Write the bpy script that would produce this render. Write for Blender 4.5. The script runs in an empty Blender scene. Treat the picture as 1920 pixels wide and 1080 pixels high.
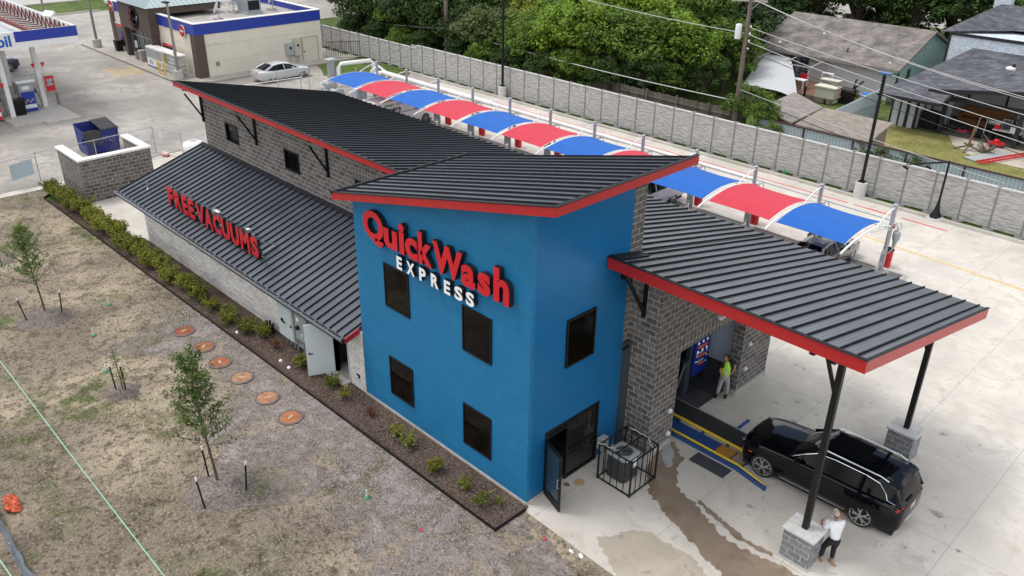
import bpy, bmesh, math, random
from mathutils import Vector, Matrix
from math import sin, cos, pi, radians
random.seed(7)
SC = bpy.context.scene
COL = SC.collection
# ---------------------------------------------------------------- camera
_yaw, _pitch, _roll, _F, _H = radians(135.12231), radians(27.156595), radians(-0.951851), 1575.9, 17.0
_ca, _sa = cos(_yaw), sin(_yaw)
_f = Vector((_ca*cos(_pitch), _sa*cos(_pitch), -sin(_pitch)))
_r = Vector((_sa, -_ca, 0)); _d = _f.cross(_r)
_r2 = _r*cos(_roll) + _d*sin(_roll); _d2 = -_r*sin(_roll) + _d*cos(_roll)
CAMPOS = Vector((13.1947, -13.8655, _H))
cam = bpy.data.cameras.new('camera'); camo = bpy.data.objects.new('camera', cam); COL.objects.link(camo)
_m = Matrix((( _r2.x, -_d2.x, -_f.x, CAMPOS.x), (_r2.y, -_d2.y, -_f.y, CAMPOS.y), (_r2.z, -_d2.z, -_f.z, CAMPOS.z), (0,0,0,1)))
camo.matrix_world = _m
cam.sensor_width = 36; cam.lens = _F/1920*36; cam.clip_start = .1; cam.clip_end = 1500
SC.camera = camo
# ---------------------------------------------------------------- light
SUN = Vector((-0.36, -0.22, 0.88)).normalized()
sl = bpy.data.lights.new('sun', 'SUN'); sl.energy = 1.1; sl.angle = radians(16); sl.color = (1, .97, .92)
so = bpy.data.objects.new('sun', sl); COL.objects.link(so); so.location = (0, 0, 60)
so.rotation_euler = SUN.to_track_quat('Z', 'Y').to_euler()
W = bpy.data.worlds.new('World'); SC.world = W; W.use_nodes = True
nt = W.node_tree; bg = nt.nodes['Background']
sky = nt.nodes.new('ShaderNodeTexSky'); sky.sky_type = 'NISHITA'; sky.sun_disc = False
sky.sun_elevation = math.asin(SUN.z); sky.sun_rotation = math.atan2(SUN.x, SUN.y)
sky.air_density = 1.0; sky.dust_density = 3.0; sky.ozone_density = 1.0
hs = nt.nodes.new('ShaderNodeHueSaturation'); hs.inputs['Saturation'].default_value = .95
nt.links.new(sky.outputs[0], hs.inputs['Color'])
tc = nt.nodes.new('ShaderNodeTexCoord'); mp = nt.nodes.new('ShaderNodeMapping'); mp.inputs['Scale'].default_value = (1, 1, 2.2)
nz = nt.nodes.new('ShaderNodeTexNoise'); nz.inputs['Scale'].default_value = 3.0; nz.inputs['Detail'].default_value = 7
rp = nt.nodes.new('ShaderNodeValToRGB'); rp.color_ramp.elements[0].position = .43; rp.color_ramp.elements[1].position = .56
mx = nt.nodes.new('ShaderNodeMix'); mx.data_type = 'RGBA'; mx.inputs['B'].default_value = (10.2, 10.0, 9.7, 1)
nt.links.new(tc.outputs['Generated'], mp.inputs[0]); nt.links.new(mp.outputs[0], nz.inputs['Vector'])
nt.links.new(nz.outputs[0], rp.inputs[0]); nt.links.new(rp.outputs[0], mx.inputs['Factor'])
nt.links.new(hs.outputs[0], mx.inputs['A']); nt.links.new(mx.outputs['Result'], bg.inputs['Color'])
bg.inputs['Strength'].default_value = 0.145
SC.view_settings.view_transform = 'Standard'; SC.view_settings.look = 'None'
SC.view_settings.exposure = 0.40; SC.view_settings.gamma = 1.0
SC.cycles.max_bounces = 8; SC.cycles.transparent_max_bounces = 8
# ---------------------------------------------------------------- materials
MATS = {}
def _nm(name):
    m = bpy.data.materials.new(name); m.use_nodes = True
    n = m.node_tree.nodes; b = n['Principled BSDF']
    return m, m.node_tree, b
def mat(name, c, r=.6, metal=0., var=.0, scale=6., bump=0., bscale=30., spec=.5, emit=0., alpha=1., det=5., coat=0., stretch=None, c2=None):
    if name in MATS: return MATS[name]
    m, t, b = _nm(name); L = t.links
    col = (*c, 1); b.inputs['Base Color'].default_value = col
    b.inputs['Roughness'].default_value = r; b.inputs['Metallic'].default_value = metal
    b.inputs['Specular IOR Level'].default_value = spec; b.inputs['Coat Weight'].default_value = coat
    if emit: b.inputs['Emission Color'].default_value = col; b.inputs['Emission Strength'].default_value = emit
    if alpha < 1: b.inputs['Alpha'].default_value = alpha
    if var or bump or c2:
        tc = t.nodes.new('ShaderNodeTexCoord'); src = tc.outputs['Object']
        if stretch:
            mp = t.nodes.new('ShaderNodeMapping'); mp.inputs['Scale'].default_value = stretch; L.new(src, mp.inputs[0]); src = mp.outputs[0]
        if var or c2:
            nz = t.nodes.new('ShaderNodeTexNoise'); nz.inputs['Scale'].default_value = scale; nz.inputs['Detail'].default_value = det; L.new(src, nz.inputs['Vector'])
            rp = t.nodes.new('ShaderNodeValToRGB'); L.new(nz.outputs[0], rp.inputs[0])
            rp.color_ramp.elements[0].position = .3; rp.color_ramp.elements[1].position = .7
            lo = c2 if c2 else tuple(x*(1-var) for x in c); hi = c if c2 else tuple(min(1, x*(1+var)) for x in c)
            rp.color_ramp.elements[0].color = (*lo, 1); rp.color_ramp.elements[1].color = (*hi, 1)
            L.new(rp.outputs[0], b.inputs['Base Color'])
        if bump:
            nb = t.nodes.new('ShaderNodeTexNoise'); nb.inputs['Scale'].default_value = bscale; nb.inputs['Detail'].default_value = 4; L.new(src, nb.inputs['Vector'])
            bp = t.nodes.new('ShaderNodeBump'); bp.inputs['Strength'].default_value = bump; bp.inputs['Distance'].default_value = .05
            L.new(nb.outputs[0], bp.inputs['Height']); L.new(bp.outputs[0], b.inputs['Normal'])
    MATS[name] = m; return m
def wall_uv(t):
    L = t.links; g = t.nodes.new('ShaderNodeNewGeometry'); sn = t.nodes.new('ShaderNodeSeparateXYZ'); L.new(g.outputs['Normal'], sn.inputs[0])
    tc = t.nodes.new('ShaderNodeTexCoord'); sp = t.nodes.new('ShaderNodeSeparateXYZ'); L.new(tc.outputs['Object'], sp.inputs[0])
    def M(op, a, b=None):
        n = t.nodes.new('ShaderNodeMath'); n.operation = op
        for i, v in enumerate((a, b)):
            if v is None: continue
            if isinstance(v, (int, float)): n.inputs[i].default_value = v
            else: L.new(v, n.inputs[i])
        return n.outputs[0]
    ax = M('GREATER_THAN', M('ABSOLUTE', sn.outputs[0]), .6)
    az = M('GREATER_THAN', M('ABSOLUTE', sn.outputs[2]), .6)
    u = M('ADD', M('MULTIPLY', sp.outputs[1], ax), M('MULTIPLY', sp.outputs[0], M('SUBTRACT', 1., ax)))
    v = M('ADD', M('MULTIPLY', sp.outputs[1], az), M('MULTIPLY', sp.outputs[2], M('SUBTRACT', 1., az)))
    cb = t.nodes.new('ShaderNodeCombineXYZ'); L.new(u, cb.inputs[0]); L.new(v, cb.inputs[1]); return cb.outputs[0], tc
def brick(name, c1, c2, cm, bw=.4, rh=.2, ms=.012, r=.85, bump=.5, off=.5, var=.25, nscale=8., bias=0., swap=False):
    if name in MATS: return MATS[name]
    m, t, b = _nm(name); L = t.links
    uv, tc = wall_uv(t)
    bt = t.nodes.new('ShaderNodeTexBrick'); L.new(uv, bt.inputs['Vector'])
    bt.offset = off
    bt.inputs['Color1'].default_value = (*c1, 1); bt.inputs['Color2'].default_value = (*c2, 1); bt.inputs['Mortar'].default_value = (*cm, 1)
    bt.inputs['Scale'].default_value = 1; bt.inputs['Mortar Size'].default_value = ms; bt.inputs['Mortar Smooth'].default_value = .15
    bt.inputs['Bias'].default_value = bias; bt.inputs['Brick Width'].default_value = bw; bt.inputs['Row Height'].default_value = rh
    nz = t.nodes.new('ShaderNodeTexNoise'); nz.inputs['Scale'].default_value = nscale; nz.inputs['Detail'].default_value = 6; L.new(tc.outputs['Object'], nz.inputs['Vector'])
    mr = t.nodes.new('ShaderNodeMapRange'); mr.inputs[1].default_value = .3; mr.inputs[2].default_value = .7; mr.inputs[3].default_value = 1-var; mr.inputs[4].default_value = 1+var; L.new(nz.outputs[0], mr.inputs[0])
    mm = t.nodes.new('ShaderNodeMix'); mm.data_type = 'RGBA'; mm.blend_type = 'MULTIPLY'; mm.inputs['Factor'].default_value = 1
    L.new(bt.outputs['Color'], mm.inputs['A']); L.new(mr.outputs[0], mm.inputs['B']); L.new(mm.outputs['Result'], b.inputs['Base Color'])
    b.inputs['Roughness'].default_value = r
    if bump:
        ad = t.nodes.new('ShaderNodeMath'); ad.operation = 'SUBTRACT'; L.new(nz.outputs[0], ad.inputs[0]); L.new(bt.outputs['Fac'], ad.inputs[1])
        bp = t.nodes.new('ShaderNodeBump'); bp.inputs['Strength'].default_value = bump; bp.inputs['Distance'].default_value = .012
        L.new(ad.outputs[0], bp.inputs['Height']); L.new(bp.outputs[0], b.inputs['Normal'])
    MATS[name] = m; return m
def glass(name='dark_glass', c=(.012, .012, .012), r=.05):
    return mat(name, c, r, spec=.6)
def leafmat(name, c1, c2, trans=.3):
    if name in MATS: return MATS[name]
    m, t, b = _nm(name); L = t.links
    g = t.nodes.new('ShaderNodeNewGeometry'); oi = t.nodes.new('ShaderNodeObjectInfo')
    tc = t.nodes.new('ShaderNodeTexCoord'); nz = t.nodes.new('ShaderNodeTexNoise'); nz.inputs['Scale'].default_value = .9; nz.inputs['Detail'].default_value = 2; L.new(tc.outputs['Object'], nz.inputs['Vector'])
    a = t.nodes.new('ShaderNodeMath'); a.operation = 'MULTIPLY_ADD'; L.new(g.outputs['Random Per Island'], a.inputs[0]); a.inputs[1].default_value = .45; L.new(nz.outputs[0], a.inputs[2])
    a2 = t.nodes.new('ShaderNodeMath'); a2.operation = 'MULTIPLY_ADD'; L.new(oi.outputs['Random'], a2.inputs[0]); a2.inputs[1].default_value = .3; L.new(a.outputs[0], a2.inputs[2])
    rp = t.nodes.new('ShaderNodeValToRGB'); L.new(a2.outputs[0], rp.inputs[0])
    rp.color_ramp.elements[0].position = .55; rp.color_ramp.elements[1].position = 1.15 if False else 1.0
    rp.color_ramp.elements[0].color = (*c1, 1); rp.color_ramp.elements[1].color = (*c2, 1)
    L.new(rp.outputs[0], b.inputs['Base Color']); b.inputs['Roughness'].default_value = .6; b.inputs['Specular IOR Level'].default_value = .25
    tr = t.nodes.new('ShaderNodeBsdfTranslucent'); L.new(rp.outputs[0], tr.inputs['Color'])
    ms = t.nodes.new('ShaderNodeMixShader'); ms.inputs[0].default_value = trans
    L.new(b.outputs[0], ms.inputs[1]); L.new(tr.outputs[0], ms.inputs[2]); L.new(ms.outputs[0], t.nodes['Material Output'].inputs['Surface'])
    MATS[name] = m; return m
# ---------------------------------------------------------------- mesh builder
class MB:
    def __init__(s, o=(0, 0, 0)): s.v = []; s.f = []; s.o = Vector(o); s.mi = []; s.cur = 0
    def add(s, vs, fs):
        n = len(s.v); s.v += [tuple(Vector(v)-s.o) for v in vs]; s.f += [tuple(i+n for i in f) for f in fs]; s.mi += [s.cur]*len(fs); return s
    def box(s, x0, x1, y0, y1, z0, z1):
        if x1 < x0: x0, x1 = x1, x0
        if y1 < y0: y0, y1 = y1, y0
        if z1 < z0: z0, z1 = z1, z0
        return s.add([(x0,y0,z0),(x1,y0,z0),(x1,y1,z0),(x0,y1,z0),(x0,y0,z1),(x1,y0,z1),(x1,y1,z1),(x0,y1,z1)],
                     [(0,3,2,1),(4,5,6,7),(0,1,5,4),(1,2,6,5),(2,3,7,6),(3,0,4,7)])
    def obox(s, c, size, rz=0, rx=0, ry=0):
        R = Matrix.Rotation(rz, 3, 'Z') @ Matrix.Rotation(ry, 3, 'Y') @ Matrix.Rotation(rx, 3, 'X'); c = Vector(c); h = [k/2 for k in size]
        P = [c + R @ Vector((a*h[0], b*h[1], d*h[2])) for d in (-1, 1) for a, b in ((-1,-1),(1,-1),(1,1),(-1,1))]
        return s.add(P, [(0,3,2,1),(4,5,6,7),(0,1,5,4),(1,2,6,5),(2,3,7,6),(3,0,4,7)])
    def quad(s, *p): return s.add(p, [tuple(range(len(p)))])
    def slab(s, pts, h, up=Vector((0, 0, 1))):       # polygon (ccw from above) extruded downwards by h
        n = len(pts); P = [Vector(p) for p in pts]; Q = [p - up*h for p in P]
        return s.add(P+Q, [tuple(range(n)), tuple(range(2*n-1, n-1, -1))] + [(i, i+n, (i+1) % n+n, (i+1) % n) for i in range(n)])
    def bar(s, a, b, w, h=None, up=(0, 0, 1)):       # square bar a->b
        a = Vector(a); b = Vector(b); h = h or w; d = (b-a).normalized(); u = Vector(up)
        if abs(d.dot(u)) > .98: u = Vector((1, 0, 0))
        sd = d.cross(u).normalized(); u2 = sd.cross(d).normalized(); P = []
        for p in (a, b):
            for i, j in ((-1,-1),(1,-1),(1,1),(-1,1)): P.append(p + sd*(i*w/2) + u2*(j*h/2))
        return s.add(P, [(0,1,2,3),(4,7,6,5),(0,4,5,1),(1,5,6,2),(2,6,7,3),(3,7,4,0)])
    def tube(s, pts, r, n=8, cap=True):
        pts = [Vector(p) for p in pts]; m = len(pts); rr = r if isinstance(r, (list, tuple)) else [r]*m
        base = []; prev = None
        for i, p in enumerate(pts):
            d = (pts[min(i+1, m-1)] - pts[max(i-1, 0)]).normalized()
            if prev is None:
                u = Vector((0, 0, 1)) if abs(d.z) < .9 else Vector((1, 0, 0)); a = d.cross(u).normalized()
            else: a = (prev - d*prev.dot(d)).normalized()
            prev = a; b = d.cross(a)
            base += [p + (a*cos(2*pi*k/n) + b*sin(2*pi*k/n))*rr[i] for k in range(n)]
        F = [(i*n+k, i*n+(k+1) % n, (i+1)*n+(k+1) % n, (i+1)*n+k) for i in range(m-1) for k in range(n)]
        if cap: F += [tuple(range(n-1, -1, -1)), tuple(range((m-1)*n, m*n))]
        return s.add(base, F)
    def cyl(s, x, y, z0, z1, r0, r1=None, n=16): return s.tube([(x, y, z0), (x, y, z1)], [r0, r0 if r1 is None else r1], n)
    def lathe(s, c, prof, n=20, axis='Z'):
        V = []
        for r, h in prof:
            for k in range(n):
                a = 2*pi*k/n; p = (r*cos(a), r*sin(a), h)
                if axis == 'Y': p = (p[0], p[2], p[1])
                if axis == 'X': p = (p[2], p[0], p[1])
                V.append(Vector(c)+Vector(p))
        m = len(prof); F = [(i*n+k, i*n+(k+1) % n, (i+1)*n+(k+1) % n, (i+1)*n+k) for i in range(m-1) for k in range(n)]
        return s.add(V, F + [tuple(range(n-1, -1, -1)), tuple(range((m-1)*n, m*n))])
    def loft(s, secs, closed=True, caps=True):
        n = len(secs[0]); V = [p for q in secs for p in q]; m = len(secs); kk = n if closed else n-1
        F = [(i*n+k, i*n+(k+1) % n, (i+1)*n+(k+1) % n, (i+1)*n+k) for i in range(m-1) for k in range(kk)]
        if caps: F += [tuple(range(n-1, -1, -1)), tuple(range((m-1)*n, m*n))]
        return s.add(V, F)
    def ball(s, c, r, n=10, m=6, sc=(1, 1, 1), jit=0):
        V = []; F = []
        for i in range(m+1):
            t = pi*i/m
            for k in range(n):
                a = 2*pi*k/n; q = 1+random.uniform(-jit, jit)
                V.append((c[0]+r*sc[0]*sin(t)*cos(a)*q, c[1]+r*sc[1]*sin(t)*sin(a)*q, c[2]+r*sc[2]*cos(t)*q))
        for i in range(m):
            for k in range(n): F.append((i*n+k, (i+1)*n+k, (i+1)*n+(k+1) % n, i*n+(k+1) % n))
        return s.add(V, F)
    def build(s, name, m, parent=None, smooth=False, bevel=0, fix=True):
        me = bpy.data.meshes.new(name); me.from_pydata(s.v, [], s.f)
        ms = m if isinstance(m, (list, tuple)) else [m]
        for q in ms: me.materials.append(q)
        if len(ms) > 1: me.polygons.foreach_set('material_index', s.mi)
        if fix:
            bm = bmesh.new(); bm.from_mesh(me); bmesh.ops.remove_doubles(bm, verts=bm.verts, dist=1e-5) if smooth else None
            bmesh.ops.recalc_face_normals(bm, faces=bm.faces)
            if bevel: bmesh.ops.bevel(bm, geom=[e for e in bm.edges if len(e.link_faces) == 2 and e.calc_face_angle(0) > .6], offset=bevel, segments=2, affect='EDGES', profile=.6, clamp_overlap=True)
            bm.to_mesh(me); bm.free()
        if smooth:
            me.polygons.foreach_set('use_smooth', [True]*len(me.polygons)); me.set_sharp_from_angle(angle=radians(smooth if smooth > 1 else 38))
        me.update(); o = bpy.data.objects.new(name, me); COL.objects.link(o)
        if parent: o.parent = parent
        return o
def tag(o, label=None, cat=None, group=None, kind=None):
    for k, v in (('label', label), ('category', cat), ('group', group), ('kind', kind)):
        if v: o[k] = v
    return o
def T(name, label, cat, loc=(0, 0, 0), rz=0, group=None):
    o = bpy.data.objects.new(name, None); COL.objects.link(o); o.location = loc; o.rotation_euler = (0, 0, rz); o.empty_display_size = .3
    return tag(o, label, cat, group)
def dup(root, loc, rz=None, label=None, group=None):
    r = root.copy(); COL.objects.link(r); r.location = loc
    if rz is not None: r.rotation_euler = (0, 0, rz)
    if label: r['label'] = label
    if group: r['group'] = group
    for ch in list(root.children):
        c = ch.copy(); COL.objects.link(c); c.parent = r
        for g in list(ch.children):
            d = g.copy(); COL.objects.link(d); d.parent = c
    return r
def struct(name, mb, m): return tag(mb.build(name, m), kind='structure')
def polysheet(name, pts, z, m, th=0):
    mb = MB(); mb.add([(x, y, z) for x, y in pts], [tuple(range(len(pts)))])
    o = mb.build(name, m, fix=False)
    if o.data.polygons[0].normal.z < 0: o.data.flip_normals()
    return o
ORD = ['first','second','third','fourth','fifth','sixth','seventh','eighth','ninth','tenth','eleventh','twelfth','thirteenth','fourteenth','fifteenth','sixteenth','seventeenth','eighteenth','nineteenth','twentieth']
def text_mesh(ch, w, h, depth, bold=.02):
    """letter outline as mesh data scaled to w x h (x, z), extruded towards -y by depth; returns (face_verts.., )"""
    cu = bpy.data.curves.new('t', 'FONT'); cu.body = ch; cu.size = 1; cu.offset = bold; cu.resolution_u = 4; cu.extrude = .5
    ob = bpy.data.objects.new('t', cu); COL.objects.link(ob); bpy.context.view_layer.update()
    me = bpy.data.meshes.new_from_object(ob.evaluated_get(bpy.context.evaluated_depsgraph_get()))
    bpy.data.objects.remove(ob)
    xs = [v.co.x for v in me.vertices]; ys = [v.co.y for v in me.vertices]
    x0, x1, y0, y1 = min(xs), max(xs), min(ys), max(ys)
    V = [((v.co.x-x0)/(x1-x0)*w, (.5-v.co.z)*depth - depth, (v.co.y-y0)/(y1-y0)*h) for v in me.vertices]
    F = [tuple(p.vertices) for p in me.polygons]; nz = [p.normal.z for p in me.polygons]
    bpy.data.meshes.remove(me)
    return V, F, nz
def letter(ch, x, z, w, h, y, depth, mret, mface, parent, bold=.02, shear=0):
    V, F, nz = text_mesh(ch, w, h, depth, bold)
    V = [(a+x+shear*c, b+y, c+z) for a, b, c in V]
    mb = MB(parent.location); mb.add(V, F); o = mb.build('letter', mret, parent, fix=False)
    ff = [f for f, n in zip(F, nz) if n > .9]; used = sorted({i for f in ff for i in f}); mp = {j: i for i, j in enumerate(used)}
    m2 = MB(parent.location); m2.add([(V[i][0], V[i][1]-.004, V[i][2]) for i in used], [tuple(mp[i] for i in f) for f in ff])
    m2.build('letter_face', mface, o, fix=False); return o
def text_flat(body, size, m, parent, loc, rot=(0, 0, 0), sx=1., name='lettering', bold=0.0, align='CENTER'):
    cu = bpy.data.curves.new('t', 'FONT'); cu.body = body; cu.size = size; cu.extrude = .002; cu.align_x = align; cu.offset = bold
    ob = bpy.data.objects.new('t', cu); COL.objects.link(ob); bpy.context.view_layer.update()
    me = bpy.data.meshes.new_from_object(ob.evaluated_get(bpy.context.evaluated_depsgraph_get())); bpy.data.objects.remove(ob)
    me.transform(Matrix.Scale(sx, 4, (1, 0, 0)))
    me.materials.clear(); me.materials.append(m); o = bpy.data.objects.new(name, me); COL.objects.link(o)
    o.location = loc; o.rotation_euler = rot
    if parent: o.parent = parent
    return o
# ---------------------------------------------------------------- shared materials
def concrete(name, c, joints=None, stain=.25, sc=.35, brown=(.30, .25, .19), bamt=.35, jit=True):
    m, t, b = _nm(name); L = t.links; N = t.nodes.new
    g = N('ShaderNodeNewGeometry'); sp = N('ShaderNodeSeparateXYZ'); L.new(g.outputs['Position'], sp.inputs[0])
    def noise(s, d, lo, hi, dist=0):
        n = N('ShaderNodeTexNoise'); n.inputs['Scale'].default_value = s; n.inputs['Detail'].default_value = d; n.inputs['Distortion'].default_value = dist; L.new(g.outputs['Position'], n.inputs['Vector'])
        r = N('ShaderNodeMapRange'); r.inputs[1].default_value = lo; r.inputs[2].default_value = hi; L.new(n.outputs[0], r.inputs[0]); return r.outputs[0]
    def mix(a, bb, f, mode='MIX'):
        x = N('ShaderNodeMix'); x.data_type = 'RGBA'; x.blend_type = mode
        for k, v in (('A', a), ('B', bb), ('Factor', f)):
            if isinstance(v, tuple): x.inputs[k].default_value = (*v, 1)
            elif isinstance(v, (int, float)): x.inputs[k].default_value = v
            else: L.new(v, x.inputs[k])
        return x.outputs['Result']
    def math_(op, a, bb=None):
        n = N('ShaderNodeMath'); n.operation = op
        for i, v in enumerate((a, bb)):
            if v is None: continue
            if isinstance(v, (int, float)): n.inputs[i].default_value = v
            else: L.new(v, n.inputs[i])
        return n.outputs[0]
    col = mix(tuple(x*(1-stain) for x in c), tuple(min(1, x*(1+stain*.35)) for x in c), noise(sc, 8, .35, .62, .6)); col = mix(col, tuple(x*(1-stain*.8) for x in c), math_('MULTIPLY', noise(sc*5, 10, .5, .62, .9), .7))
    f = math_('MULTIPLY', noise(.9, 9, .52, .72, 1.2), bamt); col = mix(col, brown, f)
    f = math_('MULTIPLY', noise(14, 4, .62, .72), .25); col = mix(col, tuple(x*.6 for x in c), f)
    f = math_('MULTIPLY', noise(60, 2, .35, .65), .12); col = mix(col, tuple(x*.5 for x in c), f)
    f = math_('MULTIPLY', noise(3.1, 8, .645, .675, .5), .5); col = mix(col, tuple(x*.55 for x in c), f)
    if joints:
        (x0, dx, y0, dy) = joints; fs = []
        for o, p0, dd in ((0, x0, dx), (1, y0, dy)):
            q = math_('DIVIDE', math_('SUBTRACT', sp.outputs[o], p0), dd); q = math_('ABSOLUTE', math_('SUBTRACT', q, math_('ROUND', q)))
            fs.append(math_('LESS_THAN', math_('MULTIPLY', q, dd), .013))
        col = mix(col, tuple(x*.42 for x in c), math_('MULTIPLY', math_('MAXIMUM', fs[0], fs[1]), .5))
    L.new(col, b.inputs['Base Color']); b.inputs['Roughness'].default_value = .8
    nb = N('ShaderNodeTexNoise'); nb.inputs['Scale'].default_value = 40; nb.inputs['Detail'].default_value = 6; L.new(g.outputs['Position'], nb.inputs['Vector'])
    bp = N('ShaderNodeBump'); bp.inputs['Strength'].default_value = .15; bp.inputs['Distance'].default_value = .01; L.new(nb.outputs[0], bp.inputs['Height']); L.new(bp.outputs[0], b.inputs['Normal'])
    MATS[name] = m; return m
def soil(name, cols, scales=(.12, .5, 3.5, 22), bump=.8, green=None, gamt=.6):
    """layered noise ground: cols = (base, dry, dark, speck)"""
    m, t, b = _nm(name); L = t.links; N = t.nodes.new
    g = N('ShaderNodeNewGeometry')
    def noise(s, d, lo, hi, dist=0., off=0):
        n = N('ShaderNodeTexNoise'); n.noise_dimensions = '4D'; n.inputs['W'].default_value = off; n.inputs['Scale'].default_value = s; n.inputs['Detail'].default_value = d; n.inputs['Distortion'].default_value = dist; L.new(g.outputs['Position'], n.inputs['Vector'])
        r = N('ShaderNodeMapRange'); r.inputs[1].default_value = lo; r.inputs[2].default_value = hi; L.new(n.outputs[0], r.inputs[0]); return r.outputs[0]
    def mix(a, bb, f):
        x = N('ShaderNodeMix'); x.data_type = 'RGBA'
        for k, v in (('A', a), ('B', bb), ('Factor', f)):
            if isinstance(v, tuple): x.inputs[k].default_value = (*v, 1)
            elif isinstance(v, (int, float)): x.inputs[k].default_value = v
            else: L.new(v, x.inputs[k])
        return x.outputs['Result']
    def mul(a, bb):
        n = N('ShaderNodeMath'); n.operation = 'MULTIPLY'; L.new(a, n.inputs[0])
        if isinstance(bb, (int, float)): n.inputs[1].default_value = bb
        else: L.new(bb, n.inputs[1])
        return n.outputs[0]
    base, dry, dark, speck = cols
    col = mix(base, dry, noise(scales[0], 6, .42, .58, .4, 1))
    if green: col = mix(col, green, mul(mul(noise(.28, 5, .52, .66, .6, 5), noise(2.2, 8, .38, .62, .3, 7)), gamt))
    col = mix(col, dark, mul(noise(scales[1], 9, .50, .68, .5, 2), .6))
    col = mix(col, dark, mul(noise(scales[2], 8, .50, .66, .6, 3), .75))
    col = mix(col, speck, mul(noise(scales[3], 6, .54, .66, .2, 4), .55))
    col = mix(col, tuple(x*.45 for x in dark), mul(noise(scales[3]*.55, 8, .54, .62, .3, 9), .6))
    L.new(col, b.inputs['Base Color']); b.inputs['Roughness'].default_value = .95; b.inputs['Specular IOR Level'].default_value = .15
    h = noise(9, 12, .2, .8, .4, 6)
    bp = N('ShaderNodeBump'); bp.inputs['Strength'].default_value = bump; bp.inputs['Distance'].default_value = .12; L.new(h, bp.inputs['Height']); L.new(bp.outputs[0], b.inputs['Normal'])
    MATS[name] = m; return m
M_pave = concrete('pale_concrete', (.595, .56, .50), joints=(.5, 2.95, 7.4, 3.95), stain=.16, brown=(.40, .36, .30), bamt=.5)
M_lot = concrete('old_concrete', (.36, .335, .30), joints=(-44, 4.6, 1.2, 4.6), stain=.32, sc=.22, brown=(.22, .20, .175), bamt=.75)
M_curb = concrete('curb_concrete', (.50, .48, .44), stain=.2)
M_dirt = soil('dry_lawn', ((.235, .195, .15), (.40, .335, .24), (.095, .078, .055), (.48, .43, .37)), scales=(.22, .45, 2.2, 13), green=(.10, .125, .04), gamt=1.6)
M_chips = soil('mulch_soil', ((.085, .058, .042), (.12, .085, .065), (.04, .028, .022), (.25, .20, .17)), scales=(.6, 2., 9, 34))
M_grey = soil('bare_mulch', ((.30, .262, .24), (.36, .32, .295), (.15, .125, .115), (.52, .475, .45)), scales=(.3, 1.0, 5, 30))
M_grass = soil('grass_green', ((.085, .145, .03), (.13, .18, .05), (.035, .06, .014), (.16, .18, .06)))
M_yard = soil('dry_yard', ((.25, .24, .08), (.34, .30, .12), (.12, .14, .04), (.40, .36, .18)))
M_cmu = brick('grey_block', (.080, .072, .068), (.165, .15, .14), (.36, .34, .315), ms=.014, bump=.55)
M_cmu2 = brick('light_block', (.155, .165, .175), (.20, .21, .22), (.40, .40, .39), ms=.012)
M_stone = brick('white_stone', (.46, .44, .42), (.68, .66, .63), (.74, .72, .69), bw=.4, rh=.133, ms=.012, bump=1., var=.22, nscale=9)
M_blue = brick('blue_panel', (.015, .155, .325), (.017, .163, .338), (.05, .25, .43), bw=1.22, rh=.46, ms=.004, r=.42, bump=.08, var=.06, nscale=1.2)
M_blueend = brick('blue_end_panel', (.010, .130, .315), (.011, .135, .325), (.02, .15, .35), bw=1.35, rh=4., ms=.004, r=.3, bump=.05, var=.05, nscale=.8, off=0)
for _k in ('blue_panel', 'blue_end_panel'): MATS[_k].node_tree.nodes['Principled BSDF'].inputs['Specular IOR Level'].default_value = .22
M_roof = mat('dark_metal_roof', (.072, .085, .103), .33, .25, var=.2, scale=.7, det=9, bump=0)
M_seam = mat('dark_seam', (.010, .012, .016), .6, .0, spec=.2)  # near-black paints the ribs' shadow side into the seams; also dark trim and flashing
M_red = mat('red_fascia', (.40, .016, .018), .4, var=.06, scale=2)
M_black = mat('black_metal', (.006, .006, .007), .5, spec=.3)
M_blk2 = mat('black_steel', (.009, .009, .010), .5, spec=.3)
M_glass = mat('dark_glass', (.005, .004, .003), .06, spec=.16)
M_white = mat('white_paint', (.72, .72, .71), .5, var=.06)
M_coping = mat('white_coping', (.74, .73, .70), .7, var=.1, bump=.2)
M_pedcap = mat('pale_stone_cap', (.52, .52, .51), .8, var=.12, scale=9, bump=.2)
M_cement = mat('cement', (.42, .40, .37), .9, var=.15, bump=.2)
M_galv = mat('galvanised_steel', (.42, .44, .47), .4, .6, var=.1)
M_silver = mat('silver_grey_paint', (.33, .35, .38), .4, .3)
M_ltred = mat('red_letter_face', (.56, .012, .022), .35)
M_wlet = mat('white_letter_face', (.82, .83, .85), .35)
M_dslate = mat('slate_cover', (.045, .06, .075), .5)
M_grel = mat('grey_enclosure_paint', (.34, .38, .38), .45, var=.08)
M_rubber = mat('black_rubber', (.015, .015, .015), .85)
M_wood = mat('weathered_wood', (.14, .115, .095), .9, var=.35, scale=3, stretch=(1, 1, .15))
M_bark = mat('bark', (.10, .075, .055), .95, var=.3, scale=12, bump=.5)
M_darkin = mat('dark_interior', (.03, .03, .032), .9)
M_yel = mat('yellow_paint', (.70, .50, .03), .6)
M_yelline = mat('yellow_line_paint', (.66, .44, .11), .8, var=.3, scale=5)
M_redline = mat('red_line_paint', (.60, .10, .10), .8, var=.25, scale=5)
M_cblue = mat('conveyor_blue', (.015, .06, .22), .5)
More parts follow.
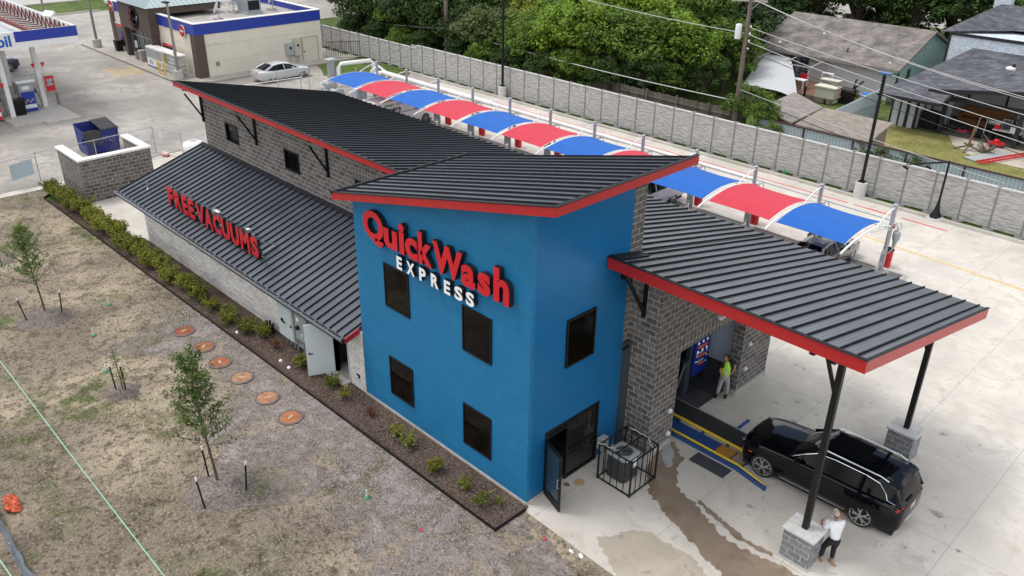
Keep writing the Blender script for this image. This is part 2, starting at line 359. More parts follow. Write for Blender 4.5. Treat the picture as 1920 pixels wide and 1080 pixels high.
# ================================================================ SETTING
ST = 'structure'
def sheet(name, pts, z, m): return tag(polysheet(name, pts, z, m), kind=ST)
sheet('ground', [(-420, -260), (260, -260), (260, 420), (-420, 420)], -.02, M_grass)
sheet('gas_station_lot', [(-95, -60), (-37.6, -60), (-37.6, 3.0), (-38.4, 6.0), (-38.4, 12.4), (-41.5, 12.6), (-41.5, 31.72), (-46, 31.72), (-74, 32.5), (-74, 60), (-95, 60)], .0, M_lot)
sheet('car_wash_pavement', [(-26.5, -.02), (.14, -.02), (.14, -.2), (6, -.3), (40, -.6), (40, 31.9), (-41.4, 32), (-41.4, 12.7), (-38.3, 12.5), (-38.3, 6.0), (-37.5, 3.0), (-37.7, -8), (-37, -8), (-36.9, -.9), (-36.3, -.35), (-27, -.35)], .004, M_pave)
sheet('dry_lawn', [(-37, -60), (60, -60), (60, -.6), (6, -.3), (.14, -.2), (.14, -1.4), (-35.2, -1.75), (-36.9, -.9)], .0, M_dirt)
# bare strip along the manholes: irregular outline
random.seed(3)
top = [(-17.5+i*1.02, -1.48 if i else -1.9) for i in range(18)]
bot = [(-.5-i*1.1, -4.4+1.3*sin(i*.7)+random.uniform(-.5, .5) - (1.2 if i < 7 else 0)) for i in range(16)]
_b = sheet('bare_soil', [(.12, -1.45)] + [(x, -1.52-.0) for x in (-17.,)] + [(-17.9, -3.0)] + bot[::-1] + [(2.4, -3.2), (3.3, -1.2), (1.0, -.35), (.2, -.4)], .004, None)
def fade_mat(src, name, k=.9):
    m = src.copy(); m.name = name; t = m.node_tree; L = t.links
    g = t.nodes.new('ShaderNodeNewGeometry'); n = t.nodes.new('ShaderNodeTexNoise'); n.inputs['Scale'].default_value = k; n.inputs['Detail'].default_value = 9; n.inputs['Distortion'].default_value = .8
    L.new(g.outputs['Position'], n.inputs['Vector']); r = t.nodes.new('ShaderNodeMapRange'); r.inputs[1].default_value = .38; r.inputs[2].default_value = .62; L.new(n.outputs[0], r.inputs[0])
    L.new(r.outputs[0], t.nodes['Principled BSDF'].inputs['Alpha']); return m
_b.data.materials.clear(); _b.data.materials.append(fade_mat(M_grey, 'bare_patchy', 1.1))
sheet('planting_bed', [(-26.0, .0), (.13, .0), (.13, -1.36), (-34.9, -1.72), (-33.0, -.62), (-27, -.36), (-26.0, -.2)], .012, M_chips)
def ring(cx, cy, r, j, n=26): return [(cx+(r+random.uniform(-j, j))*cos(2*pi*k/n), cy+(r+random.uniform(-j, j))*sin(2*pi*k/n)) for k in range(n)]
for i, (x, y, r) in enumerate([(-21.3, -6.35, 1.0), (-13.9, -6.2, .6), (-6.7, -6.25, .95), (-28.4, -6.1, .8)]):
    mb = MB(); P = ring(x, y, r, .07); mb.add([(x, y, .13)]+[(a*.55+x*.45, b*.55+y*.45, .12) for a, b in P]+[(a, b, .0) for a, b in P],
        [(0, 1+k, 1+(k+1) % 26) for k in range(26)]+[(1+k, 27+k, 27+(k+1) % 26, 1+(k+1) % 26) for k in range(26)])
    struct('tree_mulch_ring', mb, soil('ring_mulch', ((.20, .17, .15), (.26, .225, .20), (.09, .075, .065), (.4, .36, .33)), scales=(.6, 2, 9, 34)) if 'ring_mulch' not in MATS else MATS['ring_mulch'])
# kerbs
mb = MB(); mb.box(-46, 40, 31.72, 31.95, 0, .15); struct('parking_kerb', mb, M_curb)
sheet('verge', [(-46, 31.95), (40, 31.95), (40, 34.6), (-46, 34.6)], .03, M_grass)
# fire lane and yellow lines
MB()
mb = MB(); random.seed(5)
x = -40.
while x < -3.9: mb.add([(x, 30.62, .009), (x+1.9, 30.62, .009), (x+1.9, 30.74, .009), (x, 30.74, .009)], [(0, 1, 2, 3)]); x += 1.95 if x < -8 or x > -6 else 2.2
mb.add([(-1.95, 30.62, .009), (.46, 30.62, .009), (.46, 30.76, .009), (-1.95, 30.76, .009)], [(0, 1, 2, 3)])
struct('fire_lane_line', mb, M_redline)
text_flat('FIRE LANE', .34, M_redline, None, (-3.1, 30.55, .012), (0, 0, 0)).name = 'painted_words'
tag(bpy.data.objects['painted_words'], kind=ST)
mb = MB(); mb.add([(-10, 27.35, .009), (30, 24.35, .009), (30, 24.47, .009), (-10, 27.47, .009)], [(0, 1, 2, 3)])
for a, b in (((2.6, 20.2), (1.4, 21.9)), ((1.1, 21.2), (2.5, 21.35)), ((2.0, 20.3), (2.9, 19.9))):
    d = (Vector(b)-Vector(a)).normalized()*.07; n = Vector((-d.y, d.x)); mb.add([(a[0]-n.x, a[1]-n.y, .009), (b[0]-n.x, b[1]-n.y, .009), (b[0]+n.x, b[1]+n.y, .009), (a[0]+n.x, a[1]+n.y, .009)], [(0, 1, 2, 3)])
struct('yellow_line', mb, M_yelline)
mb = MB(); mb.add([(2.21, 7.75, .009), (2.34, 7.75, .009), (2.34, 8.55, .009), (2.21, 8.55, .009)], [(0, 1, 2, 3)]); struct('painted_mark', mb, mat('blue_mark', (.02, .07, .32), .7))
# wet mud stain washed out of the tunnel (real stains with their own ragged outline)
def jag(pts, amp, seg=.09):
    out = []
    for i, p in enumerate(pts):
        a = Vector(p); b = Vector(pts[(i+1) % len(pts)]); n = max(1, int((b-a).length/seg)); d = (b-a).normalized() if (b-a).length else Vector((1, 0)); nn = Vector((-d.y, d.x))
        for k in range(n): q = a.lerp(b, k/n) + nn*random.uniform(-amp, amp); out.append((q.x, q.y))
    return out
M_mud = concrete('mud_stain', (.31, .245, .185), stain=.35, brown=(.17, .115, .07), bamt=.9)
MATS['mud_stain'].node_tree.nodes['Principled BSDF'].inputs['Roughness'].default_value = .35
M_tan = concrete('tan_stain', (.44, .39, .32), stain=.2, brown=(.34, .29, .23), bamt=.9)
M_wetg = mat('wet_concrete', (.35, .36, .37), .35, var=.2, scale=3)
random.seed(11)
sheet('mud_stain', jag([(1.45, 3.85), (2.28, 3.0), (3.38, 2.6), (4.11, 2.3), (5.04, 2.0), (5.56, 1.85), (7.6, 1.9), (7.3, 3.3), (6.38, 3.3), (5.2, 3.08), (4.5, 3.2), (3.4, 3.68), (2.55, 3.9), (2.2, 4.5), (1.9, 5.2), (1.2, 5.7), (1.12, 4.7)], .07), .008, M_mud)
sheet('mud_stain', jag([(3.3, 3.9), (4.3, 3.72), (5.3, 3.5), (6.1, 3.55), (6.1, 3.42), (5.1, 3.32), (4.4, 3.5), (3.5, 3.75)], .05), .008, M_mud)
sheet('dry_water_mark', jag([(2.3, .5), (2.6, .95), (2.75, 1.42), (3.26, 1.74), (4.57, 1.83), (5.41, 1.5), (6.3, .6), (5.6, -.1), (3.6, -.2)], .06), .008, M_tan)
sheet('wet_patch', jag([(1.12, 5.2), (1.45, 4.7), (1.85, 4.4), (1.9, 4.65), (1.5, 5.3), (1.12, 5.5)], .04), .012, M_wetg)
for k in range(26):
    x = random.uniform(1.5, 11); y = random.uniform(4.2, 13); r = random.uniform(.02, .07)
    if k < 6: x, y, r = ((4.6, 4.75, .10), (8.6, 8.5, .15), (9.6, 7.4, .07), (5.5, 4.2, .05), (3.4, 9.6, .07), (7.2, 12.6, .08))[k]
    sheet('oil_spot', [(x+r*random.uniform(.5, 1.3)*cos(a*.63)*1.5, y+r*random.uniform(.5, 1.3)*sin(a*.63)) for a in range(10)], .009, mat('oil_spot', (.33, .305, .275), .7, var=.3, scale=6))
# vacuum island strip
mb = MB(); mb.box(-38.2, 1.2, 22.65, 22.8, 0, .12); mb.box(-38.2, 1.2, 23.5, 23.65, 0, .12); mb.box(1.2, 1.35, 22.65, 23.65, 0, .12); struct('island_kerb', mb, M_curb)
sheet('island_strip', [(-38.2, 22.8), (1.2, 22.8), (1.2, 23.5), (-38.2, 23.5)], .04, mat('island_gravel', (.17, .16, .15), .95, var=.35, scale=9, bump=.4))
sheet('lot_grass', [(-53.6, 27.4), (-53.6, 32.3), (-46.2, 32.3), (-45.2, 31.2), (-45.6, 28.8), (-47.4, 26.0), (-50, 25.7), (-51.6, 26.6)], .02, M_grass)
# gas station sidewalk & street
mb = MB(); mb.box(-76, -53.9, 15.0, 17.1, 0, .15); mb.box(-55.1, -53.6, 17.1, 32, 0, .15); struct('store_sidewalk', mb, concrete('sidewalk_concrete', (.40, .375, .33), joints=(-54, 1.5, 15, 2.2), stain=.2))
sheet('street', [(-135, -80), (-104, -80), (-104, 140), (-135, 140)], .01, concrete('street_concrete', (.42, .40, .38), stain=.12))
sheet('far_street', [(-104, 100), (60, 84), (60, 94), (-104, 112)], .01, MATS['street_concrete'])
mb = MB(); mb.box(-104.2, -104, -80, 140, 0, .15); mb.box(-95.2, -95, -60, 24, 0, .15); struct('street_kerb', mb, M_curb)
mb = MB()
for a, b in (((-64.15, 14.75), (-60.9, 14.75)), ((-64.15, 12.6), (-60.9, 12.6)), ((-64.15, 12.6), (-64.15, 14.75)), ((-60.9, 12.6), (-60.9, 14.75))) + tuple(((-64.15+k*.46, 12.6), (-64.15+k*.46+.9 if k < 6 else -60.9, 14.75 if k < 6 else 14.2)) for k in range(1, 7)):
    d = (Vector(b)-Vector(a)).normalized()*.055; n = Vector((-d.y, d.x)); mb.add([(a[0]-n.x, a[1]-n.y, .006), (b[0]-n.x, b[1]-n.y, .006), (b[0]+n.x, b[1]+n.y, .006), (a[0]+n.x, a[1]+n.y, .006)], [(0, 1, 2, 3)])
struct('parking_hatching', mb, M_yelline)
mb = MB(); mb.box(-56.5, -50, 3.3, 5.6, 0, .1); mb.box(-56.5, -50.6, 1.4, 3.3, 0, .1); struct('pump_island', mb, M_cement)
# yards beyond the wall
sheet('dry_yard', [(-11.8, 36.9), (4, 36.9), (4, 48.4), (-11.0, 48.4)], .0, M_yard)
sheet('garden_slab', [(-6.2, 48.6), (6, 48.6), (6, 45.0), (-3.0, 44.6), (-5.2, 46.6)], .01, concrete('garden_concrete', (.50, .46, .38), stain=.2))
sheet('porch_floor', [(-8.8, 48.6), (6, 48.6), (6, 54), (-8.8, 54)], .02, mat('porch_floor', (.10, .085, .075), .9, var=.2))
sheet('driveway', [(-47, 76), (-33, 74), (-31, 90), (-47, 96)], .01, MATS['street_concrete'])
# ================================================================ CAR WASH BUILDING
BW = T('car_wash_building', 'car wash with blue tower, grey block tunnel and dark metal shed roofs', 'car wash')
def opening_wall(mb, axis, c0, c1, a0, a1, z0, z1, oa0, oa1, oz0, oz1):
    def B(p, q, r, s):
        if axis == 'x': mb.box(p, q, c0, c1, r, s)      # wall runs along x, thickness in y
        else: mb.box(c0, c1, p, q, r, s)
    B(a0, oa0, z0, z1); B(oa1, a1, z0, z1)
    if oz0 > z0: B(oa0, oa1, z0, oz0)
    B(oa0, oa1, oz1, z1)
RZ = lambda y: 7.13 - .224*(y-3.05)                      # long shed roof
AZ = lambda y: 2.42 + .315*(y+.6)                        # annex roof
TZ = lambda x: 7.55 + .2412*(x+8.35)                     # tower roof
# annex
mb = MB(); opening_wall(mb, 'x', 0, .2, -25.9, -7.95, .0, 2.45, -9.85, -8.93, 0, 2.2)
mb.box(-25.9, -25.7, .2, 4.0, 0, 2.5)
mb.loft([[(-25.9, .2, 2.5), (-25.9, 4.0, 2.5), (-25.9, 4.0, AZ(4.0)-.06), (-25.9, .2, AZ(.2)-.06)], [(-25.7, .2, 2.5), (-25.7, 4.0, 2.5), (-25.7, 4.0, AZ(4.0)-.06), (-25.7, .2, AZ(.2)-.06)]])
mb.build('annex_wall', M_stone, BW)
mb = MB(); mb.box(-10.2, -8.2, .21, 2.6, .0, .012); mb.build('room_floor', M_cement, BW)
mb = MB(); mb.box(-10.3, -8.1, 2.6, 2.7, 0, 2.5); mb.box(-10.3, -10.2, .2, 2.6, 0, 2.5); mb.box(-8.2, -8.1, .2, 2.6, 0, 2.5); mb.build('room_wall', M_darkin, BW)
def ribbed(name, f, x0, x1, y0, y1, along, step=.41, parent=BW, th=.07, m=M_roof, rib=.06, minor=0, origin=(0, 0, 0), shift=.0):
    """sheet roof z=f(x,y) with standing seams running along axis 'along'"""
    mb = MB(origin); P = [(x0, y0), (x1, y0), (x1, y1), (x0, y1)]
    mb.add([(x, y, f(x, y)) for x, y in P] + [(x, y, f(x, y)-th) for x, y in P], [(0, 1, 2, 3), (7, 6, 5, 4), (0, 4, 5, 1), (1, 5, 6, 2), (2, 6, 7, 3), (3, 7, 4, 0)])
    lo, hi = (x0, x1) if along == 'y' else (y0, y1)
    def ridge(q, w, h):
        if along == 'y': mb.loft([[(q-w, y, f(q, y)), (q-w*.45, y, f(q, y)+h), (q+w*.45, y, f(q, y)+h), (q+w, y, f(q, y))] for y in (y0+.015, y1-.015)])
        else: mb.loft([[(x, q-w, f(x, q)), (x, q-w*.45, f(x, q)+h), (x, q+w*.45, f(x, q)+h), (x, q+w, f(x, q))] for x in (x0+.015, x1-.015)])
    n = int((hi-lo-.05)/step); s0 = lo + (hi-lo-n*step)/2
    for i in range(n+1):
        mb.cur = 1; ridge(s0+i*step, .015, rib); mb.cur = 0
        if minor and i < n:
            for k in range(1, minor+1): ridge(s0+i*step+step*k/(minor+1), .022, .009)
    return mb.build(name, [m, M_seam], parent)
r1 = ribbed('annex_roof', lambda x, y: AZ(y), -27.15, -8.12, -.6, 4.0, 'y', .41)
mb = MB(); mb.box(-27.2, -8.12, -.72, -.605, 2.26, 2.41); mb.build('gutter', mat('gutter_dark', (.03, .035, .042), .4, .4), r1)
mb = MB(); mb.box(-27.2, -8.12, -.755, -.722, 2.36, 2.43)
for k in range(24): mb.box(-27.1+k*.82, -27.06+k*.82, -.75, -.60, 2.412, 2.43)
mb.build('gutter_edge', mat('gutter_light', (.30, .33, .36), .35, .6), r1)
def rake(x0, x1, f, y0, y1, h, dz=0, dy=0):
    return [[(x, y0, f(y0)-h+dz), (x, y1, f(y1)-h+dz), (x, y1, f(y1)+dz), (x, y0, f(y0)+dz)] for x in (x0, x1)]
mb = MB(); mb.loft(rake(-8.115, -8.07, AZ, -.6, -.02, .2, .0)); mb.loft(rake(-27.2, -27.155, AZ, -.6, 4.0, .2)); mb.build('rake_board', M_red, r1)
mb = MB(); mb.loft([[(-27.15, 3.78, AZ(3.78)+.02), (-27.15, 3.995, AZ(3.78)+.14), (-27.15, 3.995, AZ(3.78)+.0)], [(-8.0, 3.78, AZ(3.78)+.02), (-8.0, 3.995, AZ(3.78)+.14), (-8.0, 3.995, AZ(3.78))]]); mb.build('flashing', M_seam, r1)
# tunnel with clerestory
WINS = [(-24.38, -23.17, 4.64, 5.56), (-19.05, -17.85, 4.58, 5.52), (-13.7, -12.5, 4.58, 5.52)]
mb = MB()
xs = [-26.6]
for a, b, c, d in WINS:
    mb.box(xs[-1], a, 4.0, 4.2, 0, RZ(4.0)-.14); mb.box(a, b, 4.0, 4.2, 0, c); mb.box(a, b, 4.0, 4.2, d, RZ(4.0)-.14); xs.append(b)
mb.box(xs[-1], -7.95, 4.0, 4.2, 0, RZ(4.0)-.14)
mb.box(-26.6, .69, 11.25, 11.45, 0, RZ(11.5)-.14)
def gable(mb, x0, x1, y0, y1, z0):
    mb.loft([[(x, y0, z0), (x, y1, z0), (x, y1, RZ(y1)-.14), (x, y0, RZ(y0)-.14)] for x in (x0, x1)])
gable(mb, -26.6, -26.4, 4.2, 5.4, 0); gable(mb, -26.59, -26.4, 9.6, 11.24, 0); gable(mb, -26.6, -26.4, 5.4, 9.6, 3.6)
mb.build('tunnel_wall', M_cmu, BW)
for i, (a, b, c, d) in enumerate(WINS):
    mb = MB(); fr = .07
    mb.box(a, a+fr, 3.97, 4.12, c, d); mb.box(b-fr, b, 3.97, 4.12, c, d); mb.box(a+fr, b-fr, 3.97, 4.12, c, c+fr); mb.box(a+fr, b-fr, 3.97, 4.12, d-fr, d)
    w = mb.build('window', M_black, BW); mb = MB(); mb.box(a+fr, b-fr, 4.06, 4.08, c+fr, d-fr); mb.build('pane', M_glass, w)
    mb = MB(); mb.box(a-.1, b+.1, 3.994, 4.0, d+.005, d+.42); mb.build('soldier_course', brick('soldier', (.10, .09, .085), (.15, .137, .13), (.38, .36, .34), bw=.2, rh=.45, off=0, ms=.014), w)
# entrance portal (pier, lintel, pier)
mb = MB(); gable(mb, -.6, 1.1, 4.3, 5.62, 0); gable(mb, .7, 1.1, 9.5, 11.5, 0); gable(mb, .7, 1.1, 5.62, 9.5, 3.42); mb.build('portal_wall', M_cmu, BW)
mb = MB(); mb.box(1.1, 1.106, 5.3, 9.9, 3.42, 3.86); mb.build('soldier_course', MATS['soldier'], BW)
mb = MB(); mb.box(-.62, 1.12, 4.28, 5.63, .0, .16); mb.box(.68, 1.12, 9.49, 11.52, 0, .16); mb.build('foundation', M_cement, BW)
mb = MB(); mb.box(.62, .68, 9.44, 9.6, 0, 3.42); mb.build('door_track', M_galv, BW)
# tunnel interior
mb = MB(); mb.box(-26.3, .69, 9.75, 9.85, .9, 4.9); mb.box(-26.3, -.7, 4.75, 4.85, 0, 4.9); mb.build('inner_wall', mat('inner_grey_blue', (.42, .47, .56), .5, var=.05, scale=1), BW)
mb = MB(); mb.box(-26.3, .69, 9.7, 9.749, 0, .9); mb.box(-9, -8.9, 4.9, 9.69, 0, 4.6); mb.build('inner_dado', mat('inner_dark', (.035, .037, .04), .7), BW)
mb = MB(); mb.box(-26.3, .69, 4.9, 9.69, .006, .012); mb.build('tunnel_floor', mat('wet_dark_floor', (.105, .11, .12), .35, var=.4, scale=1.6, c2=(.045, .045, .05)), BW)
# long roof: left length, behind tower, and canopy over the entrance
ribbed('tunnel_roof', lambda x, y: RZ(y), -27.2, -8.0, 3.05, 12.1, 'y')
ribbed('tunnel_roof', lambda x, y: RZ(y)-.003, -7.98, -.02, 4.5, 12.1, 'y')
cr = ribbed('canopy_roof', lambda x, y: RZ(y), .03, 7.45, 3.05, 12.1, 'y', minor=3)
mb = MB(); mb.box(-27.2, -8.0, 2.99, 3.045, RZ(3.05)-.22, RZ(3.05)+.012); mb.box(.03, 7.5, 2.99, 3.045, RZ(3.05)-.33, RZ(3.05)+.012)
mb.loft([[(x, 3.046, RZ(3.046)-.33), (x, 12.1, RZ(12.1)-.33), (x, 12.1, RZ(12.1)+.012), (x, 3.046, RZ(3.046)+.012)] for x in (7.455, 7.5)])
mb.loft([[(x, 3.046, RZ(3.046)-.22), (x, 12.1, RZ(12.1)-.22), (x, 12.1, RZ(12.1)+.012), (x, 3.046, RZ(3.046)+.012)] for x in (-27.25, -27.205)])
mb.build('fascia', M_red, BW)
mb = MB(); mb.box(-27.27, -8.0, 2.96, 3.07, RZ(3.05)+.013, RZ(3.05)+.03); mb.box(.03, 7.52, 2.96, 3.07, RZ(3.05)+.013, RZ(3.05)+.03)
mb.loft([[(x, 3.08, RZ(3.08)+.013), (x, 12.12, RZ(12.12)+.013), (x, 12.12, RZ(12.12)+.03), (x, 3.08, RZ(3.08)+.03)] for x in (7.43, 7.52)])
mb.loft([[(x, 3.08, RZ(3.08)+.013), (x, 4.45, RZ(4.45)+.013), (x, 4.45, RZ(4.45)+.05), (x, 3.08, RZ(3.08)+.05)] for x in (.03, .42)])
mb.build('roof_trim', M_seam, BW)
mb = MB()
mb.add([(-27.15, 3.1, RZ(3.1)-.2), (-8, 3.1, RZ(3.1)-.2), (-8, 4.0, RZ(4.)-.145), (-27.15, 4.0, RZ(4.)-.145)], [(0, 1, 2, 3)])
mb.add([(.05, 3.1, RZ(3.1)-.3), (7.4, 3.1, RZ(3.1)-.3), (7.4, 12, RZ(12)-.3), (1.12, 12, RZ(12)-.3), (1.12, 4.25, RZ(4.25)-.3), (.05, 4.25, RZ(4.25)-.3)], [tuple(range(6))])
mb.build('soffit', M_dslate, BW)
# clerestory brackets
for x in (-26.55, -21.4, -15.58, -10.6):
    mb = MB(); zt = RZ(3.6)-.2
    mb.box(x-.05, x+.05, 3.9, 3.995, 5.1, 6.65); mb.bar((x, 3.14, RZ(3.14)-.3), (x, 3.95, RZ(3.95)-.3), .1); mb.bar((x, 3.2, 6.6), (x, 3.93, 5.35), .07)
    mb.build('bracket', M_black, BW)
mb = MB(); mb.box(.48, .58, 4.2, 4.295, 4.95, 6.4); mb.bar((.53, 3.3, 6.55), (.53, 4.25, 5.1), .09); mb.bar((.53, 3.2, 6.6), (.53, 4.25, 6.4), .1); mb.box(.1, .5, 3.55, 3.6, 6.3, 6.7); mb.build('bracket', M_black, BW)
# tower
mb = MB()
def towerwall(mb, x0, x1, y0, y1, z0=0.1):
    mb.loft([[(x0, y, z0), (x1, y, z0), (x1, y, TZ(x1)-.16), (x0, y, TZ(x0)-.16)] for y in (y0, y1)])
towerwall(mb, -7.92, 0, 0, .15)
mb.build('tower_front', M_blue, BW)
mb = MB(); DO = (.72, 3.12, .03, 2.24)
def yz(mb, a, b, z0, z1, x0=-.15, x1=-.001):
    mb.box(x0, x1, a, b, z0, z1)
zt = TZ(0)-.2
yz(mb, .151, .72, .1, zt); yz(mb, .72, 3.12, 2.24, zt); yz(mb, 3.12, 4.05, .1, zt)
mb.build('tower_side', M_blueend, BW)
mb = MB(); yz(mb, 4.051, 4.45, 0, zt); towerwall(mb, -7.92, 0, 4.451, 4.6, 2.5); mb.loft([[(x, .15, .1), (x, 4.45, .1), (x, 4.45, TZ(-7.8)-.2), (x, .15, TZ(-7.8)-.2)] for x in (-7.92, -7.78)]); mb.build('tower_back', M_cmu, BW)
mb = MB(); mb.box(-7.93, .0, -.03, .14, 0, .1); mb.box(-.12, .03, .0, .72, 0, .1); mb.box(-.12, .03, 3.12, 4.2, 0, .1); mb.build('foundation', M_cement, BW)
tr = ribbed('tower_roof', lambda x, y: TZ(x), -8.33, 1.08, -.42, 5.22, 'x', .40, minor=2)
mb = MB(); F = lambda x: TZ(x)
for y0, y1, up in ((-.465, -.425, .015), (5.225, 5.265, -.03)):
    mb.loft([[(-8.38, y, TZ(-8.38)-.21), (1.13, y, TZ(1.13)-.23), (1.13, y, TZ(1.13)+up), (-8.38, y, TZ(-8.38)+up)] for y in (y0, y1)])
mb.box(1.085, 1.13, -.424, 5.224, TZ(1.1)-.23, TZ(1.1)+.015); mb.box(-8.38, -8.335, -.424, 5.224, TZ(-8.35)-.21, TZ(-8.35)-.01)
mb.build('fascia', M_red, BW)
mb = MB(); mb.box(1.02, 1.15, -.48, 5.28, TZ(1.1)+.016, TZ(1.1)+.035); mb.box(-8.4, -8.3, -.48, 5.28, TZ(-8.35)-.009, TZ(-8.3)+.06)
mb.loft([[(-8.38, y, TZ(-8.38)+.016), (1.01, y, TZ(1.01)+.016), (1.01, y, TZ(1.01)+.04), (-8.38, y, TZ(-8.38)+.04)] for y in (-.48, -.39)])
mb.build('roof_trim', M_seam, BW)
mb = MB(); mb.add([(-8.3, -.42, TZ(-8.3)-.17), (1.08, -.42, TZ(1.08)-.17), (1.08, 5.2, TZ(1.08)-.17), (-8.3, 5.2, TZ(-8.3)-.17)], [(0, 1, 2, 3)]); mb.build('soffit', mat('red_soffit', (.25, .02, .02), .5), BW)
def twin(x0, x1, z0, z1):
    mb = MB(); fr = .055; a, b = -.04, -.002
    mb.box(x0, x0+fr, a, b, z0, z1); mb.box(x1-fr, x1, a, b, z0, z1); mb.box(x0+fr, x1-fr, a, b, z0, z0+fr); mb.box(x0+fr, x1-fr, a, b, z1-fr, z1)
    w = mb.build('window', M_black, BW); mb = MB(); mb.box(x0+fr, x1-fr, -.02, -.004, z0+fr, z1-fr); mb.build('pane', M_glass, w)
twin(-6.42, -5.18, 4.17, 5.70); twin(-2.71, -1.48, 4.17, 5.66); twin(-6.4, -5.18, .82, 2.30); twin(-2.72, -1.49, .80, 2.30)
mb = MB(); fr = .055; mb.box(.002, .055, 1.42, 1.42+fr, 4.15, 5.69); mb.box(.002, .055, 2.64-fr, 2.64, 4.15, 5.69); mb.box(.002, .055, 1.42+fr, 2.64-fr, 4.15, 4.15+fr); mb.box(.002, .055, 1.42+fr, 2.64-fr, 5.69-fr, 5.69)
w = mb.build('window', M_black, BW); mb = MB(); mb.box(.004, .02, 1.42+fr, 2.64-fr, 4.15+fr, 5.69-fr); mb.build('pane', M_glass, w)
# glass storefront with open door
mb = MB(); X0, X1 = -.06, .02
for y in (.72, 1.66, 3.04): mb.box(X0, X1, y, y+.08, .03, 2.24)
for z, a, b in ((2.16, .80, 3.04), (1.98, .80, 1.66), (.03, 1.74, 3.04), (1.02, 1.74, 3.04)): mb.box(X0+.002, X1-.002, a, b, z, z+.075)
sf = mb.build('storefront', M_black, BW)
mb = MB(); mb.box(-.03, -.02, 1.74, 3.04, .1, 2.16); mb.box(-.031, -.021, .8, 1.66, 2.05, 2.16); mb.build('pane', mat('storefront_glass', (.02, .018, .015), .05, alpha=.86), sf)
mb = MB(); mb.box(-2.4, -.16, .16, 4.4, .02, .03); mb.build('lobby_floor', mat('lobby_floor', (.16, .16, .165), .5), BW)
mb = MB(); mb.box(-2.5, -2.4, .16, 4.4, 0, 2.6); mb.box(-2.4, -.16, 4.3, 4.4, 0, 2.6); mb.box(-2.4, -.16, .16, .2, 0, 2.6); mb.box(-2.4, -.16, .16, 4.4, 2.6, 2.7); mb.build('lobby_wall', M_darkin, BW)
mb = MB(); mb.box(-1.6, -1.5, .5, 1.5, 1.0, 2.1); mb.build('notice_panel', mat('tan_panel', (.28, .19, .08), .7), BW)
dd = Vector((.93, -.30, 0)).normalized(); d0 = Vector((.03, .74, .04)); LW = .92
def leaf(z0, z1, a, b, th): return lambda mb: mb.bar(d0+dd*a+Vector((0, 0, (z0+z1)/2)), d0+dd*b+Vector((0, 0, (z0+z1)/2)), th, z1-z0)
mb = MB()
for z0, z1, a, b in ((0, 1.98, 0, .09), (0, 1.98, LW-.09, LW), (1.88, 1.98, .09, LW-.09), (0, .26, .09, LW-.09)): leaf(z0, z1, a, b, .05)(mb)
gd = mb.build('glass_door', M_black, BW)
mb = MB(); leaf(.26, 1.88, .09, LW-.09, .012)(mb); mb.build('pane', mat('door_glass', (.03, .06, .09), .04, alpha=.75), gd)
mb = MB(); n = Vector((-dd.y, dd.x, 0)); h0 = d0+dd*(LW-.06)-n*.07
mb.tube([h0+Vector((0, 0, .85))+n*.05, h0+Vector((0, 0, .85)), h0+Vector((0, 0, 1.15)), h0+Vector((0, 0, 1.15))+n*.05], .014, 6); mb.build('handle', M_galv, gd)
# white steel service door, swung open
hA = Vector((-9.83, -.02, .05)); hd = Vector((-.42, -.9, 0)).normalized()
mb = MB(); mb.bar(hA+Vector((0, 0, 1.06)), hA+hd*.98+Vector((0, 0, 1.06)), .045, 2.12); sd = mb.build('steel_door', mat('pale_door', (.56, .62, .63), .5, var=.03), BW, bevel=.006)
n = Vector((-hd.y, hd.x, 0)); n = n if n.x > 0 else -n
mb = MB(); p = hA+hd*.88+Vector((0, 0, .95))+n*.03; mb.bar(p, p+n*.05, .05); mb.bar(p+n*.055, p+n*.055-hd*.13, .025); mb.build('handle', M_black, sd)
mb = MB(); p = hA+hd*.25+Vector((0, 0, 2.0))+n*.04; mb.bar(p, p+hd*.28, .05); mb.build('door_closer', M_galv, sd)
mb = MB(); mb.box(-9.9, -9.85, -.03, .2, 0, 2.25); mb.box(-8.93, -8.88, -.03, .2, 0, 2.25); mb.box(-9.85, -8.93, -.03, .2, 2.2, 2.25); mb.build('door_frame', mat('frame_grey', (.45, .47, .47), .5), BW)
mb = MB(); mb.box(-9.95, -8.85, -.35, -.005, 0.02, .09); mb.build('door_step', M_cement, BW)
# canopy posts and pedestals
for py in (3.98, 10.48):
    zt = RZ(py)-.36
    mb = MB(); mb.box(6.2, 7.02, py-.36, py+.36, 0, .98); pd = mb.build('pedestal', M_cmu2, BW)
    mb = MB(); mb.box(6.15, 7.09, py-.40, py-.03, .98, 1.05); mb.box(6.15, 7.09, py-.02, py+.40, .98, 1.05); mb.build('coping', M_pedcap, pd, bevel=.008)
    mb = MB(); mb.box(6.16, 7.06, py-.4, py+.4, 0, .06); mb.build('footing', M_cement, pd)
    mb = MB(); mb.box(6.54, 6.70, py-.08, py+.08, 1.05, zt); po = mb.build('post', M_blk2, BW, bevel=.008)
    mb = MB(); mb.bar((6.15, py, zt-.12), (6.56, py, zt-1.15), .08); mb.build('knee_brace', M_blk2, po)
mb = MB(); mb.bar((6.62, 3.3, RZ(3.3)-.42), (6.62, 11.8, RZ(11.8)-.42), .16, .22); mb.bar((6.1, 3.3, RZ(3.3)-.42), (6.1, 11.8, RZ(11.8)-.42), .12, .2); mb.build('canopy_beam', M_blk2, BW)
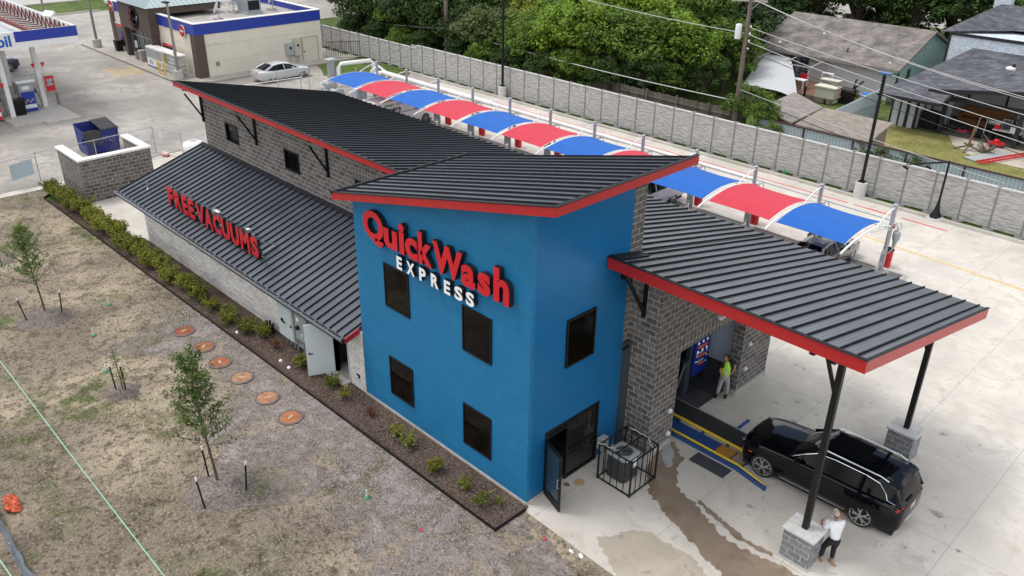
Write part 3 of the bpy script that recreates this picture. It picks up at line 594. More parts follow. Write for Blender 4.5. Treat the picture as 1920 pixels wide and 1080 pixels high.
# slate cover between tower and portal
mb = MB(); mb.box(.002, .16, 4.06, 4.27, .1, 3.95)
for k in range(20): mb.box(.16, .166, 4.08, 4.105, .25+k*.185, .28+k*.185)
mb.build('cover_panel', M_dslate, BW)
mb = MB(); mb.tube([(.14, 4.15, 3.85), (.2, 4.05, 3.86), (.22, 3.8, 3.85), (.3, 3.7, 3.9)], .035, 8); mb.build('pipe', M_black, BW, smooth=True)
# vents on annex roof
for x, y in ((-25.6, .3),):
    mb = MB(); mb.cyl(x, y, AZ(y), AZ(y)+.42, .035, n=8); mb.cyl(x, y, AZ(y), AZ(y)+.08, .09, .05, n=10); mb.build('vent_pipe', M_galv, BW)
# ================================================================ SIGNS
S1 = T('wall_sign', 'raised red letters QuickWash above white letters EXPRESS on blue tower wall', 'sign', (-4.0, -.05, 6.4))
mret = mat('black_letter_return', (.008, .008, .009), .5)
for ch, x0, x1, z0, z1 in (('Q', -7.08, -6.1, 6.28, 7.40), ('u', -6.03, -5.42, 6.43, 7.06), ('i', -5.28, -5.08, 6.44, 7.42), ('c', -4.99, -4.47, 6.43, 7.11), ('k', -4.37, -3.80, 6.44, 7.45), ('W', -3.72, -2.50, 6.44, 7.38), ('a', -2.50, -1.98, 6.43, 7.10), ('s', -1.82, -1.38, 6.43, 7.10), ('h', -1.20, -.66, 6.44, 7.45)):
    letter(ch, x0-.03, z0, x1-x0+.06, z1-z0, -.05, .15, mret, M_ltred, S1, bold=.042)
for ch, x0, x1 in (('E', -5.50, -5.24), ('X', -5.02, -4.64), ('P', -4.42, -4.12), ('R', -3.88, -3.54), ('E', -3.30, -3.03), ('S', -2.84, -2.50), ('S', -2.36, -2.02)):
    letter(ch, x0, 5.86, x1-x0, .43, -.05, .13, mret, M_wlet, S1, bold=.04)
S2 = T('roof_sign', 'red block letters FREE VACUUMS standing on the lower dark metal roof', 'sign', (-19, .3, 2.72))
lt = [('F', -22.98, -22.42), ('R', -22.30, -21.66), ('E', -21.54, -21.02), ('E', -20.92, -20.40), ('V', -20.18, -19.46), ('A', -19.44, -18.74), ('C', -18.66, -18.02), ('U', -17.94, -17.26), ('U', -17.18, -16.50), ('M', -16.40, -15.66), ('S', -15.54, -14.98)]
for ch, a, b in lt: letter(ch, a, 2.76, b-a, .90, .3, .15, mat('dark_letter_return', (.015, .018, .022), .5), M_ltred, S2, bold=.045)
mb = MB(S2.location)
for x in (-22.7, -21, -20.3, -18.4, -16.8, -15.2):
    mb.bar((x, .34, 2.76+.1), (x, 1.1, AZ(1.1)+.1), .035); mb.bar((x, .34, 3.4), (x, 1.15, AZ(1.15)+.05), .03)
mb.box(-22.9, -15.0, .315, .35, 2.78, 2.82); mb.build('sign_bracket', M_galv, S2)
mb = MB(S2.location); mb.box(-20.35, -19.9, .95, 1.1, AZ(1.)+.08, AZ(1.)+.13); mb.box(-17.5, -17.3, .95, 1.1, AZ(1.)+.08, AZ(1.)+.13); mb.build('reflector_strip', M_white, S2)
# electrical cabinets on the stone wall
c = T('electrical_cabinet', 'tall pale grey electrical cabinet on white stone wall, larger of two', 'cabinet', (-12.5, -.01, .45))
mb = MB(c.location); mb.box(-13.05, -11.95, -.38, -.012, .45, 1.86); mb.build('cabinet_body', M_grel, c, bevel=.015)
mb = MB(c.location); mb.box(-13.0, -12.0, -.395, -.383, .5, 1.80); mb.build('cabinet_door', mat('cabinet_light', (.42, .48, .49), .45), c)
mb = MB(c.location); mb.box(-12.72, -12.62, -.44, -.397, 1.2, 1.28); mb.bar((-12.7, -.45, 1.24), (-12.45, -.45, 1.16), .04); mb.box(-12.1, -12.05, -.43, -.397, 1.1, 1.2); mb.build('handle', M_black, c)
for x in (-12.9, -12.65, -12.4, -12.15): mb = MB(c.location); mb.cyl(x, -.15, 0, .46, .04, n=8); mb.build('conduit', M_galv, c)
c = T('electrical_cabinet', 'smaller grey electrical box with black knob beside the open white door', 'cabinet', (-11.4, -.01, .75))
mb = MB(c.location); mb.box(-11.85, -11.05, -.36, -.012, .75, 1.84); mb.build('cabinet_body', mat('cabinet_grey', (.24, .27, .27), .5), c, bevel=.015)
mb = MB(c.location); mb.lathe((-11.6, -.36, 1.3), [(.09, 0), (.09, -.08), (.05, -.12)], 12, 'Y'); mb.build('knob', M_black, c)
mb = MB(c.location); mb.box(-11.68, -11.55, -.366, -.361, 1.55, 1.7); mb.box(-11.45, -11.38, -.366, -.361, .98, 1.08); mb.build('sticker', M_wlet, c)
for x in (-11.7, -11.45, -11.2): mb = MB(c.location); mb.cyl(x, -.15, 0, .76, .035, n=8); mb.build('conduit', M_galv, c)
c = T('conduit_stub', 'cluster of short dark capped conduits sticking up beside the stone wall', 'conduits', (-14.1, -.18, 0))
for k in range(6):
    mb = MB(c.location); mb.cyl(-14.45+k*.12, -.16-(k % 2)*.1, 0, .36+.04*(k % 3), .045, n=8); mb.build('pipe', M_blk2, c)
c = T('wall_box', 'small black box under the white wall near the blue tower corner', 'junction box', (-8.35, -.05, .55))
mb = MB(c.location); mb.box(-8.42, -8.28, -.06, -.002, .48, .62); mb.build('box_body', M_black, c); mb = MB(c.location); mb.box(-8.39, -8.31, -.075, -.062, .51, .59); mb.build('cover', M_white, c)
for i, (x, y, z, w) in enumerate(((1.11, 5.35, 1.35, 'upper round white fixture on the pier left of the tunnel entrance'), (1.11, 5.38, .45, 'lower round white fixture on the pier left of the tunnel entrance'), (1.11, 9.95, 1.95, 'upper round white fixture on the pier right of the tunnel entrance'), (1.11, 9.9, .95, 'lower round white fixture on the pier right of the tunnel entrance'))):
    c = T('sensor_fixture', w, 'fixture', (x, y, z))
    mb = MB(); mb.lathe((0, 0, 0), [(.085, 0), (.085, .05), (.05, .09), (.0, .095)], 12, 'X'); mb.build('dome', mat('fixture_white', (.7, .72, .74), .4), c, smooth=True)
    mb = MB(); mb.lathe((0, 0, 0), [(.06, -.008), (.1, -.006), (.1, .012), (.06, .014)], 12, 'X'); mb.build('base', M_galv, c)
c = T('flood_light', 'white twin security light under the red edge above the tunnel opening', 'lamp', (1.11, 7.6, 3.95))
mb = MB(); mb.box(.0, .06, -.08, .08, -.06, .06); mb.build('base', M_white, c)
for s in (-1, 1): mb = MB(); mb.ball((.13, s*.09, .0), .075, 10, 6); mb.build('lamp_head', M_white, c, smooth=80)
# ================================================================ VEHICLES
def shell_section(x, w, zt, zb, crown=.03, n=1):
    z1 = zt-.03; zs = zt-.10; zm = zb+(zt-zb)*.55; h = [(0, zt+crown), (w*.5, zt+crown*.75), (w*.82, zt), (w*.94, zs+.03), (w*.985, zs-.06), (w, zm), (w*.985, zb+.12), (w*.93, zb), (w*.5, zb), (0, zb)]
    full = [(x, y, z) for y, z in h] + [(x, -y, z) for y, z in h[-2:0:-1]]
    return full
def interp(tab, x):
    if x >= tab[0][0]: return tab[0][1:]
    for a, b in zip(tab, tab[1:]):
        if a[0] >= x >= b[0]:
            t = (a[0]-x)/(a[0]-b[0]+1e-9); t2 = t; return tuple(p+(q-p)*t2 for p, q in zip(a[1:], b[1:]))
    return tab[-1][1:]
def cut_arches(ob, wheels, r, W):
    mb = MB()
    for wx in wheels: mb.lathe((wx, 0, r*.98), [(r*1.13, -W), (r*1.13, W)], 28, 'Y')
    c = mb.build('cutter', M_black); md = ob.modifiers.new('b', 'BOOLEAN'); md.object = c; md.solver = 'EXACT'
    bpy.context.view_layer.update(); me = bpy.data.meshes.new_from_object(ob.evaluated_get(bpy.context.evaluated_depsgraph_get()))
    ob.modifiers.clear(); old = ob.data; ob.data = me; bpy.data.objects.remove(c); bpy.data.meshes.remove(old); me.name = ob.name
def wheel(r, w, parent, x, y, s, rim=None, style='multi', n=10):
    rim = rim or mat('alloy', (.50, .51, .52), .3, .7); rr = r*(.77 if style == 'split' else .70)
    mb = MB(); mb.lathe((x, y, r), [(rr*.98, -w*.5), (r*.93, -w*.5), (r, -w*.32), (r, w*.32), (r*.93, w*.5), (rr*.98, w*.5)], 32, 'Y')
    wh = mb.build('wheel', M_rubber, parent, smooth=50)
    yo = y+s*w*.5
    mb = MB(); mb.lathe((x, yo, r), [(rr, -.012*s), (rr, .006*s), (rr*.93, .006*s), (rr*.9, -.012*s)], 32, 'Y')
    yf = yo+s*.004
    if style == 'split':
        for k in range(n):
            a = 2*pi*k/n+.2
            for da in (-.22, .22):
                p0 = (x+rr*.16*cos(a), yf-s*.0, r+rr*.16*sin(a)); p1 = (x+rr*.62*cos(a+da*.75), yf, r+rr*.62*sin(a+da*.75)); p2 = (x+rr*.95*cos(a+da*1.25), yf-s*.008, r+rr*.95*sin(a+da*1.25))
                mb.bar(p0, p1, .032, .02, up=(0, 1, 0)); mb.bar(p1, p2, .026, .018, up=(0, 1, 0))
            mb.bar((x+rr*.62*cos(a-.165), yf, r+rr*.62*sin(a-.165)), (x+rr*.62*cos(a+.165), yf, r+rr*.62*sin(a+.165)), .022, .018, up=(0, 1, 0))
    else:
        for k in range(n):
            a = 2*pi*k/n+.2; mb.bar((x+rr*.12*cos(a), yf, r+rr*.12*sin(a)), (x+rr*.95*cos(a), yf-s*.006, r+rr*.95*sin(a)), .055 if n < 8 else .035, .02, up=(0, 1, 0))
    mb.lathe((x, yf, r), [(rr*.2, -.01), (rr*.2, .012), (rr*.1, .02)], 12, 'Y')
    mb.build('rim', rim, wh)
    mb = MB(); mb.lathe((x, yo-s*.02, r), [(rr*.93, -.004), (rr*.93, .004)], 24, 'Y'); mb.build('hub_dish', mat('hub_dark', (.02, .02, .022), .5), wh)
    return wh
def make_car(name, label, P, paint, loc, rz, group=None, detail=True):
    """P: L W H wb fo r  shell=[(x,halfw,ztop,zbot)...front->rear]  gh=[(x,wbase,zbase,wtop,ztop)...front->rear]"""
    c = T(name, label, P.get('cat', 'car'), loc, rz, group)
    L = P['L']; xf = L/2; w1 = xf-P['fo']; w2 = w1-P['wb']; r = P['r']; W = P['W']
    xs = []; tab = P['shell']; k = 0
    x = tab[0][0]; N = 26
    X = sorted({round(tab[0][0]+(tab[-1][0]-tab[0][0])*i/N, 3) for i in range(N+1)} | {round(t[0], 3) for t in tab}, reverse=True)
    secs = [shell_section(x, *interp(tab, x)[:2], interp(tab, x)[2], crown=P.get('crown', .03)) for x in X]
    mb = MB(); mb.loft(secs); body = mb.build('body', paint, c, smooth=35); cut_arches(body, (w1, w2), r, W)
    body.data.polygons.foreach_set('use_smooth', [True]*len(body.data.polygons)); body.data.set_sharp_from_angle(angle=radians(32))
    mb = MB()
    for wx in (w1, w2): mb.box(wx-r*1.05, wx+r*1.05, -W/2+.22, W/2-.22, .2, r*2.0)
    mb.box(-L/2+.25, L/2-.25, -W/2+.12, W/2-.12, .17, .32); mb.build('underbody', mat('underbody', (.008, .008, .008), .9), c)
    for wx in (w1, w2):
        for s in (-1, 1): wheel(r, P.get('tw', .25), c, wx, s*(W/2-P.get('tw', .25)/2-.015), s, P.get('rim'), P.get('style', 'multi'), P.get('spokes', 10))
    # greenhouse (glass) and roof skin
    gh = P['gh']
    def sec(x, wb, zb, wt, zt):
        h = [(0, zt+.02), (wt*.6, zt+.012), (wt*.93, zt-.012), (wt, zt-.05 if zt-zb > .12 else zt-(zt-zb)*.4), (wb, zb), (0, zb)]
        return [(x, a, b) for a, b in h]+[(x, -a, b) for a, b in h[-2:0:-1]]
    mb = MB(); mb.loft([sec(*g) for g in gh]); gl = mb.build('windows', P.get('glass', M_cglass), c, smooth=25)
    i0, i1 = P['roof']
    def rsec(g, e=.012):
        x, wb, zb, wt, zt = g; h = [(0, zt+.02+e), (wt*.6, zt+.012+e), (wt*.93, zt-.012+e), (wt+e, zt-.05), (wt+e+.004, zt-.075)]
        return [(x, a, b) for a, b in h[::-1]]+[(x, -a, b) for a, b in h[1:]]
    mb = MB(); S = [rsec(g) for g in gh[i0:i1+1]]; n = len(S[0]); mb.loft(S, closed=False, caps=False)
    rf = mb.build('roof', paint, c, smooth=40)
    # pillars
    mb = MB()
    def edge(g, e=.004): x, wb, zb, wt, zt = g; return (x, wb+e, zb+.01), (x, wt+e, zt-.06)
    def pil(g0, g1, wd):
        for s in (-1, 1):
            a = (g0[0], s*(g0[1]+.0), g0[2]); b = (g1[0], s*(g1[3]), g1[4]-.045)
            mb.bar(a, b, wd, .05, up=(0, s, .3))
    pil(gh[0], gh[i0], .07); pil(gh[-1], gh[i1], P.get('cpil', .1))
    for xp in P.get('pillars', ()):
        g = interp(gh, xp); g = (xp,)+g
        for s in (-1, 1): mb.bar((xp, s*(g[1]+.006), g[2]), (xp, s*(g[3]+.01), g[4]-.05), .06, .03, up=(0, s, .2))
    mb.build('pillar', P.get('pilm', paint), c)
    # lights, bumper, plate, mirrors
    zt = tab[0][2]; R = mat('tail_red', (.45, .01, .012), .2, spec=.7)
    for s in (-1, 1):
        mb = MB(); x, y, z, sz = P['tail']; mb.obox((x, s*y, z), sz, rz=-s*.35); mb.build('tail_light', R, c, bevel=.01)
        mb = MB(); x, y, z, sz = P['head']; mb.obox((x, s*y, z), sz, rz=s*-.45); mb.build('headlight', mat('headlight', (.35, .37, .4), .1, .5), c, bevel=.01)
        x, y, z = P['mirror']; mb = MB(); mb.obox((x, s*y, z), (.14, .22, .15)); mb.build('mirror', P.get('mirm', paint), c, bevel=.03)
    mb = MB(); x, z = P['plate']; mb.obox((x, 0, z), (.012, .32, .15)); mb.build('licence_plate', mat('plate', (.5, .52, .55), .5), c)
    if detail:
        for xh in P.get('handles', ()):
            for s in (-1, 1):
                w = interp(tab, xh)[0]; zb = interp(tab, xh)[1]-.14; mb = MB(); mb.obox((xh, s*(w*.995+.008), zb), (.2, .03, .025)); mb.build('door_handle', P.get('hm', paint), c)
        mb = MB()
        for xd in P.get('gaps', ()):
            for s in (-1, 1):
                w, zt, zb = interp(tab, xd)
                mb.bar((xd, s*(w*1.0+.0015), zb+.1), (xd, s*(w*.99), zt-.14), .008, .004, up=(0, s, 0))
        if mb.v: mb.build('door_gap', M_black, c)
    return c
M_cglass = mat('car_glass', (.003, .0035, .005), .03, spec=.18)
M_blkpaint = mat('black_car_paint', (.0018, .0025, .004), .05, spec=.36)
M_silpaint = mat('silver_car_paint', (.55, .57, .58), .3, .4, coat=.8)
M_whpaint = mat('white_car_paint', (.72, .72, .72), .3, coat=.6)
M_chrome = mat('chrome', (.75, .75, .76), .12, 1.)
SUV = dict(cat='suv', L=5.2, W=1.97, wb=3.09, fo=.95, r=.40, tw=.27, style='split', spokes=5, crown=.035, glass=M_cglass,
    shell=[(2.52, .58, .82, .44), (2.49, .72, .95, .32), (2.38, .85, 1.04, .26), (2.2, .92, 1.085, .24), (1.9, .96, 1.13, .23), (1.3, .975, 1.18, .23), (.95, .98, 1.20, .23), (.5, .985, 1.20, .23), (-1.2, .985, 1.21, .23), (-1.95, .975, 1.22, .24), (-2.2, .945, 1.19, .26), (-2.36, .89, 1.13, .32), (-2.44, .80, 1.04, .38), (-2.47, .70, .93, .46)],
    gh=[(.93, .88, 1.19, .80, 1.21), (.60, .90, 1.195, .77, 1.44), (.14, .915, 1.20, .735, 1.70), (-.4, .92, 1.20, .745, 1.745), (-1.3, .915, 1.21, .745, 1.735), (-1.85, .90, 1.22, .73, 1.69), (-2.12, .87, 1.21, .70, 1.62), (-2.30, .82, 1.15, .73, 1.36), (-2.40, .77, 1.10, .73, 1.13)],
    roof=(2, 6), pillars=(-.2, -1.2), cpil=.06, pilm=M_blkpaint, tail=(-2.36, .76, 1.05, (.05, .30, .08)), head=(2.39, .66, .93, (.06, .34, .06)), mirror=(.58, 1.06, 1.24), plate=(-2.475, .86), handles=(-.05, -1.05), gaps=(1.0, -.15, -1.2))
suv = make_car('parked_suv', 'large glossy black suv with chrome trim under the entrance canopy', SUV, M_blkpaint, (5.72, 7.20, .0), pi+.03)
def sm(name, mb, m, **k): return mb.build(name, m, suv, **k)
for s in (-1, 1):
    mb = MB(); mb.tube([(.15, s*.66, 1.73), (.05, s*.68, 1.79), (-1.65, s*.68, 1.775), (-1.88, s*.66, 1.70)], .022, 6); sm('roof_rail', mb, mat('bright_rail', (.62, .63, .65), .3, .8), smooth=True)
    mb = MB(); mb.tube([(.80, s*.90, 1.25), (.48, s*.85, 1.46), (.14, s*.785, 1.64), (-.4, s*.775, 1.69), (-1.3, s*.775, 1.68), (-1.70, s*.785, 1.62), (-1.93, s*.845, 1.42), (-2.01, s*.895, 1.27), (-2.24, s*.865, 1.215)], .012, 5); sm('window_trim', mb, M_chrome)
    mb = MB(); mb.box(-1.0, 1.1, s*.985-.004, s*.985+.012, .36, .385); sm('sill_trim', mb, M_chrome)
    mb = MB(); mb.lathe((-2.42, s*.58, .42), [(.07, .0), (.07, -.03)], 10, 'X'); sm('exhaust_tip', mb, M_chrome)
    mb = MB(); mb.box(2.05, 2.16, s*.957-.002, s*.957+.012, .72, .76); sm('side_marker', mb, mat('orange_marker', (.6, .08, .01), .3))
mb = MB(); mb.tube([(-2.28, -.86, .50), (-2.42, -.72, .50), (-2.49, 0, .50), (-2.42, .72, .50), (-2.28, .86, .50)], .022, 6); sm('bumper_trim', mb, M_chrome)
mb = MB(); mb.box(-2.465, -2.4, -.68, .68, .99, 1.04); sm('light_bar', mb, mat('dark_red', (.12, .005, .008), .15))
mb = MB(); mb.loft([[(x, y*w, z+(.012 if abs(y) < .7 else 0)) for y in (-1, -.6, 0, .6, 1)]+[(x, y*w, z-.03) for y in (1, .6, 0, -.6, -1)] for x, w, z in ((-1.95, .66, 1.70), (-2.12, .65, 1.665), (-2.25, .62, 1.62))]); sm('rear_spoiler', mb, M_blkpaint, smooth=30)
mb = MB(); mb.box(-1.05, .05, -.5, .5, 1.778, 1.784); sm('sunroof', mb, M_cglass)
mb = MB(); mb.box(-1.78, -1.60, -.03, .03, 1.745, 1.81); sm('antenna_fin', mb, M_blkpaint, bevel=.02)
mb = MB(); mb.bar((-2.42, -.0, 1.17), (-2.405, .42, 1.19), .03); sm('wiper', mb, M_black)
for y in (-.52, .52):
    mb = MB(); mb.tube([(2.3, y, 1.085), (1.8, y*1.02, 1.145), (1.2, y*1.15, 1.195)], .012, 5); sm('bonnet_crease', mb, M_blkpaint)
SED = dict(cat='car', L=4.85, W=1.82, wb=2.78, fo=.95, r=.33, tw=.22, spokes=7, crown=.02,
    shell=[(2.42, .62, .62, .36), (2.38, .76, .72, .26), (2.2, .86, .80, .22), (1.6, .90, .90, .2), (1.0, .905, .96, .2), (0, .91, .95, .2), (-1.4, .91, .97, .2), (-1.9, .90, .99, .22), (-2.25, .86, .98, .26), (-2.38, .80, .93, .3), (-2.42, .72, .82, .38)],
    gh=[(1.25, .78, .94, .66, .96), (.55, .82, .95, .60, 1.32), (.0, .83, .95, .58, 1.42), (-.6, .83, .96, .58, 1.42), (-1.1, .82, .97, .57, 1.34), (-1.85, .74, .99, .62, 1.01)],
    roof=(1, 4), pillars=(-.1,), cpil=.16, tail=(-2.33, .66, .86, (.08, .34, .14)), head=(2.28, .62, .68, (.12, .34, .12)), mirror=(.62, .98, 1.0), plate=(-2.43, .78), handles=(.0, -.9), gaps=(.95, -.1, -1.0))
make_car('parked_sedan', 'silver sedan parked beside the cream side wall of the shop', SED, M_silpaint, (-51.35, 22.45, 0), pi/2)
DS = dict(SED); M_gpaint = mat('grey_car_paint', (.16, .155, .15), .25, .4, coat=.8)
dc = make_car('parked_sedan', 'grey beige sedan with dark roof under the last blue shade by the trash can', DS, M_gpaint, (-2.15, 21.95, 0), pi/2)
VAN = dict(cat='van', L=5.7, W=2.0, wb=3.5, fo=.95, r=.38, tw=.25, spokes=8, crown=.02, rim=mat('steel_rim', (.35, .34, .33), .5, .4),
    shell=[(2.85, .72, .85, .4), (2.8, .86, .98, .3), (2.5, .95, 1.08, .25), (1.9, .98, 1.15, .25), (1.0, 1.0, 1.2, .25), (-2.6, 1.0, 1.2, .27), (-2.82, .97, 1.2, .3), (-2.85, .92, 1.1, .36)],
    gh=[(2.0, .90, 1.14, .80, 1.17), (1.35, .94, 1.18, .80, 1.80), (1.05, .95, 1.18, .82, 2.02), (0, .96, 1.18, .84, 2.06), (-2.5, .96, 1.18, .84, 2.06), (-2.78, .95, 1.18, .82, 1.98), (-2.82, .95, 1.18, .86, 1.5)],
    roof=(2, 5), pillars=(1.0,), tail=(-2.82, .88, 1.1, (.06, .14, .3)), head=(2.72, .72, .84, (.1, .3, .18)), mirror=(1.5, 1.08, 1.3), plate=(-2.86, .6), handles=(1.15,), gaps=(1.75, .95))
van = make_car('parked_van', 'white service van with green logo and dark lettering under the red shade', VAN, M_whpaint, (-32.75, 20.0, 0), pi/2)
van.location = (-33.85, 21.15, 0); van.rotation_euler = (0, 0, pi/2)
mb = MB()
for s in (-1, 1): mb.loft([[(x, s*(.963), 1.19), (x, s*.866, 1.985), (x, s*.872, 1.99), (x, s*.970, 1.19)] for x in (.9, -2.6)])
mb.build('side_panel', M_whpaint, van)
# lettering on the van's right side (faces the car wash, +x)
tx = (radians(90-6), 0, 0)
lt_ = mat('van_letter_dark', (.03, .05, .09), .5); gn = mat('van_logo_green', (.05, .32, .12), .5)
def vt(b, s, m, x, z, bold=0): text_flat(b, s, m, van, (x, -.985-.0+(z-1.19)*.118-.004, z), (radians(83), 0, 0), name='lettering', bold=bold, align='LEFT')
vt("Sonny's", .26, gn, -1.55, 1.72, .01); vt('CarWash', .24, lt_, -.62, 1.72); vt('Services', .40, lt_, -1.55, 1.36, .02); mb = MB(); [mb.obox((-1.2+k*.16, -.99, 1.27), (.12, .006, .05)) for k in range(9) if k % 4 != 3]; mb.build('small_lettering', lt_, van)
mb = MB(); mb.add([(-2.0+.2*cos(a*pi/6), -.93+.02*sin(a*pi/6)-.01, 1.58+.2*sin(a*pi/6)) for a in range(12)], [tuple(range(12))]); o = mb.build('logo', gn, van)
mb = MB(); mb.add([(-2.0+.12*cos(a*pi/6), -.946, 1.58+.12*sin(a*pi/6)) for a in range(12)], [tuple(range(12))]); mb.build('logo_centre', M_whpaint, van)
PK = dict(cat='pickup', L=5.6, W=1.95, wb=3.4, fo=.95, r=.40, tw=.27, spokes=6, crown=.02,
    shell=[(2.8, .75, .85, .45), (2.76, .86, .98, .35), (2.4, .95, 1.08, .32), (1.5, .97, 1.12, .32), (.8, .975, 1.14, .32), (-2.6, .97, 1.14, .34), (-2.78, .95, 1.12, .38), (-2.8, .9, 1.05, .42)],
    gh=[(1.45, .86, 1.12, .74, 1.15), (.75, .88, 1.13, .70, 1.72), (.2, .88, 1.13, .70, 1.78), (-.7, .88, 1.13, .70, 1.76), (-.95, .88, 1.13, .74, 1.35), (-1.0, .88, 1.13, .8, 1.16)],
    roof=(1, 3), pillars=(-.05,), tail=(-2.78, .86, 1.0, (.06, .12, .3)), head=(2.66, .74, .86, (.1, .3, .2)), mirror=(.95, 1.05, 1.2), plate=(-2.82, .6), handles=(.1, -.7), gaps=(.9, -.02, -.95))
pk = make_car('parked_pickup', 'light lilac white pickup nosed under the blue shade behind the brick strip', PK, mat('pale_lilac_paint', (.55, .56, .64), .3, coat=.6), (-12.43, 21.55, 0), -pi/2)
mb = MB(); mb.box(-2.65, -1.1, -.78, .78, .75, 1.185); mb.build('bed_liner', M_black, pk)
blk = make_car('parked_pickup', 'dark blue pickup standing at the far side of the fuel pumps', PK, mat('navy_paint', (.012, .018, .06), .2, coat=.8), (-68.9, 4.4, 0), pi/2+.15)
make_car('far_car', 'black suv half hidden under the tree behind the brown roofed house', dict(SUV, cat='car'), mat('dark_far_paint', (.02, .02, .03), .2, coat=.5), (-29.0, 93, 0), pi+.5, detail=False)
make_car('far_car', 'dark car with red tail lamp next to the black suv beyond the brown roof', SED, mat('dark_far_paint2', (.03, .035, .05), .2, coat=.5), (-31.5, 89, 0), pi-.2, detail=False)
make_car('far_car', 'white car at the top edge behind the shop on the street verge', SED, M_whpaint, (-96.5, 27.3, 0), .2, detail=False)
# ================================================================ PEOPLE
def skin(name, comps, m, parent, sub=2, smooth=True):
    me = bpy.data.meshes.new(name); V = []; E = []; R = []; roots = []
    for vs, es in comps:
        n = len(V); V += [v[:3] for v in vs]; R += [v[3] if len(v) == 4 else (v[3], v[4]) for v in vs]; E += [(a+n, b+n) for a, b in es]; roots.append(n)
    me.from_pydata(V, E, []); o = bpy.data.objects.new(name, me); COL.objects.link(o)
    o.modifiers.new('s', 'SKIN'); sk = me.skin_vertices[0].data
    for i, r in enumerate(R): sk[i].radius = (r, r) if isinstance(r, float) else r; sk[i].use_root = i in roots
    sb = o.modifiers.new('u', 'SUBSURF'); sb.levels = sb.render_levels = sub
    bpy.context.view_layer.update(); m2 = bpy.data.meshes.new_from_object(o.evaluated_get(bpy.context.evaluated_depsgraph_get()))
    o.modifiers.clear(); o.data = m2; bpy.data.meshes.remove(me); m2.name = name; m2.materials.clear(); m2.materials.append(m)
    m2.polygons.foreach_set('use_smooth', [True]*len(m2.polygons)); o.parent = parent; return o
def chain(*p): return (list(p), [(i, i+1) for i in range(len(p)-1)])
def hand(p, d, n, s=1.):
    """palm from wrist p along d, palm normal n; returns skin comps of palm and five fingers"""
    p = Vector(p); d = Vector(d).normalized(); n = Vector(n); n = (n-d*n.dot(d)).normalized(); t = d.cross(n)*s; C = []
    C.append(chain((*p, .026), (*(p+d*.045), .034), (*(p+d*.085), .034)))
    for k, (o, l) in enumerate(((.028, .072), (.010, .082), (-.009, .077), (-.027, .058))):
        a = p+d*.075+t*o; b = a+d*l*.5+n*.006; c = b+d*l*.35+n*.022; C.append(chain((*a, .0095), (*b, .0088), (*c, .008)))
    a = p+d*.02+t*.028; b = a+t*.03+d*.03+n*.008; c = b+d*.03+t*.008+n*.012; C.append(chain((*a, .012), (*b, .0105), (*c, .009)))
    return C
SK1 = mat('skin_tan', (.30, .13, .075), .6); SK2 = mat('skin_light', (.42, .21, .14), .6)
def head(parent, c, yaw, pitch, m, hairm=None):
    """face mesh with nose, ears, eyes as children-free single body piece list; returns comps-free objects"""
    R = Matrix.Translation(Vector(c)) @ Matrix.Rotation(yaw, 4, 'Z') @ Matrix.Rotation(pitch, 4, 'X')
    bm = bmesh.new(); bmesh.ops.create_uvsphere(bm, u_segments=20, v_segments=14, radius=1)
    for v in bm.verts:
        x, y, z = v.co; w = .074 + (-.012 if z < -.3 else 0); v.co = Vector((x*w, y*.094, z*.115))
        if z < -.2 and y < 0: v.co.y *= .92
        if y < -.8 and abs(z) < .3 and abs(x) < .2: v.co.y -= .012
    for sx in (-1, 1):
        g = bmesh.ops.create_uvsphere(bm, u_segments=8, v_segments=6, radius=1)['verts']
        for v in g: v.co = Vector((sx*.075+v.co.x*.010, .005+v.co.y*.02, -.005+v.co.z*.03))
    g = bmesh.ops.create_cone(bm, segments=6, radius1=.018, radius2=.006, depth=.04, cap_ends=True)['verts']
    for v in g: v.co = Vector((v.co.x, -.095+v.co.z*.0-.008*(v.co.z < 0), -.012+v.co.z))
    bm.transform(R); me = bpy.data.meshes.new('head'); bm.to_mesh(me); bm.free(); me.materials.append(m)
    me.polygons.foreach_set('use_smooth', [True]*len(me.polygons)); return me, R
def join_into(o, me):
    bm = bmesh.new(); bm.from_mesh(o.data); bm.from_mesh(me); bm.to_mesh(o.data); bm.free(); bpy.data.meshes.remove(me)
def eyes(parent, R):
    mb = MB()
    for s in (-1, 1): mb.ball(R @ Vector((s*.028, -.086, .012)), .010, 8, 5)
    mb.build('eye', mat('eye_dark', (.03, .02, .018), .3), parent); mb = MB(); a = R @ Vector((-.024, -.089, -.052)); b = R @ Vector((.024, -.089, -.052)); mb.tube([a, b], .005, 5); mb.build('mouth', mat('lip', (.25, .07, .06), .6), parent)
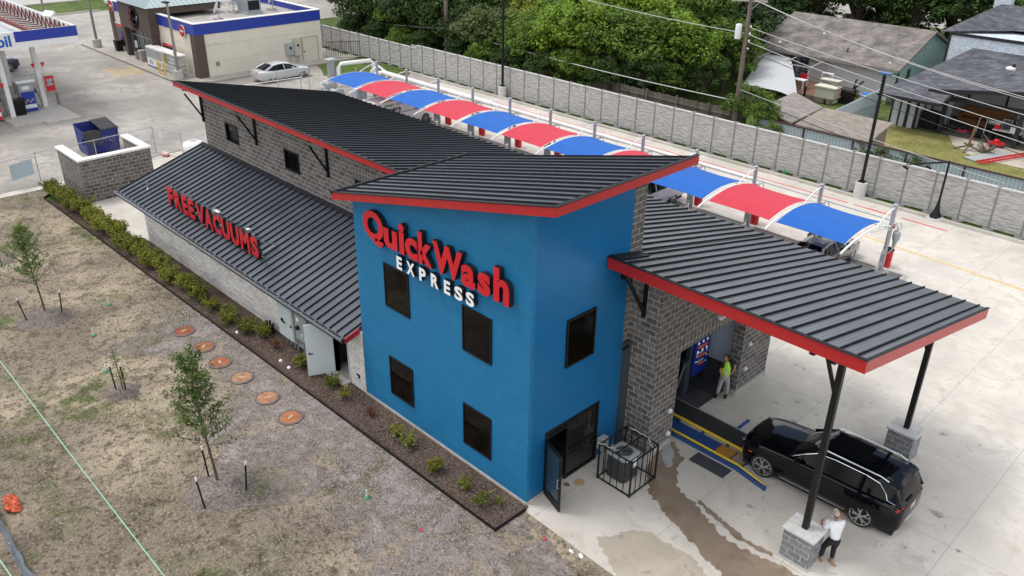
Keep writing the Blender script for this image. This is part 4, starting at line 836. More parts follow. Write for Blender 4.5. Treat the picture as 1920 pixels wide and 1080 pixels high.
# --- man in white shirt leaning on the near pedestal (seen from behind); local x = image right, y = away from camera
A = T('person', 'man in tan cap, white t-shirt and black trousers leaning on the block pedestal', 'person', (7.24, 4.46, 0), radians(45)); A.scale = (.93, .93, .87)
hip = (.02, -.02, .90); ch = (.03, .10, 1.22); nk = (.04, .19, 1.42)
pelvL, pelvR = (-.085, -.02, .86), (.12, -.02, .86)
lL = [(-.19, .10, .47), (-.26, -.02, .09)]; lR = [(.10, .06, .47), (.03, -.12, .09)]
shL, shR = (-.16, .14, 1.36), (.22, .17, 1.36)
aL = [(-.36, .10, 1.10), (-.30, .30, 1.22)]; aR = [(.33, .34, 1.34), (.17, .36, 1.55)]
comps = [([(*hip, .10), (*ch, .115), (*nk, .055), (.045, .24, 1.50, .05), (*shL, .058), (*aL[0], .043), (*aL[1], .028), (*shR, .058), (*aR[0], .043), (*aR[1], .028), (*pelvL, .09), (*lL[0], .062), (*lL[1], .042), (*pelvR, .09), (*lR[0], .062), (*lR[1], .042)],
   [(0, 1), (1, 2), (2, 3), (1, 4), (4, 5), (5, 6), (1, 7), (7, 8), (8, 9), (0, 10), (10, 11), (11, 12), (0, 13), (13, 14), (14, 15)])]
comps += hand(aL[1], (.10, .25, .18), (.5, .1, -.4)) + hand(aR[1], (-.12, .0, .2), (-.4, -.2, -.3), -1)
bodyA = skin('body', comps, SK1, A)
me, R = head(A, (.05, .27, 1.60), radians(180-8), radians(-14), SK1); join_into(bodyA, me); eyes(bodyA, R)
skin('t_shirt', [([(.02, -.02, .84, .17), (.03, .03, 1.04, .165), (.03, .10, 1.22, .165), (.04, .18, 1.42, .10), (-.16, .14, 1.35, .105), (-.29, .115, 1.18, .08), (.22, .17, 1.36, .105), (.31, .29, 1.35, .08)], [(0, 1), (1, 2), (2, 3), (2, 4), (4, 5), (2, 6), (6, 7)])], mat('white_cloth', (.70, .71, .74), .9, var=.06, bump=.2), bodyA)
skin('trousers', [([(.02, -.02, 1.0, .15), (.02, -.02, .84, .15), (-.095, .0, .78, .12), (-.18, .09, .48, .085), (-.25, -.0, .14, .062), (.13, .0, .78, .12), (.105, .06, .48, .085), (.04, -.10, .14, .062)], [(0, 1), (1, 2), (2, 3), (3, 4), (1, 5), (5, 6), (6, 7)])], mat('black_cloth', (.012, .012, .014), .9), bodyA)
def shoe(parent, p, yaw, m):
    mb = MB(); c, s = cos(yaw), sin(yaw)
    for y, w, z0, z1 in ((0, 0, 0, 0),): pass
    secs = []
    for u, w, h in ((-.10, .032, .07), (-.06, .042, .10), (.02, .042, .085), (.09, .048, .06), (.15, .042, .045), (.18, .022, .03)):
        P = [(-w, 0), (w, 0), (w*.95, h*.6), (w*.5, h), (-w*.5, h), (-w*.95, h*.6)]; secs.append([(p[0]+c*a+s*u*-1, p[1]+s*a+c*u, p[2]+b) for a, b in P])
    mb.loft(secs); return mb.build('shoe', m, parent, smooth=60)
boot = mat('tan_boot', (.33, .20, .10), .8)
shoe(bodyA, (-.26, -.02, .0), radians(25), boot); shoe(bodyA, (.04, -.12, .0), radians(205), boot)
capm = mat('tan_cap', (.40, .33, .26), .9)
mb = MB(); mb.ball((0, 0, 0), 1, 16, 10, (.088, .104, .105)); V = mb.v; 
o = mb.build('cap', capm, bodyA, smooth=80); bm = bmesh.new(); bm.from_mesh(o.data); bmesh.ops.bisect_plane(bm, geom=bm.verts[:]+bm.edges[:]+bm.faces[:], plane_co=(0, 0, .0), plane_no=(0, 0, -1), clear_outer=True)
g = bmesh.ops.create_cone(bm, segments=14, radius1=.075, radius2=.075, depth=.012, cap_ends=True)['verts']
for v in g: v.co = Vector((v.co.x, v.co.y*1.1-.105, v.co.z+.012))
bm.transform(Matrix.Translation((.05, .265, 1.625)) @ Matrix.Rotation(radians(172), 4, 'Z') @ Matrix.Rotation(radians(-12), 4, 'X')); bm.to_mesh(o.data); bm.free()
mb = MB(); mb.ball((.05, .245, 1.575), .078, 12, 8, (1, .9, .8)); mb.build('hair', mat('dark_hair', (.012, .01, .01), .8), bodyA, smooth=80)
# --- worker with lime vest in the tunnel entrance; facing image-left
B = T('person', 'worker in lime safety vest and grey trousers, hand on hip, at tunnel entrance', 'person', (.84, 9.05, .012), radians(45))
sl_, sr_ = (-.15, -.03, 1.40), (.17, .03, 1.40)
aL2 = [(-.20, -.06, 1.13), (-.14, -.20, .93)]; aR2 = [(.36, .10, 1.20), (.25, .0, .97)]
comps = [([(.02, 0, .92, .095), (.01, 0, 1.2, .105), (.0, -.01, 1.45, .055), (-.02, -.03, 1.53, .05), (*sl_, .055), (*aL2[0], .042), (*aL2[1], .027), (*sr_, .055), (*aR2[0], .042), (*aR2[1], .027), (-.08, 0, .88, .085), (-.13, -.03, .48, .06), (-.17, .02, .08, .04), (.11, 0, .88, .085), (.16, -.04, .48, .06), (.17, .0, .08, .04)],
   [(0, 1), (1, 2), (2, 3), (1, 4), (4, 5), (5, 6), (1, 7), (7, 8), (8, 9), (0, 10), (10, 11), (11, 12), (0, 13), (13, 14), (14, 15)])]
comps += hand(aL2[1], (0, -.05, -.2), (.5, 0, .1)) + hand(aR2[1], (-.2, -.05, -.08), (-.2, .3, 0), -1)
bodyB = skin('body', comps, SK2, B)
me, R = head(B, (-.04, -.05, 1.63), radians(-62), radians(14), SK2); join_into(bodyB, me); eyes(bodyB, R)
skin('t_shirt', [([(.02, 0, .90, .145), (.01, 0, 1.2, .15), (.0, 0, 1.44, .10), (-.15, -.02, 1.39, .085), (-.19, -.04, 1.22, .07), (.16, .02, 1.39, .085), (.27, .06, 1.27, .07)], [(0, 1), (1, 2), (2, 3), (3, 4), (2, 5), (5, 6)])], mat('black_cloth', (.01, .01, .01), .9), bodyB)
skin('trousers', [([(.02, 0, 1.02, .135), (.02, 0, .88, .138), (-.08, 0, .78, .098), (-.125, -.02, .48, .08), (-.16, .0, .13, .068), (.11, 0, .78, .098), (.155, -.03, .48, .08), (.165, .0, .13, .068)], [(0, 1), (1, 2), (2, 3), (3, 4), (1, 5), (5, 6), (6, 7)])], mat('grey_trousers', (.36, .36, .37), .9, var=.12, scale=8), bodyB)
lime = mat('lime_vest', (.42, .80, .04), .6)
skin('safety_vest', [([(.01, -.01, .86, .17), (.005, -.015, 1.1, .18), (.005, -.02, 1.3, .175), (.0, -.01, 1.50, .09)], [(0, 1), (1, 2), (2, 3)])], lime, bodyB)
mb = MB(); mb.box(-.02, .02, -.19, -.172, 1.0, 1.30); mb.box(-.1, .12, -.188, -.172, 1.1, 1.13); mb.build('reflective_stripe', mat('reflective', (.6, .65, .62), .4), bodyB)
blks = mat('black_shoe', (.01, .01, .01), .6); shoe(bodyB, (-.17, .04, 0), radians(150), blks); shoe(bodyB, (.17, .02, 0), radians(150), blks)
mb = MB(); mb.ball((-.015, -.035, 1.668), .092, 14, 8, (.95, 1.0, .9)); mb.build('hair', mat('dark_hair', (.012, .01, .01), .8), bodyB, smooth=80)
# ================================================================ CONVEYOR, MENU, AC, SMALL THINGS
c = T('conveyor', 'car wash conveyor with black belt, yellow guide rails and blue channel into tunnel', 'conveyor', (1.5, 6.6, 0))
o = c.location
mb = MB(o); mb.box(-8, 3.9, 6.95, 7.72, .014, .05)
for k in range(70): mb.box(-8+k*.17, -7.96+k*.17, 6.97, 7.70, .05, .056)
mb.build('belt', mat('belt_black', (.022, .022, .024), .8), c)
mb = MB(o); mb.box(-8, 4.0, 7.73, 7.78, .013, .06); mb.build('belt_edge', M_galv, c)
mb = MB(o); mb.tube([(-8, 6.78, .16), (3.45, 6.74, .16)], .05, 8); mb.build('guide_rail', M_yel, c, smooth=True)
mb = MB(o); mb.tube([(-8, 6.02, .16), (3.4, 6.0, .16), (4.1, 5.86, .15), (4.5, 5.78, .12)], .035, 8); mb.build('guide_rail', M_yel, c, smooth=True)
mb = MB(o); mb.box(-8, 3.5, 6.1, 6.66, .014, .07); mb.build('channel', M_cblue, c)
mb = MB(o); mb.box(-8, 3.4, 5.88, 5.95, .014, .12); mb.loft([[(3.4, 5.88, .014), (3.4, 5.96, .014), (3.4, 5.96, .16), (3.4, 5.88, .16)], [(4.55, 5.66, .014), (4.55, 5.76, .014), (4.55, 5.76, .14), (4.55, 5.66, .14)]]); mb.build('side_skirt', M_cblue, c)
for k in range(12): mb = MB(o); mb.box(-7.9+k*.95, -7.82+k*.95, 6.66, 6.74, .014, .14); mb.build('rail_foot', M_cblue, c)
mb = MB(o); mb.box(2.45, 3.0, 6.12, 6.64, .071, .085); mb.box(3.05, 3.45, 6.12, 6.64, .071, .085); mb.build('roller_plate', mat('orange_plate', (.42, .20, .02), .6), c)
mb = MB(o)
for k in range(7): mb.box(3.1+k*.06, 3.13+k*.06, 6.14, 6.62, .086, .1)
mb.build('roller', M_galv, c)
c = tag((lambda mb: (mb.box(2.1, 3.35, 5.25, 5.78, .012, .03), [mb.box(2.12+k*.06, 2.135+k*.06, 5.27, 5.76, .03, .038) for k in range(20)], mb)[-1])(MB()).build('floor_grate', mat('grate_dark', (.05, .055, .07), .6)), 'dark steel floor grate set in the concrete beside the yellow guide rail', 'grate')
# menu board
c = T('menu_board', 'tall blue menu board with white dots and orange headings inside tunnel mouth', 'sign', (-.15, 8.95, .012)); o = c.location
mb = MB(o); mb.box(-.2, -.12, 8.5, 9.4, .62, 3.25); mb.build('board', mat('menu_blue', (.012, .03, .26), .4, emit=.03), c, bevel=.01)
mb = MB(o)
for z in (1.93, 1.58):
    for y in (8.68, 8.96, 9.22): mb.lathe((-.118, y, z), [(.05, 0), (.05, .006)], 12, 'X')
for y, z in ((8.64, 1.42), (9.26, 1.46), (9.26, 1.26), (8.64, 1.2), (9.24, 1.02)): mb.lathe((-.118, y, z), [(.022, 0), (.022, .006)], 10, 'X')
mb.box(-.118, -.112, 8.6, 9.0, 1.50, 1.515); mb.box(-.118, -.112, 8.6, 9.1, 1.16, 1.172); mb.build('dots', mat('menu_white', (.9, .9, .9), .4, emit=.25), c)
for b, z in (('Majestic', 1.69), ('Prestige', 1.31), ('Basic', .98)):
    text_flat(b, .17, mat('menu_orange', (.75, .18, .05), .5, emit=.05), c, (.04, -.0+(.0), z), (radians(90), 0, radians(90)), bold=.01)
mb = MB(o); mb.box(-.35, -.2, 8.32, 8.46, 0, 3.1); mb.box(-.45, -.1, 8.2, 8.6, 0, .02); mb.build('post', M_dslate, c)
c = T('entry_gate', 'grey gate arm on a slate post inside the tunnel mouth', 'gate', (-.25, 8.2, .012)); o = c.location
mb = MB(o); mb.bar((-.25, 8.2, 1.35), (.05, 7.3, .75), .05); mb.build('arm', M_galv, c); mb = MB(o); mb.box(-.33, -.17, 8.12, 8.28, .012, 1.4); mb.build('cabinet', M_dslate, c)
c = T('tyre_brush', 'large round black brush pad on the tunnel floor behind the worker', 'brush', (-.6, 10.1, .012)); mb = MB(); mb.lathe((0, 0, 0), [(.5, 0), (.52, .1), (.4, .28), (.1, .3)], 24); mb.build('drum', M_rubber, c, smooth=True); mb = MB(); mb.lathe((0, 0, .3), [(.08, 0), (.08, .3), (.04, .34)], 12); mb.build('hub', M_dslate, c)
# air conditioner in security cage
c = T('air_conditioner', 'black louvred air conditioner with grey top inside the cage', 'air conditioner', (1.05, 3.2, .02)); o = c.location
def rbox(cx, cy, hx, hy, r, n=5): return [(cx+sx*(hx-r)+r*cos(a), cy+sy*(hy-r)+r*sin(a)) for sx, sy, a0 in ((1, 1, 0), (-1, 1, pi/2), (-1, -1, pi), (1, -1, 1.5*pi)) for a in [a0+pi/2*k/n for k in range(n+1)]]
mb = MB(o); P = rbox(1.08, 3.12, .36, .36, .12); mb.loft([[(x, y, z) for x, y in P] for z in (.05, .86)]); mb.build('casing', mat('ac_black', (.03, .032, .035), .6), c)
mb = MB(o)
for k in range(15):
    P = rbox(1.08, 3.12, .375, .375, .13); z = .09+k*.052; mb.loft([[(x, y, z) for x, y in P], [(x, y, z+.018) for x, y in P]])
mb.build('louvre', mat('ac_louvre', (.07, .075, .08), .5), c)
mb = MB(o); P = rbox(1.08, 3.12, .39, .39, .13); mb.loft([[(x, y, .86) for x, y in P], [(x, y, .90) for x, y in P], [(1.08+(x-1.08)*.8, 3.12+(y-3.12)*.8, .92) for x, y in P]]); mb.build('top_cover', mat('ac_top', (.34, .37, .38), .5), c)
mb = MB(o)
for r in (.08, .15, .22, .27): mb.lathe((1.1, 3.14, .922), [(r, 0), (r, .015), (r-.015, .015), (r-.015, 0)], 20)
mb.build('fan_grille', M_galv, c)
mb = MB(o); mb.box(1.465, 1.475, 3.1, 3.3, .5, .8); mb.build('data_plate', M_wlet, c)
c = T('disconnect_box', 'small grey electrical disconnect box on short legs beside the cage', 'electrical box', (.18, 3.2, 0)); mb = MB(); mb.box(-.06, .16, -.2, .12, .55, .95); mb.build('box_body', M_grel, c, bevel=.01); mb = MB(); mb.tube([(.1, 0, .55), (.1, 0, .25), (.4, 0, .2)], .03, 8); mb.build('conduit', M_white, c)
c = T('security_cage', 'black steel bar cage around the air conditioner', 'cage', (1.27, 3.08, 0)); o = c.location
x0, x1, y0, y1, h = .66, 1.90, 2.46, 3.72, 1.30
mb = MB(o)
for z in (.06, h):
    for a, b in (((x0, y0), (x1, y0)), ((x1, y0), (x1, y1)), ((x1, y1), (x0, y1)), ((x0, y1), (x0, y0))): mb.bar((*a, z), (*b, z), .035)
mb.bar((1.28, y0, h), (1.28, y1, h), .035); mb.build('rail', M_blk2, c)
mb = MB(o)
for x, y in ((x0, y0), (x1, y0), (x1, y1), (x0, y1)): mb.bar((x, y, 0), (x, y, h+.02), .045)
for k in range(1, 5):
    t = k/5
    for x, y in ((x0+(x1-x0)*t, y0), (x1, y0+(y1-y0)*t), (x0+(x1-x0)*t, y1), (x0, y0+(y1-y0)*t)): mb.bar((x, y, .06), (x, y, h), .022)
mb.build('bar', M_blk2, c)
mb = MB(o); random.seed(4)
def squig(a, b, amp, n=8): return [Vector(a).lerp(Vector(b), k/n)+Vector((random.uniform(-amp, amp), random.uniform(-amp, amp), random.uniform(0, amp))) for k in range(n+1)]
mb.tube(squig((x0, y0, h+.03), (x0+.55, y0+.35, h-.18), .05), .014, 5); mb.tube(squig((x0+.1, y1, h+.03), (x0+.8, y1, h+.03), .05), .014, 5); mb.tube(squig((x1-.4, y1, h+.03), (x1, y1-.2, h-.1), .04), .014, 5); mb.build('tie_wire', mat('pale_wire', (.5, .5, .47), .5), c)
c = T('manhole_cover', 'tan cleanout cover in the concrete near the open glass door', 'cover', (.42, 1.90, .006)); mb = MB(); mb.lathe((0, 0, 0), [(.155, 0), (.155, .012), (.14, .016)], 24); mb.build('lid', mat('tan_lid', (.50, .31, .15), .7), c); mb = MB(); mb.lathe((0, 0, 0), [(.175, 0), (.175, .01), (.16, .011)], 24); mb.build('rim', M_cement, c)
c = tag((lambda mb: (mb.tube([(.22+.09*cos(a*.5)*(1-a*.05), 1.52+.09*sin(a*.5)*(1-a*.05), .025) for a in range(16)], .014, 6), mb)[-1])(MB()).build('hose_coil', M_blk2, smooth=True), 'short coil of dark hose on the concrete by the storefront', 'hose')
# manholes in the lawn
rust = [(.26, .075, .03), (.30, .12, .055), (.33, .115, .05), (.40, .22, .12), (.43, .21, .11), (.42, .165, .075)]
desc = ['darkest rust brown manhole cover, farthest from the camera in its row', 'rusty manhole cover with worn rings, second from the far end of row', 'orange manhole cover with a pale spot, third from the far end of row', 'pale tan manhole cover, fourth from the far end of the row', 'tan orange manhole cover, second nearest the camera in its row', 'bright orange manhole cover with raised rim, nearest the camera in its row']
for i, (x, y) in enumerate([(-16.44, -2.73), (-14.78, -2.72), (-13.32, -2.80), (-11.83, -2.72), (-10.06, -2.70), (-8.49, -2.73)]):
    c = T('manhole_cover', desc[i], 'manhole cover', (x, y, 0), i*.7, 'round manhole covers in the dry lawn')
    mb = MB(); r = .36; mb.lathe((0, 0, 0), [(r+.075, -.02), (r+.07, .05), (r+.01, .055), (r, .03)], 30); mb.build('rim', mat('manhole_rim', (.13, .12, .115), .9, var=.3), c)
    q = rust[i]; mb = MB(); mb.lathe((0, 0, 0), [(r, .0), (r, .045), (r*.97, .052)], 30); mb.build('lid', mat('rust_%d' % i, q, .8, scale=3.5, c2=tuple(k*.55 for k in q), bump=.3), c)
    mb = MB(); mb.obox((0, 0, .056), (.09, .20, .012)); mb.build('pick_plate', mat('rust_light', (.5, .32, .19), .8, var=.3), c)
for i, (x, y, t) in enumerate(((-18.61, -5.45, 'far'), (-16.74, -3.9 if 0 else -5.35, 'middle'))): pass
spr = [(-20.1, -3.9, 'sprinkler flag stake standing in the dry grass nearest the staked tree'), (-18.55, -5.43, 'white sprinkler riser with green base left of the darkest manhole cover'), (-16.2, -5.95, 'green sprinkler head beside the sparse sapling stakes'), (-3.48, -3.2, 'white riser pipe with green base in the front lawn')]
for i, (px, lab) in enumerate(spr and [((-20.7, -4.0), spr[0][2]), ((-18.55, -5.43), spr[1][2]), ((-15.6, -6.1), spr[2][2]), ((-3.48, -3.2), spr[3][2])]):
    c = T('sprinkler_head', lab, 'sprinkler', (*px, 0), 0, 'sprinkler heads in the lawn'); mb = MB(); mb.lathe((0, 0, 0), [(.11, 0), (.11, .03), (.05, .05)], 14); mb.build('base', mat('green_plastic', (.03, .19, .09), .6), c); mb = MB(); mb.cyl(0, 0, .04, .30, .022, n=8); mb.build('riser', M_white, c)
for i, (x, y, w) in enumerate(((-14.89, -1.25, 'farthest white capped stub on the black bed edging'), (-11.86, -1.1, 'white capped stub in the mulch left of the open door'), (-11.23, -1.13, 'white capped stub in the mulch nearest the open door'), (2.18, -.42, 'white paper scrap at the edge of the walk'), (2.48, -.36, 'larger white paper scrap at the edge of the walk'))):
    mb = MB((x, y, 0)); 
    if i < 3: mb.lathe((x, y, 0), [(.06, 0), (.07, .05), (.05, .09), (.0, .1)], 12)
    else: mb.ball((x, y, .02), .07, 7, 4, (1.4, 1, .35), .35)
    q = mb.build('drain_cap' if i < 3 else 'paper_scrap', M_wlet, smooth=60); q.location = (x, y, 0); tag(q, w, 'cap' if i < 3 else 'litter')
mb = MB(); 
for a, b in (((-35.3, -1.78), (.16, -1.40)), ((.16, -1.40), (.16, -.14)), ((-35.3, -1.78), (-35.9, -1.0))): mb.bar((*a, .045), (*b, .045), .03, .1)
tag(mb.build('bed_edging', M_black), 'thin black edging strip around the mulch bed', 'edging')
mb = MB(); mb.tube([(-30, -8.6, .25), (-18.4, -8.76, .32), (-11, -8.86, .25), (-4.0, -8.95, .3)], .018, 5); tag(mb.build('string_line', mat('mint_string', (.28, .50, .36), .7)), 'pale green string line stretched above the dry lawn', 'string')
# silt fence and litter, lower left corner
c = T('silt_fence', 'crumpled grey plastic silt fence in the lower left corner', 'fence', (-8.5, -11.4, 0)); mb = MB(c.location); random.seed(8)
pts = [(-13+k*.5, -11.35-.012*k+random.uniform(-.06, .06)) for k in range(18)]
mb.loft([[(x+random.uniform(-.03, .03), y+z*.25+random.uniform(-.03, .03), z) for z in (0, .15, .3, .42)] for x, y in pts], closed=False, caps=False); mb.build('sheeting', mat('silt_grey', (.14, .17, .20), .5, var=.3), c)
for x, y in pts[::5]: mb = MB(c.location); mb.cyl(x, y, 0, .55, .02, n=6); mb.build('stake', M_galv, c)
c = T('debris_netting', 'crumpled orange safety netting lying on grass at left edge', 'netting', (-10.25, -11.0, 0)); mb = MB(); random.seed(2)
for k in range(5): mb.ball((random.uniform(-.25, .25), random.uniform(-.2, .2), .1), .2, 9, 6, (1, .8, .6), .35)
mb.build('netting', mat('orange_net', (.55, .11, .05), .8, var=.2), c); mb = MB(); mb.tube([(-.1, 0, .25), (.1, .05, .3), (.25, .0, .1)], .02, 5); mb.build('tie', mat('orange_net', (.5, .1, .05)), c)
mb = MB(); mb.tube([(-13, -12.0, .1), (-7, -11.75, .12)], .02, 5); tag(mb.build('string_line', MATS['mint_string']), 'second pale green string beside the grey silt fence', 'string')
for x, y, w in ((-3.5, -.75, 0), (-1.3, -2.9, 1), (1.35, -.62, 2)):
    mb = MB((x, y, 0)); mb.ball((x, y, .03), .06, 7, 4, (1.3, .8, .5), .4); q = mb.build('plastic_scrap', mat('red_scrap', (.5, .03, .05), .6)); q.location = (x, y, 0); tag(q, ['red scrap in the mulch below the tower windows', 'small red scrap on the front lawn', 'red scrap at the corner of the mulch bed'][w], 'litter')
# ================================================================ DUMPSTER ENCLOSURE
c = T('dumpster_enclosure', 'three sided grey block enclosure with white coping and dark interior', 'enclosure', (-34.6, 1.6, 0)); o = c.location
mb = MB(o); mb.box(-36.25, -32.95, -.3, .0, 0, 2.32); mb.box(-33.25, -32.95, 0, 3.2, 0, 2.32); mb.box(-36.0, -32.95, 3.2, 3.5, 0, 2.32); mb.build('wall', M_cmu, c)
mb = MB(o); mb.box(-36.32, -32.88, -.37, .07, 2.32, 2.43); mb.box(-33.32, -32.88, .07, 3.13, 2.32, 2.43); mb.box(-36.07, -32.88, 3.13, 3.57, 2.32, 2.43); mb.build('coping', M_coping, c, bevel=.01)
mb = MB(o); mb.box(-36.2, -36.05, -.2, -.05, 0, 2.1); mb.build('gate_post', M_black, c)
# dumpster
c = T('dumpster', 'dark blue graffitied dumpster with ribbed black lids behind the block enclosure', 'dumpster', (-41.75, 3.7, 0), 0)
nb = mat('dumpster_blue', (.014, .026, .19), .5, var=.3, scale=3)
mb = MB(); mb.loft([[(.75, -1.0, .1), (.75, 1.0, .1), (-.65, 1.0, .1), (-.65, -1.0, .1)], [(.95, -1.0, 1.5), (.95, 1.0, 1.5), (-.85, 1.0, 1.75), (-.85, -1.0, 1.75)]], caps=False); mb.add([(.75, -1, .1), (.75, 1, .1), (-.65, 1, .1), (-.65, -1, .1)], [(0, 1, 2, 3)]); mb.build('bin', nb, c, fix=False)
mb = MB(); mb.box(.93, .99, -1.02, 1.02, 1.42, 1.5); mb.box(.5, .6, -1.12, -1.0, .7, 1.1); mb.box(.5, .6, 1.0, 1.12, .7, 1.1)
for y in (-.95, .95): mb.bar((.78, y, .12), (.97, y, 1.45), .06)
mb.build('rim', nb, c)
mb = MB(); mb.add([(.6, -.95, 1.2), (.6, .95, 1.2), (-.6, .95, 1.2), (-.6, -.95, 1.2)], [(0, 1, 2, 3)]); mb.build('refuse', M_darkin, c)
def lid(pts, name='lid'):
    mb = MB(); a, b, cc, d = [Vector(p) for p in pts]; mb.slab([a, b, cc, d], .03)
    for k in range(7): t = (k+.5)/7; p = a.lerp(b, t); q = d.lerp(cc, t); mb.bar(p+Vector((0, 0, .02)), q+Vector((0, 0, .02)), .06, .05)
    mb.build(name, mat('lid_black', (.03, .032, .033), .6), c)
lid([(-.85, .0, 1.80), (-.85, 1.05, 1.80), (1.0, 1.05, 1.56), (1.0, .0, 1.56)][::1]); lid([(1.0, -1.15, 1.55), (1.0, -.1, 1.55), (1.25, -.1, .95), (1.25, -1.15, .95)])
mb = MB(); random.seed(21)
for k in range(16):
    y = -.75+k*.1; z = .85+random.uniform(-.12, .14); q = [(.80+(zz-.1)*.143+.012, yy, zz) for yy, zz in ((y, z), (y+random.uniform(-.05, .12), z+random.uniform(.1, .25)), (y+random.uniform(.02, .14), z-random.uniform(0, .2)))]
    mb.tube(q, .009, 4)
mb.build('graffiti', mat('graffiti_grey', (.30, .32, .45), .7), c)
# chain-link fence
c = T('chain_link_fence', 'temporary chain link fence between the old lot and new pavement', 'fence', (-38, 0, 0)); o = c.location
FP = [(-36.6, -9.0), (-37.45, -3.35), (-38.28, -.95), (-38.45, 2.4), (-38.9, 6.1), (-36.5, 6.8), (-34.0, 7.7)]
wm = mat('wire_grey', (.22, .23, .23), .5, .5)
for x, y in FP: mb = MB(o); mb.cyl(x, y, 0, 1.75, .03, n=8); mb.build('fence_post', M_galv, c)
mb = MB(o)
for a, b in zip(FP, FP[1:]): mb.tube([(*a, 1.7), (*b, 1.7)], .022, 6); mb.tube([(*a, .06), (*b, .06)], .01, 4)
mb.build('rail', M_galv, c)
mb = MB(o)
for a, b in zip(FP, FP[1:]):
    A_, B_ = Vector((*a, 0)), Vector((*b, 0)); Ln = (B_-A_).length; n = int(Ln/.14)
    for k in range(n):
        t0, t1 = k/n, min(1, (k+11)/n)
        for s in (0, 1):
            p, q = A_.lerp(B_, t0), A_.lerp(B_, t1); zz = 1.66*((t1-t0)*n/11); mb.tube([(p.x, p.y, .05 if s else 1.7), (q.x, q.y, .05+zz if s else 1.7-zz)], .0028, 3, False)
mb.build('wire_mesh', wm, c)
for pts, lab in (([(-37.72, -2.5), (-38.2, -1.2)], 'pale blue plastic sheet tied on the chain link fence near the lawn'), ([(-38.49, 5.0), (-38.5, 5.7)], 'small white notice on the chain link fence behind the enclosure'), ([(-38.5, 6.25), (-38.2, 6.35)], 'smallest white notice on fence by the corner post')):
    (a, b), (cx, cy) = pts; mb = MB((a, b, 0)); z0, z1 = (.55, 1.45) if lab[0] == 'p' else (1.05, 1.55)
    mb.slab([(a+.04, b, z0), (cx+.04, cy, z0), (cx+.04, cy, z1), (a+.04, b, z1)], .01, up=Vector((1, 0, 0))); q = mb.build('fence_sign', mat('pale_sheet', (.42, .50, .55), .6) if lab[0] == 'p' else M_white); q.location = (a, b, 0); tag(q, lab, 'sign')
c = T('wrapped_bale', 'white wrapped round bale tied with cord on pale pavement behind the fence', 'bundle', (-37.3, 7.9, 0)); mb = MB(); mb.lathe((0, 0, 0), [(.72, 0), (.8, .3), (.72, .62), (.4, .78), (0, .8)], 22); mb.build('wrap', M_white, c, smooth=60)
mb = MB()
for a in range(4): mb.tube([(.81*cos(a*.8)*cos(t), .81*sin(a*.8)*cos(t), .15+.68*sin(t)) for t in [pi*k/10 for k in range(11)]], .012, 4)
mb.build('cord', M_galv, c)
c = T('sand_bag', 'red and white sandbag weighing down the fence corner post', 'sandbag', (-38.0, 6.3, 0)); mb = MB(); mb.ball((0, 0, .1), .3, 12, 6, (1.2, .8, .4), .1); mb.build('bag', mat('red_bag', (.5, .10, .08), .8, c2=(.6, .5, .45), scale=5), c, smooth=80); mb = MB(); mb.box(-.3, .3, -.05, .05, .19, .22); mb.build('strap', M_white, c)
mb = MB((-35.2, 9.3, 0)); mb.box(-36.0, -34.6, 9.3, 9.42, .5, .62); mb.box(-36.0, -35.94, 9.3, 9.42, 0, .5); mb.box(-34.66, -34.6, 9.3, 9.42, 0, .5); q = mb.build('barrier', M_redline); q.location = (-35.2, 9.3, 0); tag(q, 'low red barrier rail beside the white wrapped bale', 'barrier')
